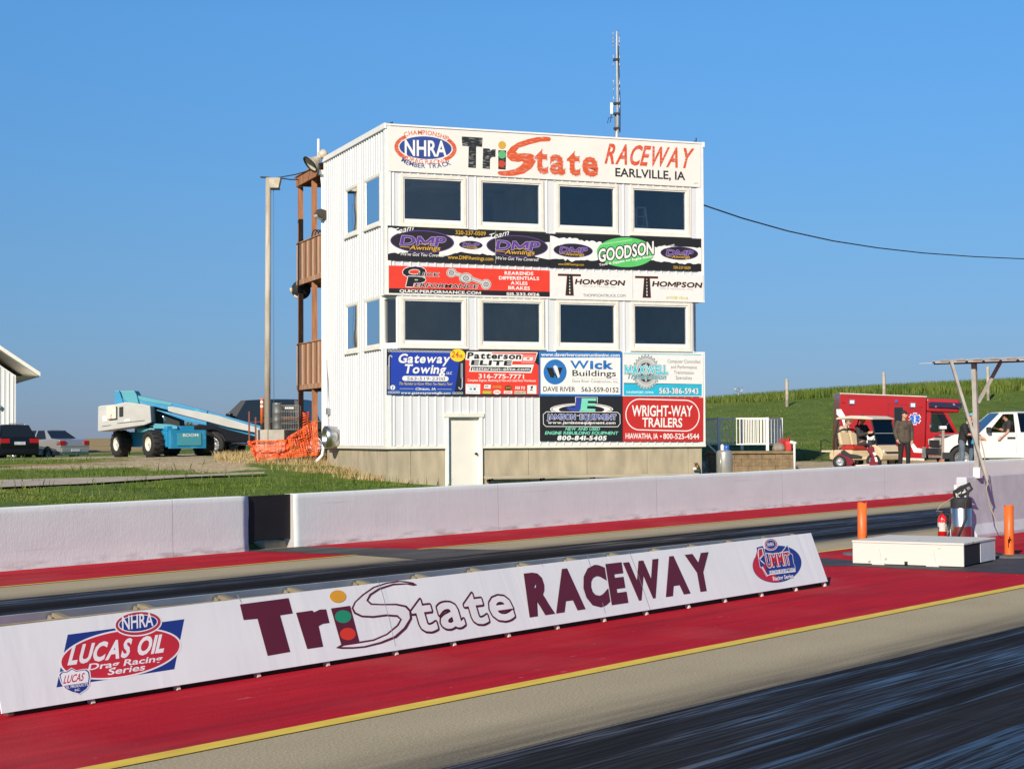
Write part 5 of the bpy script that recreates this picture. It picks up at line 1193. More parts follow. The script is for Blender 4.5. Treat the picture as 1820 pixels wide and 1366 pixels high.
mb = MB(); mb.tube([(-.09, .0, hk * 1.12), (-.1, 0, hk * 1.48)], .03, m_bwhite, 8); mb.tube([(.02, .02, hk * 1.12), (.05, 0, hk * 1.34)], .04, m_bwhite, 8); mb.build('nozzle', kg)
mb = MB(); mb.tube([(-.14, -.04, hk * 1.16), (-.4, -.1, hk * .95), (-.47, -.12, hk * .82)], .008, m_wire, 5); mb.build('wand', kg)
Pe = tp(1675, 958); he = dp(1675, 912, Pe.y).z - Pe.z; re = 8 / FPX * Pe.y
ex = thing('fire_extinguisher', 'red fire extinguisher with a pale label beside the steel keg', 'fire extinguisher', Pe)
m_fire = mat('fire_red', (.55, .015, .015), .3, var=.05, coat=.4)
mb = MB(); mb.lathe([(0, 0), (re, 0), (re, he * .78), (re * .75, he * .9), (re * .35, he * .95), (re * .35, he), (0, he)], m_fire, 20); mb.build('cylinder', ex)
mb = MB(); mb.lathe([(re * 1.02, he * .32), (re * 1.02, he * .66)], mat('printed_label', (.55, .53, .48), .5, c2=(.08, .08, .08), thr=(.55, .6), scale=18), 20); mb.build('label_wrap', ex)
mb = MB(); mb.bar((-.1, 0, he * 1.0), (.04, 0, he * 1.06), .03, .03, m_dark); mb.bar((-.11, 0, he * 1.1), (.03, 0, he * 1.07), .03, .015, m_steel); mb.build('valve', ex)
mb = MB(); mb.tube([(.04, 0, he * 1.02), (re + .05, -.02, he * .95), (re + .04, -.03, he * .5), (re + .03, -.03, he * .35)], .014, m_rub, 8); mb.build('hose', ex)

# ================================================================== behind the wall, right of the tower
def gpt(x, Y): p = dp(x, 700, Y); return Vector((p.x, p.y, gz(p.x, p.y)))
P = gpt(1286.5, 53.6); zt_ = dp(1286, 799, 53.6).z
tk = thing('propane_tank', 'upright silver propane tank with a blue valve right of the tower', 'gas tank', P)
r = 14.5 / FPX * 53.6; h = zt_ - P.z
m_tank = mat('silver_paint', (.44, .43, .40), .35, metal=.55, var=.06)
mb = MB(); mb.lathe([(0, 0), (r * .9, 0), (r, .06), (r, h - .12), (r * .93, h - .05), (r * .7, h - .01), (0, h)], m_tank, 28); mb.tube([(-r * .55, -r * .86, .0), (-r * .55, -r * .86, h - .1)], .02, m_tank, 6); mb.build('body', tk)
mb = MB(); mb.lathe([(.07, h - .01), (.08, h + .02), (.08, h + .13), (.06, h + .14), (.05, h + .05), (0, h + .03)], mat('blue_valve', (.02, .10, .42), .4), 12, Matrix.Translation((.07, 0, 0))); mb.build('valve', tk)
mb = MB(); mb.lathe([(.05, h - .01), (.055, h + .12), (.03, h + .16), (0, h + .17)], m_bwhite, 10, Matrix.Translation((-.06, 0, 0))); mb.build('cap', tk)
# block retaining wall
Pa = gpt(1256, 55.5); Pb = gpt(1409, 55.2); zc = dp(1340, 801, 55.3).z
m_block = mat('split_face_block', (.19, .135, .075), .9, var=.3, scale=5, bump=.8, bscale=14)
dv = (Pb - Pa); dv.z = 0; Lr = dv.length; yaw = math.atan2(dv.y, dv.x)
rw = thing('retaining_wall', 'brown block retaining wall under the white ramp railing', 'retaining wall', (Pa.x, Pa.y, 0), yaw)
mb = MB(); z = .6; k = 0; ch = .2
while z < zc - .1:
    x = -(.2 if k % 2 else 0)
    while x < Lr:
        a_, b_ = max(x, 0), min(x + .42, Lr); o_ = random.uniform(-.012, .012)
        if b_ - a_ > .05: mb.box(a_ + .004, b_ - .004, o_ + .01 * k, .35, z + .003, min(z + ch, zc - .09) - .003, m_block)
        x += .42
    y_ = .36
    while y_ < 3.2: mb.box(Lr - .35, Lr - .01 * k, y_, y_ + .41, z + .003, min(z + ch, zc - .09) - .003, m_block); y_ += .42
    z += ch; k += 1
mb.build('block_courses', rw)
mb = MB(); mb.box(-.02, Lr + .03, -.03, .42, zc - .085, zc, m_block); mb.box(Lr - .38, Lr + .03, .425, 3.3, zc - .085, zc, m_block); mb.build('cap_stone', rw, bevel=.012)
mb = MB(); mb.box(0, Lr - .4, .43, 3.3, .6, zc - .03, m_path); mb.build('platform', rw)
# railing
zr1 = dp(1320, 743.5, 56.2).z; zr0 = dp(1320, 789, 56.2).z
m_rail = mat('white_rail_paint', (.74, .72, .68), .5, var=.05)
rl = thing('ramp_railing', 'white metal railing with thin balusters around the ramp platform', 'railing')
def run(p, q, nb, posts=(True, True)):
    p = Vector((p.x, p.y, 0)); q = Vector((q.x, q.y, 0)); mb = MB()
    up = Vector((0, 0, 1))
    mb.bar(p + up * zr1, q + up * zr1, .055, .045, m_rail); mb.bar(p + up * zr0, q + up * zr0, .045, .04, m_rail); mb.build('rail', rl)
    mb = MB()
    for i in range(1, nb): a_ = p.lerp(q, i / nb); mb.bar(a_ + up * (zr0 + .022), a_ + up * (zr1 - .024), .03, .03, m_rail)
    mb.build('baluster_panel', rl)
    for f, e in zip(posts, (p, q)):
        if f: mb = MB(); mb.bar(e + up * (zc + .002), e + up * (zr1 + .03), .085, .085, m_rail); mb.build('post', rl)
g1 = gpt(1278, 56); g2 = gpt(1363, 55.9); g3 = gpt(1388, 58.0); g4 = gpt(1318, 58.2); g5 = gpt(1245, 58.6)
run(g1, g2, 14); run(g2, g3, 9, (False, True)); run(g1, g5, 9, (False, True)); run(g4, g3, 12, (True, False))
# handrail post, pipe, cans and stone
P = gpt(1411, 55.0); z1 = dp(1411, 788, 55).z
hr = thing('handrail_post', 'white pipe handrail post at the right end of the block wall', 'post', P)
mb = MB(); mb.tube([(0, 0, -.1), (0, 0, z1 - P.z)], .035, m_rail, 8); mb.build('pipe', hr)
mb = MB(); mb.tube([(-.12, .05, z1 - P.z + .05), (.06, -.02, z1 - P.z)], .05, m_rail, 8); mb.build('grip', hr)
m_can = mat('red_can_plastic', (.50, .025, .02), .45, var=.1)
for i, (x, y, lab) in enumerate(((1391, 55.9, 'red fuel can with its spout up, nearer the white railing'), (1402, 55.5, 'red fuel can at the right end of the block wall'))):
    p = dp(x, 797, y); p.z = zc
    ca = thing('fuel_can', lab, 'fuel can', p, .3 + i, 'red fuel cans on the block wall')
    mb = MB(); mb.prism([(-.13, 0), (.13, 0), (.14, .24), (.08, .33), (-.1, .3), (-.14, .22)], -.09, .09, m_can); mb.build('body', ca, bevel=.02)
    mb = MB(); mb.tube([(-.1, 0, .29), (-.06, 0, .38), (.06, 0, .38), (.1, 0, .31)], .018, m_can, 8); mb.build('handle', ca)
    mb = MB(); mb.tube([(.1, 0, .26), (.2, 0, .40)], .02, m_can, 8); mb.build('spout', ca)
p = dp(1384, 797, 55.4); p.z = zc
mb = MB(); mb.lathe([(0, 0), (.2, 0), (.2, .08), (.15, .2), (.05, .26), (0, .26)], mat('grey_stone', (.25, .21, .17), .9, var=.3, bump=.5), 9); o = mb.build('stone'); o.matrix_world = Matrix.Translation(p) @ Matrix.Scale(1.05, 4, (1, 0, 0)); tag(o, 'rounded grey brown stone on the block wall before the red cans', 'stone')
mb = MB(); mb.tube([dp(1252, 783, 54.6), dp(1272, 803, 54.4)], .03, m_rail, 8); tag(mb.build('handrail'), 'short slanting pipe handrail between the tower and the propane tank', 'handrail')
mb = MB(); mb.tube([dp(1253, 800, 53.6), dp(1255, 825, 53.5), dp(1261, 842, 53.4)], .022, mat('brown_hose', (.13, .05, .03), .6), 6); tag(mb.build('hose'), 'brown hose hanging at the right corner of the foundation', 'hose')
# fence posts on the hill
m_fpost = mat('grey_fence_post', (.40, .35, .28), .9, var=.25, scale=5)
for x, yt, Y in ((1398.5, 673, 92), (1571, 661, 92), (1756, 651, 92)):
    P = gpt(x, Y); h = dp(x, yt, Y).z - P.z
    fp = MB(); rr = 3 / FPX * Y; fp.tube([(0, 0, -.3), (0.01, 0, h * .5), (0, 0, h - .05), (0, 0, h)], [rr, rr, rr * .95, rr * .7], m_fpost, 10)
    o = fp.build('fence_post'); o.location = P; tag(o, {1398.5: 'weathered grey fence post on the hill above the ramp railing', 1571: 'weathered grey fence post on the hill behind the ambulance', 1756: 'weathered grey fence post on the hill behind the canopy'}[x], 'fence post', 'fence posts on the hill crest')
P = dp(1313, 725, 150); mb = MB()
ms = thing('far_mast', 'tiny distant mast with forked top beyond the hill crest', 'mast', (P.x, P.y, P.z - 1.5))
zt_ = dp(1313, 688, 150).z - P.z + 1.5
mb.tube([(0, 0, 0), (0, 0, zt_)], .07, m_galv, 6); mb.build('pole', ms)
for k in (-1, 0, 1): mb = MB(); mb.tube([(0, 0, zt_ - .4), (k * .3, 0, zt_ - .3), (k * .3, 0, zt_ + .05)], .045, m_galv, 6); mb.build('antenna', ms)
# overhead wire from the tower
wp_ = [(1249, 364), (1320, 388), (1400, 410.5), (1480, 428), (1560, 440.5), (1640, 449.5), (1730, 456), (1820, 460), (1930, 462)]
pts = [dp(x, y, 52.6 + (x - 1249) * .045) for x, y in wp_]
mb = MB(); mb.tube(pts, .022, m_dark, 6); tag(mb.build('overhead_wire'), 'black overhead wire sagging from the tower corner to the right', 'wire')
# radio mast on the roof
P = bw(BMI and (BMI @ plane_hit(1096, 240, bw(0, BD * .75, 0), BU)).x, BD * .75, 0); Ym = P.y
zb = ZT - .15; zt_ = dp(1097, 57, Ym).z
mt = thing('radio_mast', 'slim white and grey radio antenna mast rising from the tower roof', 'antenna', (P.x, P.y, zb))
H_ = zt_ - zb; k1 = dp(1097, 236, Ym).z - zb
mb = MB(); mb.tube([(0, 0, 0), (0, 0, dp(1097, 205, Ym).z - zb)], .06, m_galv, 8); mb.build('pole', mt)
mb = MB(); mb.tube([(.03, -.08, k1 * .7), (.02, -.08, H_ - .3), (.02, -.08, H_)], [.034, .026, .02], mat('fibreglass_white', (.52, .50, .46), .5), 8); mb.build('aerial', mt)
mb = MB(); mb.tube([(.1, -.05, k1), (.11, -.05, H_ * .5), (.06, -.05, H_ * .9)], .022, m_dark, 6); mb.build('feed_cable', mt)
for y in (66, 72, 106, 150, 180):
    z = dp(1097, y + 3, Ym).z - zb; mb = MB()
    for s in (-1, 1): mb.tube([(0, -.08, z), (s * .1, -.1, z + .02), (s * .1, -.1, z + .25)], .012, m_galv, 5); mb.tube([(s * .1, -.1, z - .05), (s * .1, -.1, z - .22)], .012, m_galv, 5)
    mb.build('dipole', mt)
for y in (107, 185, 203, 229):
    z = dp(1097, y, Ym).z - zb; mb = MB(); mb.box(-.1, .1, -.14, .04, z - .03, z + .03, m_dark); mb.build('clamp', mt)
z = dp(1090, 203, Ym).z - zb; mb = MB(); mb.box(-.2, -.12, -.06, .06, z, z + .36, m_rail); mb.build('panel_antenna', mt, bevel=.01)
mb = MB(); mb.tube([(-.16, 0, z), (-.2, 0, z - .25), (-.3, 0, z - .3), (-.25, 0, z - .12), (-.12, 0, z - .1)], .012, m_dark, 5); mb.build('cable_loop', mt)
# small caps on the roof edge
for x, y, lab in ((696.5, 221.5, 'small dark bracket on the left end of the name board'), (1236.5, 252, 'small dark bracket on the right end of the name board')):
    p = dp(x, y + 2, (BO + FU * bf(x, y)[0]).y)
    mb = MB(); mb.box(-.06, .03, -.02, .02, 0, .03, m_dark); mb.box(.0, .03, -.02, .02, .03, .12 if x > 1000 else .05, m_dark); o = mb.build('roof_bracket'); o.location = (p.x, p.y, ZT + .06); tag(o, lab, 'bracket')
# ================================================================== left of the tower
# ------------------------------------------------ wooden deck tower behind the rear wall
m_brown = mat('brown_timber', (.36, .155, .07), .75, var=.25, scale=4, stretch=(4, 4, .5))
m_brails = [mat('brown_board_%s' % n_, c_, .8, var=.3, scale=5, stretch=(7, 7, .5), detail=7) for n_, c_ in (('dark', (.20, .09, .045)), ('mid', (.34, .16, .08)), ('pale', (.52, .34, .22)))]
m_brail = mat('weathered_brown_board', (.34, .16, .08), .8, c2=(.66, .52, .38), thr=(.52, .70), scale=5, stretch=(7, 7, .6), detail=7)
def bz(x, y, yb, off=0.): return (BMI @ plane_hit(x, y, BO, FU)).z
def by(x): return (BMI @ plane_hit(x, 500, BO, FU)).y
y1 = by(533.5) + .12; ym = by(556.5); zA = bs(555, 318)[1] + .02
dk = thing('wooden_deck', 'brown timber deck tower with board railings on the back of the white tower', 'deck', M=BM @ Matrix.Translation((-.13, .0, 0)))
rail_u = (bs(553, 424)[1], bs(553, 492)[1]); rail_l = (bs(553, 607)[1], bs(553, 682)[1])
DWID = 2.6; y0 = BD + .2
g0z = 1.2
for (x, y) in ((.1, y1), (.1, ym), (DWID, y1), (DWID, ym)):
    mb = MB(); mb.box(x - .0, x + .15, y - .075, y + .075, g0z - .2, zA - .05, m_brown); mb.build('post', dk)
mb = MB(); mb.box(.04, .10 - .002, y0, y1 + .1, zA - .05, zA + .26, m_brown); mb.box(DWID + .152, DWID + .2, y0, y1 + .1, zA - .05, zA + .26, m_brown)
for yy in np.linspace(y0 + .3, y1 - .1, 4): mb.box(.10, DWID + .15, yy - .02, yy + .02, zA - .048, zA + .18, m_brown)
mb.box(.0, DWID + .25, y0 - .1, y1 + .15, zA + .262, zA + .29, m_brown); mb.build('roof_frame', dk)
for zt_, zb_ in (rail_u, rail_l):
    mb = MB(); n = 14; span = y1 + .1 - y0
    for i in range(n): a = y0 + span * i / n; mb.box(.06, .085, a + .012, a + span / n - .012, zb_, zt_ - .03 + random.uniform(-.01, .01), m_brails[(i * 7 + 1) % 3])
    for i in range(11): a = .1 + DWID * i / 11; mb.box(a, a + DWID / 11 - .01, y1 + .10, y1 + .125, zb_, zt_ - .03, m_brail)
    mb.build('railing', dk)
    mb = MB(); mb.box(.03, .15, y0 - .0, y1 + .14, zt_ - .03, zt_, m_brail); mb.build('handrail', dk)
    mb = MB(); mb.box(.05, .095, y0, y1 + .1, zb_ - .16, zb_ - .002, m_brail); mb.box(.1, DWID + .15, y0, y1 + .1, zb_ - .07, zb_ - .03, m_brown); mb.box(.1, DWID, y1 + .076, y1 + .1, zb_ - .2, zb_ - .03, m_brown); mb.build('floor', dk)
# black round loudspeaker under the upper floor
p = dp(535, 515, (BM @ Vector((.1, y1, 0))).y + .15); r = 17 / FPX * p.y
sp = thing('round_loudspeaker', 'round black horn loudspeaker behind the deck post under the upper floor', 'loudspeaker', p)
RXX = Matrix.Rotation(math.radians(97), 4, 'X')
mb = MB(); mb.lathe([(0, .28), (.1, .27), (r * .8, .1), (r, .0), (r * 1.02, -.02), (r * .96, -.03), (r * .9, .0), (0, .2)], m_rub, 28, RXX); mb.build('horn', sp)
mb = MB(); mb.tube([(-r * .7, -.04, -r * .6), (-.02, -.06, -r * .9)], .05, m_fib, 8); mb.tube([(-r * 1.0, -.03, -.1), (-r * 1.02, -.03, .06)], .05, m_fib, 8); mb.build('bracket', sp)
# coiled cables hanging over the upper rail
p = BM @ Vector((.0, ym - .3, rail_u[0]))
mb = MB(); 
for i in range(3): mb.tube([(p.x + .09 * i + .22 * math.cos(t) * .5, p.y + .05 * i, p.z + .02 + .2 * math.sin(t)) for t in np.linspace(-.4, 3.5, 12)], .022, m_rub, 6)
tag(mb.build('cable_coil'), 'black cable coils looped over the upper deck railing', 'cable')
# ------------------------------------------------ utility pole with light box
Yp2 = 56.0; Pp = dp(475, 768, Yp2); zt_ = dp(477, 316, Yp2).z; zb_ = dp(475, 770, Yp2).z
m_pole = mat('weathered_pole', (.34, .29, .22), .85, c2=(.46, .42, .36), thr=(.4, .6), scale=3, stretch=(3, 3, .35), detail=6)
up = thing('light_pole', 'tall weathered light pole with a square lamp left of the deck', 'light pole', (Pp.x, Pp.y, zb_))
mb = MB(); k = FPX / Yp2; mb.tube([(0, 0, -.2), (.02, 0, (zt_ - zb_) * .5), (2.5 / k, 0, zt_ - zb_)], [5.6 / k, 5.2 / k, 4.8 / k], m_pole, 12); mb.build('pole', up)
mb = MB(); zz = zt_ - zb_; mb.prism([(.1, zz - .34), (.38, zz - .34), (.45, zz - .02), (.08, zz - .02)], -.17, .17, mat('pale_lamp_housing', (.42, .37, .28), .6, var=.2)); mb.build('lamp_housing', up, bevel=.012)
mb = MB(); mb.box(.12, .4, -.15, .15, zz - .37, zz - .345, m_dark); mb.bar((-.2, 0, zz + .02), (.1, 0, zz), .1, .04, m_dark); mb.build('lamp_base', up)
a = dp(493, 316, Yp2); b1 = BM @ Vector((.1, y1, zA + .2)); b2 = BM @ Vector((.05, ym, zA + .28))
for q, lab in ((b1, 'thin lower stay wire from the lamp to the deck roof'), (b2, 'thin upper stay wire from the lamp to the deck roof')):
    mb = MB(); mb.tube([a, a.lerp(q, .5) - Vector((0, 0, .03)), q], .018, m_dark, 5); tag(mb.build('stay_wire'), lab, 'wire')
mb = MB(); mb.tube([dp(486, 334, Yp2), dp(486.5, 560, Yp2), dp(487, 768, Yp2)], .008, mat('blue_wire', (.08, .14, .25), .5), 5); tag(mb.build('drop_wire'), 'thin wire hanging straight down beside the light pole', 'wire')
# concrete blocks at its foot
def gp2(x, Y): p = dp(x, 700, Y); return Vector((p.x, p.y, gz(p.x, p.y)))
m_cblk = mat('pale_concrete_block', (.38, .35, .30), .85, var=.15, scale=3, bump=.3, bscale=20)
for (xa, xb, lab) in ((457, 479, 'pale concrete block at the foot of the light pole, left of the joint'), (480, 508, 'pale concrete block under the wire crate, right of the joint')):
    A = dp(xa, 763.5, 56.3); B = dp(xb, 763.5, 56.1); mb = MB(); zg_ = gz(A.x, A.y) - .1
    mb.box(A.x + .01, B.x - .01, A.y - .5, A.y + .6, zg_, A.z, m_cblk); tag(mb.build('concrete_block', bevel=.02), lab, 'block', 'concrete blocks by the light pole')
P = dp(493, 763, 56.1); r = 9 / FPX * 56; h = dp(493, 718, 56.1).z - P.z
dr = thing('steel_drum', 'grey dented steel drum between the pole and the wire crate', 'drum', P)
mb = MB(); mb.lathe([(0, 0), (r, 0), (r * 1.03, .03), (r, .06), (r, h * .33), (r * 1.04, h * .35), (r, h * .37), (r, h * .64), (r * 1.04, h * .66), (r, h * .68), (r, h), (0, h)], mat('dull_drum', (.13, .14, .135), .55, metal=.4, var=.3, scale=6), 20); mb.build('body', dr)
mb = MB(); mb.lathe([(0, h + .001), (r * 1.03, h + .001), (r * 1.03, h + .03), (0, h + .03)], m_galv, 20); mb.build('lid', dr)
P = dp(500, 763, 56.0); Q = dp(531, 763, 56.0); h = dp(515, 720, 56).z - P.z; wd = Q.x - P.x
cr = thing('wire_crate', 'rusty wire mesh crate on the concrete block beside the drum', 'crate', P)
mb = MB(); m_wirem = mat('zinc_wire', (.16, .155, .14), .6, metal=.3)
for i in range(11):
    x = wd * i / 10
    for y in (0, .5): mb.bar((x, y, 0), (x, y, h), .010, .010, m_wirem)
for k in range(5):
    z = h * k / 4
    for y in (0, .5): mb.bar((0, y, z), (wd, y, z), .018, .018, m_wirem)
    for x in (0, wd): mb.bar((x, 0, z), (x, .5, z), .018, .018, m_wirem)
mb.build('mesh_panel', cr); mb = MB(); mb.box(.03, wd - .03, .05, .45, h * .42, h * .52, mat('orange_rust', (.45, .16, .05), .8, var=.3)); mb.build('tray', cr)
mb = MB(); mb.box(.1, .4, .012, .016, h * .85, h * .93, m_bwhite); mb.build('tag_plate', cr)
# red steel stakes
for x, yt, yb, lab in ((443, 731, 790, 'taller dark red steel stake left of the light pole'), (454.5, 741, 782, 'shorter dark red steel stake beside the light pole')):
    A = dp(x, yb, 55.6); B = dp(x - .3, yt, 55.6); mb = MB(); mb.bar(A, B, .05, .035, mat('dark_red_steel', (.14, .03, .025), .6)); tag(mb.build('stake'), lab, 'stake', 'steel stakes by the orange net')
# orange safety net
M_, N, L, b = nodes('orange_net_plastic'); b.inputs['Roughness'].default_value = .4
L.new(tramp(N, L, tnoise(N, L, (1, 1, 1), 12, 5), [(.3, (.70, .07, .012)), (.7, (.92, .16, .03))]), b.inputs['Base Color']); m_net = M_
top = [(440, 785), (448, 785), (455, 784), (490, 783.5), (508, 783), (512, 777), (520, 772), (535, 764), (549, 753), (562, 749)]
bot = [(452, 812), (456, 818), (462, 818), (490, 813), (505, 812), (515, 811), (530, 810), (545, 808), (558, 808), (568, 807)]
nt = thing('safety_net', 'crumpled orange plastic safety net strung from stakes to the deck post', 'net')
def npt(s, t):
    k = min(int(s * (len(top) - 1)), len(top) - 2); f = s * (len(top) - 1) - k
    x = (top[k][0] * (1 - f) + top[k + 1][0] * f) * (1 - t) + (bot[k][0] * (1 - f) + bot[k + 1][0] * f) * t
    y = (top[k][1] * (1 - f) + top[k + 1][1] * f) * (1 - t) + (bot[k][1] * (1 - f) + bot[k + 1][1] * f) * t
    w_ = mnoise.noise(Vector((s * 9, t * 3, 2))); w2 = mnoise.noise(Vector((s * 30, t * 8, 7)))
    return dp(x + w2 * 1.2, y + mnoise.noise(Vector((s * 14, t * 6, 4))) * 1.5, 55.2 + w_ * .2 + w2 * .07 + .5 * (s > .8) * (s - .8))
mb = MB(); NS = 90; NT = 13
for j in range(NT + 1):
    hw = .03 if j in (0, NT) else .013
    for i in range(NS):
        a, b_ = npt(i / NS, j / NT), npt((i + 1) / NS, j / NT); z = Vector((0, 0, hw)); y_ = Vector((0, .006, 0))
        mb.add([a - z, b_ - z, b_ + z, a + z, a - z + y_, b_ - z + y_, b_ + z + y_, a + z + y_], [(0, 1, 2, 3), (7, 6, 5, 4), (3, 2, 6, 7), (0, 4, 5, 1)], m_net)
for i in range(0, NS + 1, 3):
    for j in range(NT):
        a, b_ = npt(i / NS, j / NT), npt(i / NS, (j + 1) / NT); x_ = Vector((.012, 0, 0)); y_ = Vector((0, .006, 0))
        mb.add([a - x_, a + x_, b_ + x_, b_ - x_, a - x_ + y_, a + x_ + y_, b_ + x_ + y_, b_ - x_ + y_], [(0, 1, 2, 3), (7, 6, 5, 4), (0, 3, 7, 4), (1, 5, 6, 2)], m_net)
mb.build('mesh', nt, fix=False)
mb = MB()                                             # the net wound round the deck post
pq = BM @ Vector((.17, y1, 0))
zz0, zz1 = dp(537, 790, 58).z, dp(537, 733, 58).z
for j in range(16):
    z = zz0 + (zz1 - zz0) * j / 15; mb.tube([(pq.x + .16 * math.cos(t), pq.y + .16 * math.sin(t), z + .03 * math.sin(3 * t + j)) for t in np.linspace(0, 6.3, 14)], .02, m_net, 5)
mb.build('wrap', nt)
# ------------------------------------------------ cars
m_tyre = mat('tyre_rubber', (.017, .017, .017), .8, var=.2, scale=20)
m_alloy = mat('alloy_wheel', (.42, .42, .42), .35, metal=.7)
m_dglass = mat('tinted_glass', (.012, .016, .018), .06, var=.05, spec=.7)
m_lampr = mat('red_lamp', (.40, .012, .012), .15, var=.1)
m_lampw = mat('clear_lamp', (.70, .70, .66), .12, var=.05)
m_chrome = mat('chrome', (.7, .7, .7), .12, metal=1.)
def wheel(parent, x, y, r, w, side, rim=m_alloy, tread=0, hub=.62):
    Mx = Matrix.Translation((x, y, r)) @ Matrix.Rotation(math.radians(90 * side), 4, 'X')
    mb = MB(); mb.lathe([(r * hub, -w / 2), (r * .93, -w / 2), (r, -w * .36), (r, w * .36), (r * .93, w / 2), (r * hub, w / 2), (r * hub, -w / 2)], m_tyre, 32, Mx)
    if tread:
        for k in range(tread):
            a = 2 * math.pi * k / tread; c, s = math.cos(a), math.sin(a)
            for sg in (-1, 1):
                R = Mx @ Matrix.Rotation(a + sg * .08, 4, 'Z'); mb.box(r * .97, r * 1.06, -r * .05, r * .05, sg * w * .04, sg * w * .47, m_tyre, R)
    wl_ = mb.build('wheel', parent)
    mb = MB(); mb.lathe([(0, w * .30), (r * .14, w * .32), (r * .2, w * .2), (r * hub * .8, w * .16), (r * hub * .9, w * .42), (r * hub * .99, w * .44), (r * hub, -w * .3)], rim, 28, Mx)
    for k in range(6):
        R = Mx @ Matrix.Rotation(2 * math.pi * k / 6, 4, 'Z'); mb.box(r * .1, r * hub * .9, -r * .06, r * .06, w * .17, w * .30, rim, R)
    mb.build('rim', wl_)
    return wl_
def arch(xc, rw, z0):
    R = rw * 1.16; o = []
    for k in range(11):
        a = math.pi * (1 - k / 10); x = xc + R * math.cos(a); z = rw + R * math.sin(a)
        if z >= z0 - 1e-6: o.append((x, z))
    return [(o[0][0], z0)] + o + [(o[-1][0], z0)]
def car_shell(t, paint, W, top, z0, wx_, rw, belt, zr, wr, stations, glass, tw_=.2, bevel=.05, roofcrown=.03, open_=()):
    """top: upper outline (x,z) rear to front; stations: (xbelt, xroof, kind) edges along the cabin, rear to front"""
    prof = []
    prof += [(x, z) for x, z in reversed(top)]
    bot = [(top[0][0], z0)] + arch(wx_[0], rw, z0) + arch(wx_[1], rw, z0) + [(top[-1][0], z0)]
    prof += bot
    pr = []
    for p in prof:
        if not pr or math.hypot(p[0] - pr[-1][0], p[1] - pr[-1][1]) > 1e-3: pr.append(p)
    mb = MB(); mb.prism(pr, -W / 2, W / 2, paint); mb.build('body', t, bevel=bevel)
    mb = MB(); mb.box(top[0][0] + .2, top[-1][0] - .2, -W / 2 + .12, W / 2 - .12, z0 + .03, belt - .12, m_dark); mb.build('underbody', t)
    wb = W / 2 - .05
    for s in (1, -1):
        for i in range(len(stations) - 1):
            (xb, xr, _), (xb2, xr2, kind) = stations[i], stations[i + 1]
            q = [(xb, s * wb, belt - .03), (xb2, s * wb, belt - .03), (xr2, s * wr, zr), (xr, s * wr, zr)]
            if s > 0: q = q[::-1]
            if kind == 'g':
                if (s, i) in open_: continue
                g = MB(); g.slab(q, .012, glass); g.build('side_window', t)
            else: mb = MB(); mb.slab(q, .05, paint); mb.build('pillar', t)
    b0, r0, _ = stations[0]; b1, r1, _ = stations[-1]
    for (xb, xr, nm, fl) in ((b0, r0, 'rear_window', 0), (b1, r1, 'windscreen', 1)):
        q = [(xb, -wb + .06, belt - .03), (xb, wb - .06, belt - .03), (xr, wr - .05, zr - .01), (xr, -wr + .05, zr - .01)]
        if not fl: q = q[::-1]
        g = MB(); g.slab(q, .012, glass); g.build(nm, t)
    n = 6; vs = []; 
    for i in range(7):
        x = r0 + (r1 - r0) * i / 6
        for j in range(n + 1): y = -wr + 2 * wr * j / n; vs.append((x, y, zr + roofcrown * (1 - (2 * j / n - 1) ** 2) * (1 - (i / 3 - 1) ** 2 * .6)))
    k = len(vs); vs += [(x, y, z - .05) for x, y, z in vs]; fs = []
    for i in range(6):
        for j in range(n): a = i * (n + 1) + j; fs += [(a, a + 1, a + n + 2, a + n + 1), (k + a + n + 1, k + a + n + 2, k + a + 1, k + a)]
    for i in range(6): a = i * (n + 1); fs += [(a, a + n + 1, k + a + n + 1, k + a), (a + n, k + a + n, k + a + 2 * n + 1, a + 2 * n + 1)]
    for j in range(n): a = 6 * (n + 1) + j; fs += [(j, k + j, k + j + 1, j + 1), (a, a + 1, k + a + 1, k + a)]
    mb = MB(); mb.add(vs, fs, paint, True); mb.build('roof', t, fix=True)
    for sx in wx_:
        for s in (1, -1): wheel(t, sx, s * (W / 2 - .13), rw, tw_, -s)
# silver sedan
m_silver = mat('silver_car_paint', (.46, .45, .44), .3, metal=.55, var=.03, coat=.6)
P = gp2(104, 86); th = math.radians(52)
sd = thing('parked_sedan', 'silver four door sedan parked on the grass seen from its rear corner', 'car', P + Vector((-.9, 1.0, -.1)), math.atan2(math.cos(th), -math.sin(th)))
car_shell(sd, m_silver, 1.72, [(-2.25, .45), (-2.28, .70), (-2.2, .98), (-1.65, 1.04), (-.4, .98), (.9, .96), (1.9, .82), (2.2, .62), (2.25, .4)], .24, (-1.3, 1.35), .31, .99, 1.43, .58,
          [(-1.62, -.85, 0), (-1.15, -.72, 'p'), (-.25, -.22, 'g'), (-.15, -.12, 'p'), (.75, .35, 'g'), (1.0, .5, 'p')], m_dglass, bevel=.11, roofcrown=.05)
for s in (1, -1): mb = MB(); mb.box(-2.29, -2.0, s * .86 - .015 if s > 0 else s * .86 - .0, s * .86 + .0 if s > 0 else s * .86 + .015, .72, .92, m_lampr); mb.box(-2.30, -2.2, min(s * .55, s * .85), max(s * .55, s * .85), .74, .93, m_lampr); mb.build('tail_light', sd)
mb = MB(); mb.box(-2.33, -2.24, -.8, .8, .38, .58, m_silver); mb.build('bumper', sd, bevel=.03)
mb = MB(); mb.box(-2.345, -2.325, -.25, .25, .42, .54, mat('number_plate', (.55, .57, .6), .5)); mb.build('number_plate', sd)
mb = MB(); mb.box(.75, .9, .9, 1.05, .95, 1.08, m_silver); mb.box(.75, .9, -1.05, -.9, .95, 1.08, m_silver); mb.build('mirror', sd)
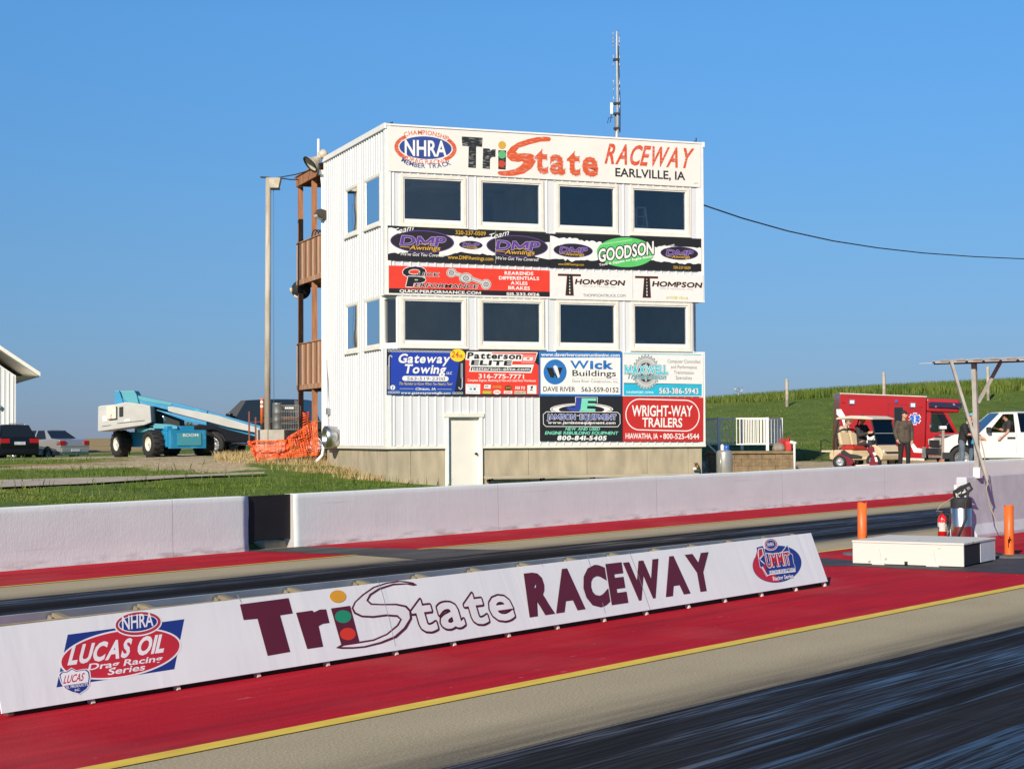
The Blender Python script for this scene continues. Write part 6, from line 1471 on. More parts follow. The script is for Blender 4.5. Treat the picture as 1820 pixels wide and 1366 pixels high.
# black SUV
m_blackp = mat('black_car_paint', (.006, .006, .008), .22, var=.1, coat=.15)
P = gp2(22, 82); th = math.radians(40)
sv = thing('parked_suv', 'black sport utility vehicle with roof rails parked at the left edge of the grass', 'car', P + Vector((-1.1, 1.6, -.12)), math.atan2(math.cos(th), -math.sin(th)))
car_shell(sv, m_blackp, 1.88, [(-2.3, .5), (-2.35, .8), (-2.28, 1.12), (-2.1, 1.14), (.9, 1.10), (1.9, 1.0), (2.25, .8), (2.3, .45)], .3, (-1.35, 1.4), .36, 1.13, 1.68, .66,
          [(-2.12, -1.85, 0), (-1.95, -1.72, 'p'), (-1.3, -1.2, 'g'), (-1.2, -1.1, 'p'), (-.2, -.15, 'g'), (-.1, -.05, 'p'), (.85, .35, 'g'), (1.1, .45, 'p')], m_dglass, bevel=.10, roofcrown=.05)
for s in (1, -1):
    a, b_ = sorted((s * .5, s * .92)); mb = MB(); mb.box(-2.37, -2.2, a, b_, .86, 1.06, m_lampr); mb.build('tail_light', sv)
    mb = MB(); mb.box(-2.38, -2.3, *sorted((s * .45, s * .75)), .5, .6, m_lampr); mb.build('reflector', sv)
    mb = MB(); mb.tube([(-1.6, s * .6, 1.68), (-1.5, s * .6, 1.76), (.1, s * .6, 1.77), (.2, s * .6, 1.70)], .025, m_galv, 6); mb.build('roof_rail', sv)
mb = MB(); mb.box(-2.375, -2.34, -.26, .26, .78, .92, MATS['number_plate']); mb.build('number_plate', sv)
mb = MB(); mb.box(-2.42, -2.3, -.9, .9, .36, .62, m_blackp); mb.build('bumper', sv, bevel=.03)
# dark pickup behind the boom lift
m_navy = mat('dark_blue_paint', (.008, .009, .013), .25, var=.1, coat=.2)
P = gp2(462, 67.5)
pk = thing('pickup_truck', 'black crew cab pickup truck parked behind the blue lift and the pole', 'pickup truck', (P.x + .35, P.y + .6, dp(462, 816, 64).z), math.radians(180 - 14))
car_shell(pk, m_navy, 1.95, [(-2.9, .62), (-2.92, 1.22), (-1.4, 1.26), (1.05, 1.22), (2.2, 1.16), (2.6, 1.02), (2.72, .6)], .55, (-1.9, 1.75), .44, 1.25, 1.93, .72,
          [(-1.42, -1.2, 0), (-1.22, -1.1, 'p'), (-.2, -.12, 'g'), (-.05, .0, 'p'), (1.0, .62, 'g'), (1.5, .8, 'p')], m_dglass, tw_=.28, roofcrown=.06)
pk.scale = (1.13,) * 3
mb = MB(); mb.box(.95, 1.12, 1.0, 1.28, 1.28, 1.5, m_navy); mb.box(.95, 1.12, -1.28, -1.0, 1.28, 1.5, m_navy); mb.build('mirror', pk, bevel=.03)
mb = MB(); mb.tube([(1.0, .98, .5), (-1.0, .98, .5)], .05, m_chrome, 8); mb.build('side_step', pk)
mb = MB(); 
for x in (-1.3, -2.6): mb.tube([(x, .9, 1.24), (x, .9, 1.36), (x + .12, .9, 1.36), (x + .12, .9, 1.24)], .02, m_dark, 6)
mb.build('cargo_hook', pk)
# orange and white channeliser tube seen above the truck
P = dp(465.5, 736, 57.0); h = dp(465.5, 707, 57).z - P.z
ct = thing('channeliser_post', 'orange traffic post with two white bands beside the light pole', 'traffic post', (P.x, P.y, P.z - 1.0))
mb = MB(); r = 2.8 / FPX * 57; mb.lathe([(0, .7), (r, .7), (r, 1 + h * .92), (r * .7, 1 + h), (0, 1 + h * 1.02)], m_or, 14); mb.lathe([(0, 0), (.2, 0), (.2, .06), (r, .1), (r, .7), (0, .7)], m_rub, 14); mb.build('post', ct)
for f in (.42, .68): mb = MB(); mb.lathe([(r * 1.03, 1 + h * f), (r * 1.03, 1 + h * (f + .14))], m_bwhite, 14); mb.build('band', ct)
# ------------------------------------------------ boom lift
YL = 63.; KL = YL / FPX
Pg = dp(272, 812, YL)
bl = thing('boom_lift', 'blue and grey self propelled boom lift with black tyres and lowered arm', 'boom lift', Pg)
m_lb = mat('lift_blue', (.02, .23, .42), .4, c2=(.10, .36, .52), thr=(.55, .8), scale=2.5, detail=6)
m_lg = mat('lift_grey', (.42, .42, .40), .5, var=.08, scale=2)
m_teal = mat('faded_teal', (.06, .30, .36), .55, c2=(.25, .16, .08), thr=(.62, .75), scale=4)
ax = Vector((math.cos(math.radians(38)), math.sin(math.radians(38)), 0)); wbv = Vector((-ax.y, ax.x, 0))
RL = Matrix((ax, wbv, Vector((0, 0, 1)))).transposed()
ch = bpy.data.objects.new('chassis', None)
def LB(mb, nm, bevel=0., mat4=RL.to_4x4()):
    mb.v = [tuple(mat4 @ Vector(v)) for v in mb.v]; return mb.build(nm, bl, bevel=bevel)
R_ = .47
mb = MB(); mb.box(.25, 1.75, -.55, 3.3, .35, .9, m_lb); mb.box(.45, 1.55, -.15, 2.4, .9, 1.1, m_lb); LB(mb, 'chassis', .03)
mb = MB(); mb.box(.3, 1.7, -.75, -.56, .3, .95, m_lb); mb.box(.55, 1.5, -.775, -.752, .4, .85, m_teal); LB(mb, 'end_cover', .015)
m_lw = mat('cream_rim', (.62, .58, .48), .5)
for (x, y, s) in ((.0, 0., -1), (0., 2.55, -1), (2.0, 0., 1), (2.0, 2.55, 1)):
    wo = wheel(bl, 0, 0, R_, .42, 1, m_lw, 16, .56)
    Mw = RL.to_4x4() @ Matrix.Translation((x, y, 0)) @ Matrix.Rotation(math.radians(-90 if s < 0 else 90), 4, 'Z')
    wo.matrix_local = Mw
# lettering on the end cover
vs, fs = glyphs('BOOM', .02); gx = max(v[0] for v in vs); mb = MB()
mb.add([(.75 + v[0] / gx * .62, -.781, .72 + v[1] / CAPH * .1) for v in vs], fs, ink((.75, .75, .75))); LB(mb, 'lettering')
def L2(x, y): return ((x - 272) * KL, (812 - y) * KL)
def plate(mb, pts, y0, y1, mt): mb.prism([L2(*p) for p in pts], y0, y1, mt)
mb = MB(); mb.lathe([(0, L2(0, 766)[1] - .03), (.55, L2(0, 766)[1] - .03), (.55, L2(0, 760)[1]), (0, L2(0, 760)[1])], m_teal, 20, Matrix.Translation((-.2, .9, 0))); mb.build('turntable', bl)
mb = MB(); plate(mb, [(173, 722), (178, 720), (205, 718), (222, 714), (254, 718), (266, 721), (268, 750), (255, 755), (175, 766), (172.5, 765)], .1, 2.0, m_lg); mb.build('counterweight_housing', bl, bevel=.03)
mb = MB(); plate(mb, [(180, 757), (196, 755), (196, 754.5), (180, 756.5)], .08, .1, m_dark); plate(mb, [(207, 752), (256, 747), (256, 746.4), (207, 751.4)], .08, .1, m_dark); mb.build('seam', bl)
mb = MB(); plate(mb, [(189, 722), (206, 721), (206, 743), (192, 744.5), (189, 742)], .0, .098, mat('rusty_white_panel', (.62, .58, .5), .6, c2=(.35, .12, .05), thr=(.6, .68), scale=7)); mb.build('control_panel', bl, bevel=.01)
mb = MB(); plate(mb, [(211, 723), (217.5, 722), (217.5, 739), (211, 740)], .07, .098, m_dark); mb.build('vent', bl)
mb = MB(); plate(mb, [(220, 745), (230, 744), (230, 748), (220, 749)], .085, .098, m_bwhite); plate(mb, [(181, 739), (187, 738), (190, 748), (182, 749)], .085, .098, m_bwhite); mb.build('decal', bl)
mb = MB(); plate(mb, [(268, 752), (298, 754), (312, 757), (312, 762), (270, 761)], .3, 1.8, m_teal); plate(mb, [(268, 722), (274, 724), (310, 745), (311, 758), (268, 754)], .9, 1.9, m_dark); mb.build('turret', bl)
# riser at the back, arm going down to the right
mb = MB(); plate(mb, [(198, 693), (206, 693), (214, 716), (200, 720), (198, 716)], .5, .62, m_lb); plate(mb, [(198, 693), (206, 693), (214, 716), (200, 720), (198, 716)], 1.4, 1.52, m_lb)
plate(mb, [(205, 693.5), (232, 693), (236, 700), (240, 716), (222, 715), (210, 706)], .63, 1.39, m_teal); mb.build('riser', bl, bevel=.01)
mb = MB(); plate(mb, [(218, 697), (240, 702), (310, 717), (362, 730), (362, 742), (310, 733), (268, 722), (222, 716)], .72, 1.28, m_lb); mb.build('boom', bl, bevel=.02)
mb = MB(); plate(mb, [(224, 699), (262, 707), (300, 716), (296, 720), (250, 712), (224, 704)], .70, .719, m_teal); mb.build('rust_plate', bl)
mb = MB(); plate(mb, [(292, 722), (300, 722), (380, 738), (458, 762), (458, 771), (400, 759), (360, 748), (293, 730)], .60, .70, m_lg); mb.build('cable_tray', bl, bevel=.01)
mb = MB(); plate(mb, [(360, 730), (400, 741), (462, 759), (462, 780), (400, 764), (362, 752)], .78, 1.22, m_lb); mb.build('extension_boom', bl, bevel=.02)
mb = MB(); plate(mb, [(270, 728), (275, 728), (362, 750), (362, 756), (330, 750)], .6, 1.3, m_lb); mb.build('lift_cylinder', bl, bevel=.02)
mb = MB(); mb.tube([Vector((*L2(280, 735)[:1], 1.0, L2(280, 735)[1])), Vector((L2(284, 748)[0], 1.0, L2(284, 748)[1]))], .12, m_chrome, 12); mb.build('ram', bl)
mb = MB(); plate(mb, [(462, 740), (520, 752), (520, 756), (462, 745)], .3, 1.7, m_dark); plate(mb, [(462, 776), (520, 778), (520, 782), (462, 781)], .3, 1.7, m_dark); mb.build('platform', bl)
# ------------------------------------------------ white metal shed at the left edge
YS = 96.; 
def sh_(x, y): return dp(x, y, YS)
ws = thing('metal_shed', 'white ribbed metal shed with a sloping eave at the left edge', 'building', (dp(28, 770, YS).x, YS, 0), math.radians(21))
zE = dp(66, 669, YS).z; k = YS / FPX; zA_ = zE + 66 * k * .72
mb = MB(); w_ = 9.; zw = zE + .05
mb.prism([(-w_, .5), (0, .5), (0, zw + 36 * k * .05), (0, zw), (-w_ * .5, zw + w_ * .5 * .68), (-w_, zw)], 0, 14, m_white)
x = -.15
while x > -w_: mb.add([(x - .05, -.002, .6), (x - .02, -.045, .6), (x + .02, -.045, .6), (x + .05, -.002, .6), (x - .05, -.002, zw - x * .68 - .1 if x > -4.5 else zw), (x - .02, -.045, zw - x * .68 - .1 if x > -4.5 else zw), (x + .02, -.045, zw - x * .68 - .1 if x > -4.5 else zw), (x + .05, -.002, zw - x * .68 - .1 if x > -4.5 else zw)], [(0, 1, 5, 4), (1, 2, 6, 5), (2, 3, 7, 6)], m_white); x -= .23
mb.build('wall', ws)
m_sroof = mat('grey_shed_roof', (.72, .69, .62), .6, var=.08)
ov = 38 * k; mb = MB()
for s in (0,):
    mb.prism([(ov, zE - .02), (ov, zE + .2), (-w_ * .5, zE + .2 + (w_ * .5 + ov) * .68), (-w_ - ov, zE + .2), (-w_ - ov, zE - .02), (-w_ * .5, zE - .02 + (w_ * .5 + ov) * .68)], -1.2, 14.5, m_sroof)
mb.build('roof', ws)
mb = MB(); mb.add([(0, -.9, zE - .0), (ov - .05, -.9, zE - .0), (ov - .05, 14, zE - .0), (0, 14, zE)], [(0, 1, 2, 3)], m_trim2); mb.build('soffit', ws)
mb = MB(); mb.tube([(-.9, -.03, zE - 1.6), (-.9, -.25, zE - 1.6)], .12, m_galv, 10); mb.build('wall_lamp', ws)
# ------------------------------------------------ small far trees
m_leaf = mat('leaf', (.05, .085, .018), .6, c2=(.10, .15, .03), thr=(.4, .6), scale=.8)
m_bark = mat('bark', (.12, .09, .06), .9)
def tree(px_, Y, ytop, wpx, label, seed, n=700):
    r = random.Random(seed); P = gp2(px_, Y); zt_ = dp(px_, ytop, Y).z; H = zt_ - P.z; Wd = wpx / FPX * Y / 2
    t = thing('tree', label, 'tree', P, 0, 'far trees beyond the field')
    mb = MB(); mb.tube([(0, 0, -.3), (.05, 0, H * .3), (0, .05, H * .7)], [.16, .12, .04], m_bark, 8)
    for k in range(6): a = r.uniform(0, 6.3); mb.tube([(0, 0, H * r.uniform(.25, .5)), (math.cos(a) * Wd * .6, math.sin(a) * Wd * .6, H * r.uniform(.5, .8))], [.07, .02], m_bark, 5)
    mb.build('trunk', t); mb = MB()
    cl = [(r.uniform(-1, 1) * Wd * .7, r.uniform(-1, 1) * Wd * .7, H * r.uniform(.45, .9), r.uniform(.25, .5) * Wd) for _ in range(14)]
    for _ in range(n):
        cx, cy, cz, cr = r.choice(cl); d = Vector((r.gauss(0, 1), r.gauss(0, 1), r.gauss(0, .8))).normalized() * cr * r.uniform(.5, 1.1); p = Vector((cx, cy, cz)) + d
        e1 = Vector((r.gauss(0, 1), r.gauss(0, 1), r.gauss(0, 1))).normalized(); e2 = e1.cross(d).normalized(); s = r.uniform(.09, .2)
        mb.add([p - e1 * s, p + e2 * s * .6, p + e1 * s, p - e2 * s * .6], [(0, 1, 2, 3)], m_leaf)
    mb.build('crown', t, fix=False)
tree(333, 190, 752, 30, 'small bushy far tree seen under the lift arm', 3)
tree(352, 190, 763, 12, 'tiny far bush just right of the small tree', 5, 260)
# ================================================================== vehicles and people on the right
def eval_mesh(o, name):
    dg = bpy.context.evaluated_depsgraph_get(); dg.update(); me = bpy.data.meshes.new_from_object(o.evaluated_get(dg)); me.name = name; return me
def capsule(a, b, ra, rb, sx=1., sy=1., n=14):
    """tapered limb with round ends; sx, sy flatten it across x and y"""
    a = Vector(a); b = Vector(b); d = b - a; L_ = d.length
    if L_ < 1e-6: d = Vector((0, 0, 1)); L_ = 1e-6
    q = d.to_track_quat('Z', 'Y').to_matrix(); vs = []; fs = []; rings = []
    for k in range(5): t = math.pi / 2 * k / 4; rings.append((ra * math.sin(t) + 1e-4, -ra * math.cos(t)))
    for k in range(5): t = math.pi / 2 * k / 4; rings.append((rb * math.cos(t) + 1e-4, L_ + rb * math.sin(t)))
    for r, z in rings:
        for j in range(n):
            o = 2 * math.pi * j / n; p = q @ Vector((r * math.cos(o), r * math.sin(o), z)); vs.append(tuple(a + Vector((p.x * sx, p.y * sy, p.z))))
    for i in range(len(rings) - 1):
        for j in range(n): fs.append((i * n + j, i * n + (j + 1) % n, (i + 1) * n + (j + 1) % n, (i + 1) * n + j))
    k = len(rings) - 1; fs += [tuple(reversed(range(n))), tuple(k * n + j for j in range(n))]
    return vs, fs
TORSO = ('pel', 'pel2', 'sp', 'ch', 'nk')
def skin(name, chains, mt, parent=None, extra=None, sub=1, voxel=.012, root=0):
    """a figure's surface: overlapping tapered limbs fused into one mesh by a voxel remesh"""
    pos = {}; rad = {}
    for chn in chains:
        for k, p, r in chn:
            if k not in pos: pos[k] = Vector(p); rad[k] = r
    parts = []
    for chn in chains:
        for (k0, _, _), (k1, _, _) in zip(chn[:-1], chn[1:]):
            flat = k0 in TORSO and k1 in TORSO and 'nk' not in (k0, k1)
            ra, rb = rad[k0], rad[k1]
            if k0 == 'ch' and k1[:2] == 'sh': ra = min(ra, rb * 1.05)
            if k0[:3] == 'pel' and k1[:2] == 'hp': ra = min(ra, rb * 1.1)
            parts.append(capsule(pos[k0], pos[k1], ra, rb, 1.18 if flat else 1., .78 if flat else 1.))
    parts += extra or []
    bm = bmesh.new()
    for v, f in parts:
        t = bpy.data.meshes.new('t'); t.from_pydata(v, [], f); bm.from_mesh(t); bpy.data.meshes.remove(t)
    bmesh.ops.recalc_face_normals(bm, faces=bm.faces)
    me = bpy.data.meshes.new(name); bm.to_mesh(me); bm.free()
    o = bpy.data.objects.new(name, me); col.objects.link(o)
    rm = o.modifiers.new('r', 'REMESH'); rm.mode = 'VOXEL'; rm.voxel_size = voxel
    sm = o.modifiers.new('k', 'SMOOTH'); sm.factor = .5; sm.iterations = 3 if voxel > .012 else 1
    m3 = eval_mesh(o, name); o.modifiers.clear(); o.data = m3; o.data.name = name
    o.data.materials.clear(); o.data.materials.append(mt)
    o.data.polygons.foreach_set('use_smooth', [True] * len(o.data.polygons))
    if parent is not None: o.parent = parent
    return o
def ball(c, r, n=14, m_=10, M=None):
    vs = []; fs = []
    for i in range(m_ + 1):
        a = math.pi * i / m_
        for k in range(n):
            b_ = 2 * math.pi * k / n; p = Vector((r[0] * math.sin(a) * math.cos(b_), r[1] * math.sin(a) * math.sin(b_), r[2] * math.cos(a)))
            if M is not None: p = M @ p
            vs.append(tuple(p + Vector(c)))
    for i in range(m_):
        for k in range(n): fs.append((i * n + k, (i + 1) * n + k, (i + 1) * n + (k + 1) % n, i * n + (k + 1) % n))
    return vs, fs
m_skin = mat('skin', (.48, .26, .17), .5, var=.06, scale=12)
m_hair = mat('dark_hair', (.03, .02, .014), .7, var=.3, scale=30)
m_eye = mat('eye_dark', (.02, .015, .012), .3)
STAND = dict(pel=(0, 0, .95), sp=(0, 0, 1.12), ch=(0, 0, 1.33), nk=(0, .0, 1.49), hd=(0, -.02, 1.64), shL=(.19, 0, 1.41), shR=(-.19, 0, 1.41), elL=(.25, .03, 1.14), elR=(-.25, .03, 1.14), wrL=(.25, -.03, .90), wrR=(-.25, -.03, .90),
             hpL=(.10, 0, .92), hpR=(-.10, 0, .92), knL=(.12, -.02, .50), knR=(-.12, -.02, .50), anL=(.13, .03, .09), anR=(-.13, .03, .09), toL=(.15, -.15, .04), toR=(-.15, -.15, .04))
def person(label, loc, rz, pose=None, top=(.1, .1, .1), legs=(.02, .02, .025), sleeve=1., cap=None, hair=m_hair, headyaw=0., bulk=1., shoes=(.02, .02, .02), legs_on=True, headtilt=0.):
    J = {k: Vector(v) for k, v in {**STAND, **(pose or {})}.items()}
    t = thing('person', label, 'person', loc, rz)
    C = []
    C.append([('pel', J['pel'], .135 * bulk), ('sp', J['sp'], .125 * bulk), ('ch', J['ch'], .145 * bulk), ('nk', J['nk'], .062), ('hb', J['nk'].lerp(J['hd'], .5), .058), ('hd', J['hd'], .07)])
    for s in 'LR':
        C.append([('ch', 0, 0), ('sh' + s, J['sh' + s], .068), ('el' + s, J['el' + s], .046), ('wr' + s, J['wr' + s], .031)])
        f = (J['wr' + s] - J['el' + s]).normalized(); side = Vector((0, -1, 0)) if abs(f.y) < .8 else Vector((0, 0, 1)); w_ = (side - f * side.dot(f)).normalized(); pm = f.cross(w_)
        pal = J['wr' + s] + f * .085
        C.append([('wr' + s, 0, 0), ('pa' + s, pal, .036)])
        for k, ln in enumerate((.075, .085, .08, .062)):
            off = w_ * (.030 - .020 * k); a = pal + off + f * .02; b_ = a + f * ln * .5 + pm * (.008 if s == 'L' else -.008); c = b_ + f * ln * .4 + pm * (.022 if s == 'L' else -.022)
            C.append([('pa' + s, 0, 0), ('fa%d' % k + s, a, .0105), ('fb%d' % k + s, b_, .0095), ('fc%d' % k + s, c, .008)])
        a = J['wr' + s] + f * .03 + w_ * .032; C.append([('wr' + s, 0, 0), ('ta' + s, a, .013), ('tb' + s, a + f * .035 + w_ * .018, .011), ('tc' + s, a + f * .06 + w_ * .014, .009)])
        C.append([('pel', 0, 0), ('hp' + s, J['hp' + s], .095 * bulk), ('kn' + s, J['kn' + s], .062), ('an' + s, J['an' + s], .043), ('to' + s, J['to' + s], .04)])
    C = [[(k, p if isinstance(p, Vector) else J.get(k, Vector()), r) for k, p, r in ch] for ch in C]
    HM = Matrix.Rotation(headyaw, 3, 'Z') @ Matrix.Rotation(headtilt, 3, 'X'); hc = J['hd'] + Vector((0, 0, .035))
    ex = [ball(hc, (.076, .096, .118), M=HM), ball(hc + HM @ Vector((0, -.045, -.055)), (.058, .055, .062), M=HM), ball(hc + HM @ Vector((0, -.103, -.012)), (.014, .022, .026), M=HM), ball(hc + HM @ Vector((0, -.092, -.062)), (.026, .012, .009), M=HM)]
    for s in (-1, 1): ex.append(ball(hc + HM @ Vector((s * .079, .005, -.012)), (.012, .022, .034), M=HM))
    skin('body', C, m_skin, t, ex, 1, .0085)
    mb = MB()
    for s in (-1, 1): v, f = ball(hc + HM @ Vector((s * .032, -.089, .012)), (.014, .01, .009), 8, 6, HM); mb.add(v, f, m_eye, True); v, f = ball(hc + HM @ Vector((s * .032, -.09, .034)), (.02, .01, .005), 8, 6, HM); mb.add(v, f, m_hair, True)
    mb.build('eyes', t)
    vs, fs = ball(hc + HM @ Vector((0, .018, .02)), (.086, .098, .112), 16, 12, HM)
    keep = [f for f in fs if all((HM.transposed() @ (Vector(vs[i]) - hc)).y > -.045 or (HM.transposed() @ (Vector(vs[i]) - hc)).z > .075 for i in f) and all((HM.transposed() @ (Vector(vs[i]) - hc)).z > -.06 for i in f)]
    mb = MB(); mb.add(vs, keep, hair, True); mb.build('hair', t, fix=False)
    if cap is not None:
        mc = mat('cap_%.2f_%.2f_%.2f' % cap, cap, .8); mb = MB()
        vs, fs = ball(hc + HM @ Vector((0, .012, .045)), (.095, .11, .10), 18, 12, HM); keep = [f for f in fs if all((HM.transposed() @ (Vector(vs[i]) - hc)).z > .04 for i in f)]
        mb.add(vs, keep, mc, True)
        q = []
        for k in range(7):
            a = math.pi * (k / 6) ; q.append(HM @ Vector((.08 * math.cos(a), -.085 - .085 * math.sin(a), .048 - .012 * math.sin(a))) + hc)
        n = len(q); mb.add(q + [p + Vector((0, 0, .008)) for p in q], [tuple(range(n)), tuple(reversed(range(n, 2 * n)))] + [(i, i + 1, n + i + 1, n + i) for i in range(n - 1)], mc); mb.build('cap', t)
    mt_ = mat('shirt_%.2f_%.2f_%.2f' % top, top, .85, var=.18, scale=9, bump=.35, bscale=14, bdist=.03); ml_ = mat('trousers_%.2f_%.2f_%.2f' % legs, legs, .85, var=.2, scale=8, bump=.35, bscale=14, bdist=.03)
    g = 1.05 * bulk
    C = [[('pel', J['pel'] + Vector((0, 0, -.03)), .148 * g), ('sp', J['sp'], .140 * g), ('ch', J['ch'], .152 * g), ('nk', J['ch'].lerp(J['nk'], .72), .085)]]
    if legs_on: C.append([('q1', J['pel'] + Vector((-.075, 0, -.07)), .115 * g), ('q2', J['pel'] + Vector((.075, 0, -.07)), .115 * g)]); C.append([('q1', 0, 0), ('ch1', J['ch'] + Vector((-.06, 0, -.04)), .12 * g)]); C.append([('q2', 0, 0), ('ch2', J['ch'] + Vector((.06, 0, -.04)), .12 * g)])
    C = [[(k, p if isinstance(p, Vector) else Vector(), r) for k, p, r in ch] for ch in C]
    for s in 'LR':
        e = J['el' + s]; w_ = J['wr' + s]; end = J['sh' + s].lerp(e, sleeve * 1.0) if sleeve < 1 else e.lerp(w_, .96)
        ch_ = [('ch', J['ch'], .152 * g), ('sh' + s, J['sh' + s], .088 * bulk)]
        if sleeve < 1: ch_ += [('en' + s, end, .072)]
        else: ch_ += [('el' + s, e, .066), ('en' + s, end, .05)]
        C.append(ch_)
    skin('shirt', C, mt_, t, None, 2, .014)
    if legs_on:
        C = [[('pel', J['pel'] + Vector((0, 0, .04)), .142 * g), ('pel2', J['pel'] + Vector((0, 0, -.04)), .14 * g)]]
        for s in 'LR': C.append([('pel2', J['pel'] + Vector((0, 0, -.04)), .14 * g), ('hp' + s, J['hp' + s] + Vector((0, 0, -.03)), .105 * bulk), ('kn' + s, J['kn' + s], .078), ('an' + s, J['an' + s] + Vector((0, 0, .0)), .062)])
        skin('trousers', C, ml_, t, None, 2, .014)
        msh = mat('shoe_%.2f_%.2f_%.2f' % shoes, shoes, .6); mb = MB()
        for s in 'LR':
            a, b_ = J['an' + s], J['to' + s]; d = b_ - a; d.z = 0; yw = math.atan2(-d.x, d.y) ; c = a.lerp(b_, .45); c.z = min(a.z, b_.z) - .005
            v, f = ball(c, (.05, .135, .055), 12, 8, Matrix.Rotation(yw, 3, 'Z')); mb.add(v, f, msh, True)
        mb.build('shoes', t)
    return t
# ------------------------------------------------ ambulance
YA = 66.5; KA = YA / FPX; PA = dp(1487, 700, YA); zgA = dp(1540, 829, YA).z
PY = math.radians(-5)
AMM = Matrix.Translation((PA.x, PA.y, zgA)) @ Matrix.Rotation(PY, 4, 'Z') @ Matrix.Rotation(math.radians(2.6), 4, 'Y')
am = thing('ambulance', 'red box ambulance with a white zigzag stripe and blue medical star', 'ambulance', M=AMM)
AMI = AMM.inverted(); AN = (AMM.to_3x3() @ Vector((0, -1, 0))); bpy.context.view_layer.update()
def ap(x, y, off=0.):                        # pixel -> (x,z) on the ambulance's near side
    p = AMI @ plane_hit(x, y, AMM @ Vector((0, -off, 0)), AN); return p.x, p.z
m_red = mat('ambulance_red', (.34, .006, .008), .3, var=.06, scale=1, coat=.25)
m_redd = mat('red_seam', (.22, .006, .008), .4)
xb1 = ap(1645, 760)[0]; zt1 = ap(1560, 702)[1]; zb1 = ap(1560, 811)[1]; xc1 = ap(1706, 740)[0]
print('ambulance', xb1, zt1, zb1, xc1)
mb = MB(); mb.box(0, xb1, 0, 2.35, zb1, zt1, m_red); mb.build('box_body', am, bevel=.03)
mb = MB(); mb.box(-.01, xb1 + .01, -.02, 2.37, zt1 + .001, zt1 + .03, m_tin); mb.box(.01, xb1 - .01, -.03, -.002, zb1 - .09, zb1, m_tin); mb.build('roof_trim', am)
zc0 = ap(1675, 732)[1]
mb = MB(); mb.box(xb1 + .002, xc1, .12, 2.23, zc0 + .0, zt1 - .04, m_red); mb.build('cab_cap', am, bevel=.08)
zl0 = ap(1670, 724)[1]
mb = MB(); mb.box(xb1 + .1, xc1 + .06, .02, .10, zl0, zl0 + .2, mat('dark_light_bar', (.02, .02, .05), .15, c2=(.35, .3, .45), thr=(.6, .72), scale=7)); mb.box(xc1 + .002, xc1 + .06, .1, 2.25, zl0, zl0 + .2, MATS['dark_light_bar']); mb.build('light_bar', am, bevel=.02)
zd0 = ap(1675, 806)[1]; zw0 = ap(1680, 769)[1]
def AQ(mb, pts, mt, y=-.004, th=.01):
    q = [(x, y, z) for x, z in (ap(*p) for p in pts)]; mb.poly(q, mt, True)
    return mb
cabx = [xb1 + .003, ap(1702, 775)[0], ap(1683, 735)[0]]
mb = MB(); mb.prism([(xb1 + .003, zd0), (cabx[1] + 1.05, zd0), (cabx[1] + 1.08, zw0 - .25), (cabx[1] + .2, zw0 + .0), (cabx[1], zw0 + .02), (xb1 + .003, zw0)], .2, 2.15, m_red); mb.build('cab', am, bevel=.03)
for s, y in ((0, .22), (1, 2.13)):
    for q in ([(xb1 + .003, zw0), (xb1 + .2, zw0), (xb1 + .2, zc0), (xb1 + .003, zc0)], [(cabx[1] - .07, zw0), (cabx[1] + .05, zw0), (cabx[2] + .05, zc0), (cabx[2] - .1, zc0)]):
        mb = MB(); mb.prism(q, y - .02, y + .03, m_red); mb.build('pillar', am)
    g = MB(); g.add([(xb1 + .2, y, zw0), (cabx[1] - .06, y, zw0), (cabx[2] - .09, y, zc0), (xb1 + .2, y, zc0)], [(0, 1, 2, 3)], glass_mat('cab_glass', (.34, .40, .42), .02)); g.build('side_window', am, fix=False)
g = MB(); g.add([(cabx[1] + .05, .25, zw0), (cabx[1] + .05, 2.1, zw0), (cabx[2] + .05, 2.1, zc0), (cabx[2] + .05, .25, zc0)], [(0, 1, 2, 3)], MATS['cab_glass']); g.build('windscreen', am, fix=False)
mb = MB(); mb.box(xb1 + .02, cabx[1] - .1, .3, 2.0, zd0 + .2, zw0 - .15, m_dark); mb.box(xb1 + .01, xb1 + .03, .3, 2.0, zw0 - .3, zc0, m_dark); mb.box(xb1 + .003, cabx[2] + .04, .24, 2.11, zc0 - .02, zc0 - .004, m_dark); mb.build('cab_interior', am)
y_ = .195
mb = MB()
for pts in ([(1656, 735), (1656.6, 735), (1656.6, 804), (1656, 804)], [(1656, 734), (1684, 735), (1684, 735.6), (1656, 734.6)]): AQ(mb, pts, m_redd, .196)
mb.build('door_seam', am, fix=False)
mb = MB()                                      # compartment doors, as thin raised frames
for (x0, y0_, x1, y1_) in ((1509, 705, 1578, 806), (1579, 718, 1614, 808), (1617, 727, 1637, 808)):
    for a, b_ in (((x0, y0_), (x0, y1_)), ((x1, y0_ + .5), (x1, y1_ + 1)), ((x0, y0_), (x1, y0_ + 1))):
        A = ap(*a); B = ap(*b_); mb.bar((A[0], -.004, A[1]), (B[0], -.004, B[1]), .014, .014, m_redd)
mb.build('compartment_door', am)
mb = MB(); AQ(mb, [(1590, 724.5), (1604, 724.5), (1604, 752), (1597, 762), (1590, 760)], m_dglass, -.008); AQ(mb, [(1589, 723), (1605, 723), (1605, 761), (1589, 761)], m_dark, -.006); mb.build('side_door_window', am, fix=False)
mb = MB(); WS = [[(1486.5, 727), (1495, 727), (1504, 742), (1513, 772), (1500, 790), (1489, 792), (1503, 768), (1496, 745), (1487, 736)], [(1513, 772), (1560, 774), (1595, 776.5), (1595, 784.5), (1560, 782), (1508, 780)], [(1614, 780), (1622, 786), (1630, 796), (1644, 797.5), (1644, 805), (1624, 803.5)]]
for p in WS: AQ(mb, p, m_bwhite, -.006)
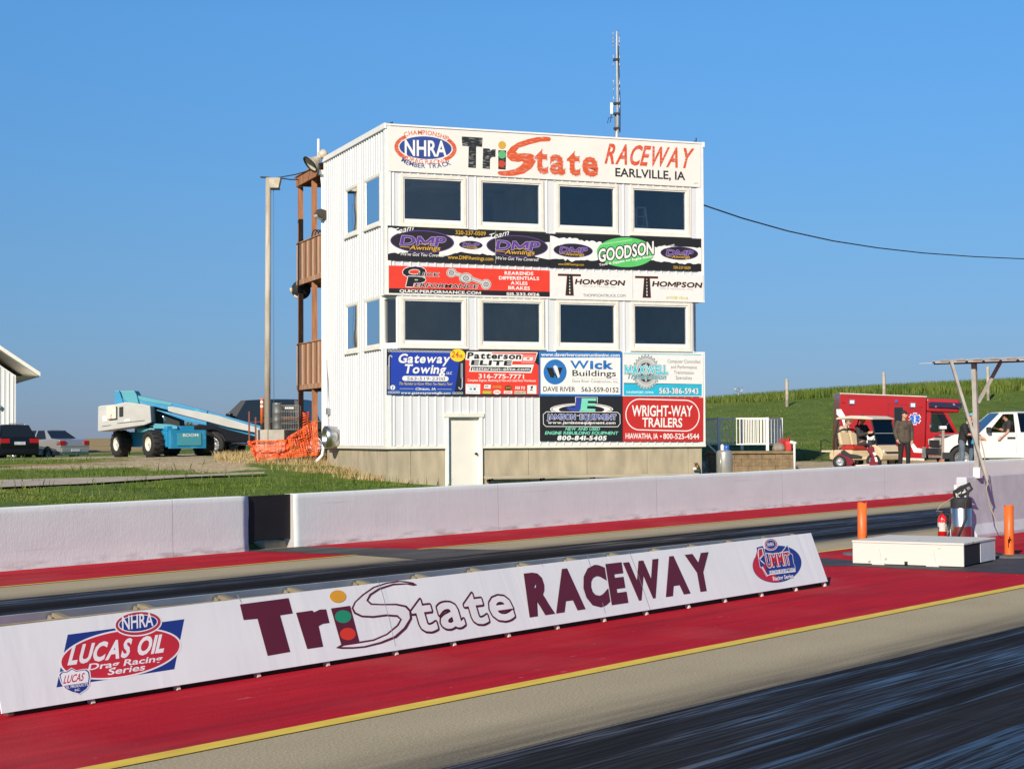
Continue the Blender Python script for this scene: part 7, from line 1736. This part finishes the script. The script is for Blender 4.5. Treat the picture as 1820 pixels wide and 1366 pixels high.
AQ(mb, [(1656, 798), (1700, 803), (1700, 810.5), (1656, 806)], m_bwhite, .194)
mb.build('stripe', am, fix=False)
for (x0, y0_, x1, y1_) in ((1509, 710, 1519.5, 718), (1617, 715.5, 1627.5, 724)):
    a, b_ = ap(x0, y1_), ap(x1, y0_); mb = MB(); mb.box(a[0], b_[0], -.05, -.002, a[1], b_[1], m_chrome); mb.box(a[0] + .03, b_[0] - .03, -.062, -.051, a[1] + .03, b_[1] - .03, m_lampw); mb.build('scene_light', am)
for x, y in ((1499, 714.5), (1636, 722)):
    a = ap(x, y); mb = MB(); mb.box(a[0] - .07, a[0] + .07, -.03, -.002, a[1] - .03, a[1] + .03, m_lampr); mb.build('marker_light', am, bevel=.01)
a = ap(1593, 713); mb = MB(); mb.box(a[0] - .05, a[0] + .05, -.05, -.002, a[1] - .06, a[1] + .06, mat('blue_lamp', (.08, .09, .30), .2)); mb.build('blue_light', am)
a = ap(1626, 744); mb = MB(); R_ = .2
for rr, mt_, yy in ((1.12, m_bwhite, -.006), (.98, mat('star_blue', (.01, .10, .48), .4), -.009)):
    for k in range(3):
        an = math.pi * k / 3 + math.pi / 2; c, s = math.cos(an), math.sin(an); w2 = R_ * (.30 if rr < 1 else .36)
        mb.add([(a[0] + c * R_ * rr * i - s * w2 * j, yy - .0004 * k, a[1] + s * R_ * rr * i + c * w2 * j) for i, j in ((-1, -1), (1, -1), (1, 1), (-1, 1))], [(0, 1, 2, 3)], mt_)
mb.bar((a[0], -.0115, a[1] - R_ * .75), (a[0], -.0115, a[1] + R_ * .75), .03, .002, m_bwhite, (0, 1, 0))
mb.tube([(a[0] + .05 * math.sin(t * 2.2), -.013, a[1] - R_ * .6 + R_ * 1.1 * t / 6) for t in np.linspace(0, 6, 16)], .008, m_bwhite, 4); mb.build('star_emblem', am, fix=False)
mb = MB(); a = ap(1638, 813); b_ = ap(1646.5, 794); mb.box(a[0], xb1 - .0, -.03, -.002, a[1], b_[1], m_steel); mb.box(xb1 + .003, xb1 + .05, -.03, .2, a[1], b_[1], m_steel); mb.build('corner_guard', am)
for x, y in ((1491, 754), (1585, 761), (1653, 757)): mb = MB(); a = ap(x, y); mb.box(a[0] - .03, a[0] + .04, -.03, -.002, a[1] - .05, a[1] + .05, m_chrome); mb.build('door_handle', am)
for x in (.9,): wheel(am, x, .22, .4, .3, 1); wheel(am, x, 2.1, .4, .3, -1)
for x in (cabx[1] + .35,): wheel(am, x, .32, .4, .26, 1); wheel(am, x, 2.02, .4, .26, -1)
mb = MB(); mb.box(.1, cabx[1] + .8, .5, 1.8, .42, zb1 + .1, m_dark); mb.build('frame', am)
p = AMM @ Vector((ap(1674, 760)[0] + .08, .75, zw0 - .72))
person('person in dark green seated behind the ambulance cab window', p, math.radians(110), dict(pel=(0, 0, .12), sp=(0, .02, .32), ch=(0, .04, .55), nk=(0, .03, .70), hd=(0, 0, .84), shL=(.19, .03, .62), shR=(-.19, .03, .62), elL=(.24, -.1, .38), elR=(-.24, -.1, .38), wrL=(.16, -.34, .36), wrR=(-.16, -.34, .36), hpL=(.1, 0, .1), hpR=(-.1, 0, .1), knL=(.13, -.42, .12), knR=(-.13, -.42, .12), anL=(.13, -.45, -.3), anR=(-.13, -.45, -.3), toL=(.13, -.6, -.33), toR=(-.13, -.6, -.33)), top=(.05, .10, .10), cap=(.04, .04, .045))
# ------------------------------------------------ golf cart
P = gpt(1538, 57.2); zgc = dp(1540, 833, 56.5).z
GY = math.radians(-52); GS = .88
gc = thing('golf_cart', 'cream golf cart with a flat roof and dark tinted windscreen', 'golf cart', (P.x, P.y, zgc), GY)
m_cream = mat('cream_plastic', (.62, .50, .32), .4, var=.05, coat=.2); m_creamr = mat('cream_roof', (.66, .58, .46), .45, var=.05)
k = 57 / FPX
gc.scale = (GS,) * 3; zr_ = (dp(1540, 741, 57).z - zgc) / GS
mb = MB(); mb.prism([(-.92, zr_ - .08), (-.85, zr_ + .0), (-.2, zr_ + .06), (.5, zr_ + .03), (.86, zr_ - .06), (.84, zr_ - .1), (-.3, zr_ - .05)], -.6, .6, m_creamr); mb.build('roof', gc, bevel=.03)
for s in (-1, 1):
    mb = MB(); mb.tube([(-.78, s * .54, zr_ - .05), (-.82, s * .54, zr_ - .15), (-1.05, s * .54, 1.05), (-1.05, s * .54, .45)], .025, m_dark, 6); mb.build('roof_strut', gc)
    mb = MB(); mb.tube([(.72, s * .54, zr_ - .06), (.98, s * .54, .85)], .025, m_dark, 6); mb.build('roof_strut', gc)
mb = MB(); mb.prism([(-1.25, .32), (1.2, .32), (1.25, .5), (1.15, .72), (.9, .88), (.72, .86), (.66, .45), (-.15, .40), (-.2, .68), (-1.2, .68), (-1.28, .5)], -.56, .56, m_cream); mb.build('body', gc, bevel=.05)
mb = MB(); mb.box(1.18, 1.262, -.35, .35, .57, .62, m_dark); mb.build('grille', gc)
for s in (-1, 1): mb = MB(); mb.lathe([(0, .02), (.06, .015), (.075, 0)], m_lampw, 12, Matrix.Translation((1.2, s * .42, .62)) @ Matrix.Rotation(math.radians(78), 4, 'Y')); mb.build('headlight', gc)
mb = MB(); mb.box(-.75, -.15, -.52, .52, .69, .82, mat('red_seat', (.45, .03, .02), .6)); mb.build('seat', gc, bevel=.04)
for s in (-1, 1): mb = MB(); mb.prism([(-.78, .86), (-.66, .86), (-.78, 1.32), (-.90, 1.30)], min(s * .03, s * .54), max(s * .03, s * .54), m_cream); mb.build('backrest', gc, bevel=.04)
mb = MB(); mb.tube([(-.82, -.56, .8), (-.9, -.57, 1.3), (-.86, -.3, 1.42), (-.86, .3, 1.42), (-.9, .57, 1.3), (-.82, .56, .8)], .035, m_dark, 6); mb.build('seat_frame', gc)
g = MB(); g.slab([(.97, -.52, .88), (.97, .52, .88), (.73, .52, zr_ - .09), (.73, -.52, zr_ - .09)], .006, glass_mat('smoked_glass', (.13, .12, .13), .0)); g.build('windscreen', gc)
mb = MB(); mb.bar((.86, -.5, 1.28), (.86, .5, 1.28), .012, .012, m_rail); mb.build('windscreen_fold', gc)
mb = MB(); mb.tube([(.6, .2, .7), (.35, .2, 1.08)], .02, m_dark, 6); mb.lathe([(.15, -.015), (.18, 0), (.15, .015), (.15, -.015)], m_dark, 16, Matrix.Translation((.34, .2, 1.09)) @ Matrix.Rotation(math.radians(-35), 4, 'Y')); mb.build('steering_wheel', gc)
for x in (-.85, .85):
    for s in (1, -1): wheel(gc, x, s * .5, .235, .2, -s, m_lw)
mb = MB(); mb.box(-1.75, -1.25, -.45, .45, .60, .66, m_creamr)
for s in (-1, 1): mb.tube([(-1.25, s * .45, .3), (-1.75, s * .45, .3), (-1.78, s * .45, 1.0), (-1.55, s * .45, 1.05), (-1.3, s * .45, .95)], .025, m_dark, 6)
mb.build('rear_rack', gc)
SIT = dict(pel=(0, 0, .12), sp=(0, .03, .32), ch=(0, .05, .55), nk=(0, .02, .70), hd=(0, -.02, .84), shL=(.19, .04, .62), shR=(-.19, .04, .62), elL=(.25, -.1, .36), elR=(-.25, -.1, .36), wrL=(.17, -.36, .42), wrR=(-.17, -.36, .42), hpL=(.1, 0, .1), hpR=(-.1, 0, .1), knL=(.13, -.44, .14), knR=(-.13, -.44, .14), anL=(.14, -.48, -.28), anR=(-.14, -.48, -.28), toL=(.14, -.64, -.31), toR=(-.14, -.64, -.31))
GM = Matrix.Translation((P.x, P.y, zgc)) @ Matrix.Rotation(GY, 4, 'Z') @ Matrix.Scale(GS, 4)
person('person in dark clothes driving, seen through the cart windscreen', GM @ Vector((-.35, .22, .80)), GY + math.radians(90), SIT, top=(.03, .03, .035), legs=(.03, .03, .04), cap=(.02, .02, .02))
BACK = {**SIT, 'anL': (.14, -.48, -.3), 'anR': (-.14, -.48, -.3)}
pt = dp(1498, 786, 59.3)
person('person in a tan shirt and grey cap leaning behind the golf cart', (pt.x - .05, pt.y, gz(pt.x, pt.y) - .12), math.radians(55), dict(sp=(0, -.02, 1.12), ch=(0, -.08, 1.32), nk=(0, -.17, 1.46), hd=(0, -.25, 1.58), shL=(.19, -.1, 1.39), shR=(-.19, -.1, 1.39), elL=(.26, -.25, 1.18), elR=(-.26, -.25, 1.18), wrL=(.2, -.45, 1.12), wrR=(-.2, -.45, 1.12)), top=(.50, .40, .27), legs=(.20, .16, .11), sleeve=.8, cap=(.16, .14, .11), headtilt=math.radians(15))
# ------------------------------------------------ maroon three wheel scooter
P = gpt(1512, 54.0); zgs = dp(1510, 831, 54).z
sc_ = thing('mobility_scooter', 'maroon three wheeled scooter with a long black seat before the golf cart', 'scooter', (P.x, P.y, zgs), math.radians(-12))
m_mar = mat('maroon_paint', (.17, .008, .016), .22, var=.08, coat=.6)
def sp2(x, y): return ((x - 1512) * 54 / FPX, (831 - y) * 54 / FPX)
mb = MB(); mb.prism([sp2(*p) for p in ((1486, 808), (1492, 804), (1500, 809), (1514, 815), (1518, 820), (1512, 827), (1500, 828), (1490, 826), (1484, 818))], -.24, .24, m_mar); mb.build('rear_body', sc_, bevel=.04)
mb = MB(); mb.prism([sp2(*p) for p in ((1493, 802), (1499, 799), (1509, 806), (1522, 808), (1532, 811), (1530, 815), (1516, 815), (1503, 812), (1495, 806))], -.17, .17, m_rub); mb.build('seat', sc_, bevel=.03)
mb = MB(); mb.prism([sp2(*p) for p in ((1538, 796), (1546, 791), (1552, 795), (1553, 804), (1557, 815), (1559, 826), (1548, 829), (1520, 829), (1516, 826), (1543, 824), (1547, 812), (1541, 803))], -.2, .2, m_mar); mb.build('front_shield', sc_, bevel=.03)
mb = MB(); mb.prism([sp2(*p) for p in ((1549, 804), (1553, 803), (1556, 808), (1552, 810))], -.205, .205, m_lampw); mb.prism([sp2(*p) for p in ((1552, 812), (1556, 812), (1558, 820), (1554, 820))], -.205, .205, m_bwhite); mb.build('trim', sc_)
mb = MB(); h = sp2(1541, 793); mb.tube([(h[0], -.36, h[1] + .04), (h[0] + .04, -.2, h[1]), (h[0] + .05, .2, h[1]), (h[0], .36, h[1] + .04)], .02, m_dark, 6); mb.build('handlebar', sc_)
for s in (-1, 1): mb = MB(); mb.tube([(h[0], s * .3, h[1]), (h[0] - .02, s * .34, h[1] + .12)], .01, m_dark, 5); mb.box(h[0] - .03, h[0] - .01, *sorted((s * .28, s * .40)), h[1] + .1, h[1] + .18, m_rail); mb.build('mirror', sc_)
wheel(sc_, *[sp2(1556, 0)[0] - .1, 0], .21, .11, 1, m_alloy)
for s in (-1, 1): wheel(sc_, sp2(1492, 0)[0], s * .3, .19, .13, -s, m_alloy)
# ------------------------------------------------ standing man
P = gpt(1606, 55.6); zg_ = dp(1606, 832.5, 55.6).z
person('person in a dark brown jacket, black cap and trousers standing before the ambulance', (P.x, P.y, zg_), math.radians(8), dict(elL=(.27, .04, 1.13), elR=(-.28, .04, 1.13), wrL=(.24, -.05, .89), wrR=(-.25, -.08, .92)), top=(.075, .058, .042), legs=(.012, .011, .012), cap=(.015, .015, .018), headyaw=math.radians(38), bulk=1.08)
# ------------------------------------------------ white pickup
YW = 61.4; KW = YW / FPX; PW = dp(1708, 700, YW); zgw = dp(1700, 835, YW).z
wp = thing('pickup_truck', 'white crew cab pickup truck with an open driver window and an arm resting out', 'pickup truck', (PW.x + 1.92, PW.y + 1.0, zgw), math.radians(180))
wp.scale = (1.035,) * 3
m_wp = mat('white_car_paint', (.74, .71, .65), .3, var=.02, coat=.5)
car_shell(wp, m_wp, 1.98, [(-3.1, .65), (-3.12, 1.22), (-1.2, 1.24), (1.05, 1.24), (2.1, 1.17), (2.42, 1.04), (2.52, .6)], .40, (-2.0, 1.85), .40, 1.26, 1.90, .70,
          [(-1.15, -1.0, 0), (-1.0, -.88, 'p'), (-.12, -.08, 'g'), (.05, .04, 'p'), (.98, .36, 'g'), (1.24, .5, 'p')], glass_mat('truck_glass', (.30, .34, .34), .02), tw_=.27, roofcrown=.05, open_=((1, 3),))
mb = MB(); mb.box(-1.0, 1.0, -.8, .8, .9, 1.18, m_dark); mb.build('cabin_floor', wp)
for x in (.28, -.8): mb = MB(); mb.box(x - .5, x - .35, -.7, .7, 1.1, 1.55, m_dark); mb.build('seat_back', wp, bevel=.05)
for x in (-.08, -.95): mb = MB(); mb.box(x + .15, x + .42, .985, 1.005, 1.02, 1.09, m_dark); mb.build('door_handle', wp, bevel=.008)
mb = MB(); 
for pts in ([(.03, .55), (.05, .8), (.03, 1.23)], [(-1.0, .75), (-.98, 1.0), (-1.0, 1.23)]): mb.tube([(x, .99, z) for x, z in pts], .006, m_galv, 4)
mb.tube([(1.0, .992, .68), (-1.1, .992, .70)], .006, m_trim2, 4); mb.build('door_seam', wp)
mb = MB(); mb.box(.92, 1.05, 1.0, 1.22, 1.24, 1.42, m_dark); mb.build('mirror', wp, bevel=.03)
mb = MB(); mb.box(2.4, 2.62, -.95, .95, .5, .72, m_dark); mb.box(2.46, 2.55, -.7, .7, .75, 1.0, m_dark); mb.build('front_bumper', wp, bevel=.03)
for s in (-1, 1): mb = MB(); mb.box(2.36, 2.52, *sorted((s * .62, s * .97)), .82, 1.04, m_lampw); mb.build('headlight', wp, bevel=.03)
_wa = tw(uE + .3, c_wall + .1); mb = MB(); q_ = [(_wa.x - .1, _wa.y + .35), (_wa.x + 5.2, _wa.y - 1.9), (_wa.x + 5.6, _wa.y + 5), (_wa.x + 1.0, _wa.y + 5)]
mb.add([(x, y, -.2) for x, y in q_] + [(x, y, zgw - .01) for x, y in q_], [(4, 5, 6, 7), (0, 1, 5, 4), (1, 2, 6, 5), (2, 3, 7, 6), (3, 0, 4, 7)], m_path); struct(mb.build('staging_pad', bevel=.02))
WM = Matrix.Translation(wp.location) @ Matrix.Rotation(math.radians(180), 4, 'Z') @ Matrix.Scale(1.035, 4)
person('person driving the white pickup with a bare arm out of the window', WM @ Vector((.18, .45, .98)), math.radians(180 + 90), {**SIT, 'shL': (.22, .0, .56), 'elL': (.56, -.14, .29), 'wrL': (.62, -.36, .12), 'shR': (-.19, .0, .6), 'hd': (.02, -.1, .80), 'nk': (0, -.03, .68)}, top=(.03, .03, .03), sleeve=.7, headyaw=math.radians(-20))
# pole with lamp at the truck's nose
P = gpt(1674, 56.0); h0 = dp(1674, 832, 56).z
po = thing('lamp_stand', 'thin grey stand with a white lamp head and orange foot before the pickup', 'lamp stand', (P.x, P.y, h0))
z1 = dp(1674, 764, 56).z - h0
mb = MB(); mb.bar((0, 0, .1), (.02, 0, z1), .08, .08, mat('grey_stand', (.30, .24, .19), .6)); mb.build('post', po)
mb = MB(); mb.box(-.09, .12, -.1, .1, z1 + .03, z1 + .13, m_bwhite, Matrix.Rotation(.0, 3, 'Y')); mb.build('lamp_head', po, bevel=.02)
mb = MB(); mb.prism([(-.12, 0), (.16, 0), (.10, .16), (-.06, .3), (-.12, .2)], -.12, .12, mat('orange_rust', (.45, .16, .05))); mb.build('foot', po, bevel=.02)
mb = MB(); mb.box(-.02, .3, -.06, .06, .3, .5, m_dark); mb.build('clamp', po)
# two people at the truck window
pm_ = gpt(1709, 57.9); zg_ = dp(1709, 833, 57.9).z
person('person in a black shirt and faded jeans leaning towards the white pickup window', (pm_.x, pm_.y, zg_), math.radians(70), dict(sp=(0, -.03, 1.12), ch=(.0, -.10, 1.31), nk=(0, -.17, 1.45), hd=(0, -.22, 1.58), shL=(.2, -.1, 1.38), shR=(-.2, -.1, 1.38), elL=(.27, -.17, 1.12), elR=(-.27, -.17, 1.12), wrL=(.2, -.42, 1.1), wrR=(-.2, -.42, 1.1), knL=(.13, .05, .5), anL=(.14, .16, .09), toL=(.15, -.0, .04)), top=(.014, .014, .016), legs=(.10, .13, .16), sleeve=.9, bulk=1.12, headtilt=math.radians(10))
pm_ = gpt(1726, 58.5); zg_ = dp(1726, 832, 58.5).z
p2_ = person('person in a blue cap and jeans standing behind the black shirted one', (pm_.x, pm_.y, zg_), math.radians(60), dict(elL=(.25, -.1, 1.14), wrL=(.2, -.3, 1.0), elR=(-.25, -.1, 1.14), wrR=(-.18, -.3, 1.0)), top=(.05, .06, .07), legs=(.07, .11, .15), cap=(.12, .30, .40), sleeve=.6)
p = Vector((pm_.x + .05, pm_.y - .28, zg_ + .78)); mb = MB(); mb.prism([(-.14, 0), (.1, -.03), (.16, .3), (-.06, .34)], -.02, .02, mat('cyan_folder', (.01, .34, .55), .5)); o = mb.build('folder', bevel=.005); o.matrix_world = Matrix.Translation(p); tag(o, 'bright cyan folder held at the hip beside the white pickup', 'folder')
# ================================================================== grass blades
M, N, L, b = nodes('grass_blade'); b.inputs['Roughness'].default_value = .6; b.inputs['Specular IOR Level'].default_value = .2
g_c = tramp(N, L, tnoise(N, L, (1, 1, 1), .7, 5), [(.3, (.055, .095, .012)), (.5, (.095, .145, .020)), (.68, (.17, .19, .045)), (.78, (.30, .27, .10))]); L.new(g_c, b.inputs['Base Color'])
b.inputs['Transmission Weight'].default_value = 0.; m_blade = M
M, N, L, b = nodes('dry_blade'); b.inputs['Roughness'].default_value = .8
L.new(tramp(N, L, tnoise(N, L, (1, 1, 1), 2, 5), [(.3, (.30, .20, .07)), (.7, (.50, .40, .20))]), b.inputs['Base Color']); m_dryb = M
def blades(name, pts, hmin, hmax, wd, mt, lean=.4, seed=1):
    r = np.random.default_rng(seed); n = len(pts); h = r.uniform(hmin, hmax, n); a = r.uniform(0, 2 * np.pi, n); l = r.uniform(0, lean, n) * h; w_ = wd * r.uniform(.6, 1.3, n); b_ = r.uniform(0, 2 * np.pi, n)
    dx, dy = np.cos(a) * w_, np.sin(a) * w_; lx, ly = np.cos(b_) * l, np.sin(b_) * l
    P = np.asarray(pts); z0 = P[:, 2] - .02
    V = np.stack([np.c_[P[:, 0] - dx, P[:, 1] - dy, z0], np.c_[P[:, 0] + dx, P[:, 1] + dy, z0], np.c_[P[:, 0] + lx * .4 + dx * .6, P[:, 1] + ly * .4 + dy * .6, z0 + h * .6], np.c_[P[:, 0] + lx, P[:, 1] + ly, z0 + h], np.c_[P[:, 0] + lx * .4 - dx * .6, P[:, 1] + ly * .4 - dy * .6, z0 + h * .6]], 1).reshape(-1, 3)
    me = bpy.data.meshes.new(name); k = np.arange(n)[:, None] * 5
    F = (k + np.array([[0, 1, 2, 3, 4]])).ravel()
    me.vertices.add(n * 5); me.vertices.foreach_set('co', V.astype(np.float32).ravel()); me.loops.add(n * 5); me.loops.foreach_set('vertex_index', F.astype(np.int32)); me.polygons.add(n); me.polygons.foreach_set('loop_start', (np.arange(n) * 5).astype(np.int32)); me.polygons.foreach_set('loop_total', np.full(n, 5, np.int32)); me.update(calc_edges=True)
    me.materials.append(mt); o = bpy.data.objects.new(name, me); col.objects.link(o); o['kind'] = 'stuff'; return o
def scatter(n, x0, x1, Y0, Y1, seed, ok):
    """n ground points, thicker near the camera, in the wedge between two photo columns"""
    r = np.random.default_rng(seed); Y = Y0 * (Y1 / Y0) ** r.uniform(0, 1, n); px_ = r.uniform(x0, x1, n); X = np.array([ray(a, 800).x / ray(a, 800).y for a in (x0, x1)]); X = (X[0] + (X[1] - X[0]) * (px_ - x0) / (x1 - x0)) * Y
    c = X * TY.x + Y * TY.y; z = terr(X, Y); k = (c > c_wall + .4)
    bl_ = np.array([tuple(BMI @ Vector((a, q, 0))) for a, q in zip(X, Y)]); k &= ~((bl_[:, 0] > -.02) & (bl_[:, 0] < BW) & (bl_[:, 1] > -.05) & (bl_[:, 1] < BD + .1))
    k &= ok(X, Y, z); return np.c_[X, Y, z][k]
gme = bpy.data.objects['ground'].data
from mathutils.kdtree import KDTree
_kd = KDTree(len(gme.vertices)); _zc = np.zeros(len(gme.vertices) * 4, np.float32); gme.color_attributes['zone'].data.foreach_get('color', _zc); _zc = _zc.reshape(-1, 4)
for i, v in enumerate(gme.vertices): _kd.insert(v.co, i)
_kd.balance()
def zone_at(X, Y, z): return np.array([_zc[_kd.find((a, b_, c))[1]][:3] for a, b_, c in zip(X, Y, z)])
pth = [ground_px(*p, 40, 75) for p in ((0, 867), (150, 858.5), (330, 850), (470, 844))]
def not_path(X, Y):
    k = np.ones(len(X), bool)
    for a, b_ in zip(pth[:-1], pth[1:]):
        d = np.array([b_.x - a.x, b_.y - a.y]); L2_ = d @ d; t = np.clip(((X - a.x) * d[0] + (Y - a.y) * d[1]) / L2_, -.3, 1.1); k &= np.hypot(X - a.x - t * d[0], Y - a.y - t * d[1]) > .75
    return k
def lush(X, Y, z): q = zone_at(X, Y, z); r = np.random.default_rng(5).uniform(0, 1, len(X)); return (q[:, 0] < r * .9) & (q[:, 1] < r * .9) & not_path(X, Y) & (q[:, 2] < .5)
def dryz(X, Y, z): q = zone_at(X, Y, z); r = np.random.default_rng(6).uniform(0, 1, len(X)); return (q[:, 0] > .25 + r * .5)
blades('lawn_grass', scatter(150000, -60, 900, 32, 66, 11, lush), .03, .075, .009, m_blade, .6, 1)
blades('lawn_weed', scatter(1200, -60, 800, 40, 66, 17, lush), .15, .32, .012, m_blade, .5, 8)
blades('dry_grass', scatter(26000, 380, 760, 46, 64, 12, dryz), .06, .28, .010, m_dryb, .7, 2)
def crest(X, Y, z): return (Y > 96.0 + 1.2 * np.sin(X * .21) + .6 * np.sin(X * .67 + 1))
blades('crest_grass', scatter(22000, 1200, 1860, 94, 110, 13, crest), .28, .5, .022, m_blade, .35, 3)
blades('hill_grass', scatter(26000, 1200, 1860, 66, 97, 14, lush), .03, .09, .018, m_blade, .6, 4)
# ================================================================== finish
bpy.data.objects.remove(_to)
bpy.context.view_layer.update()
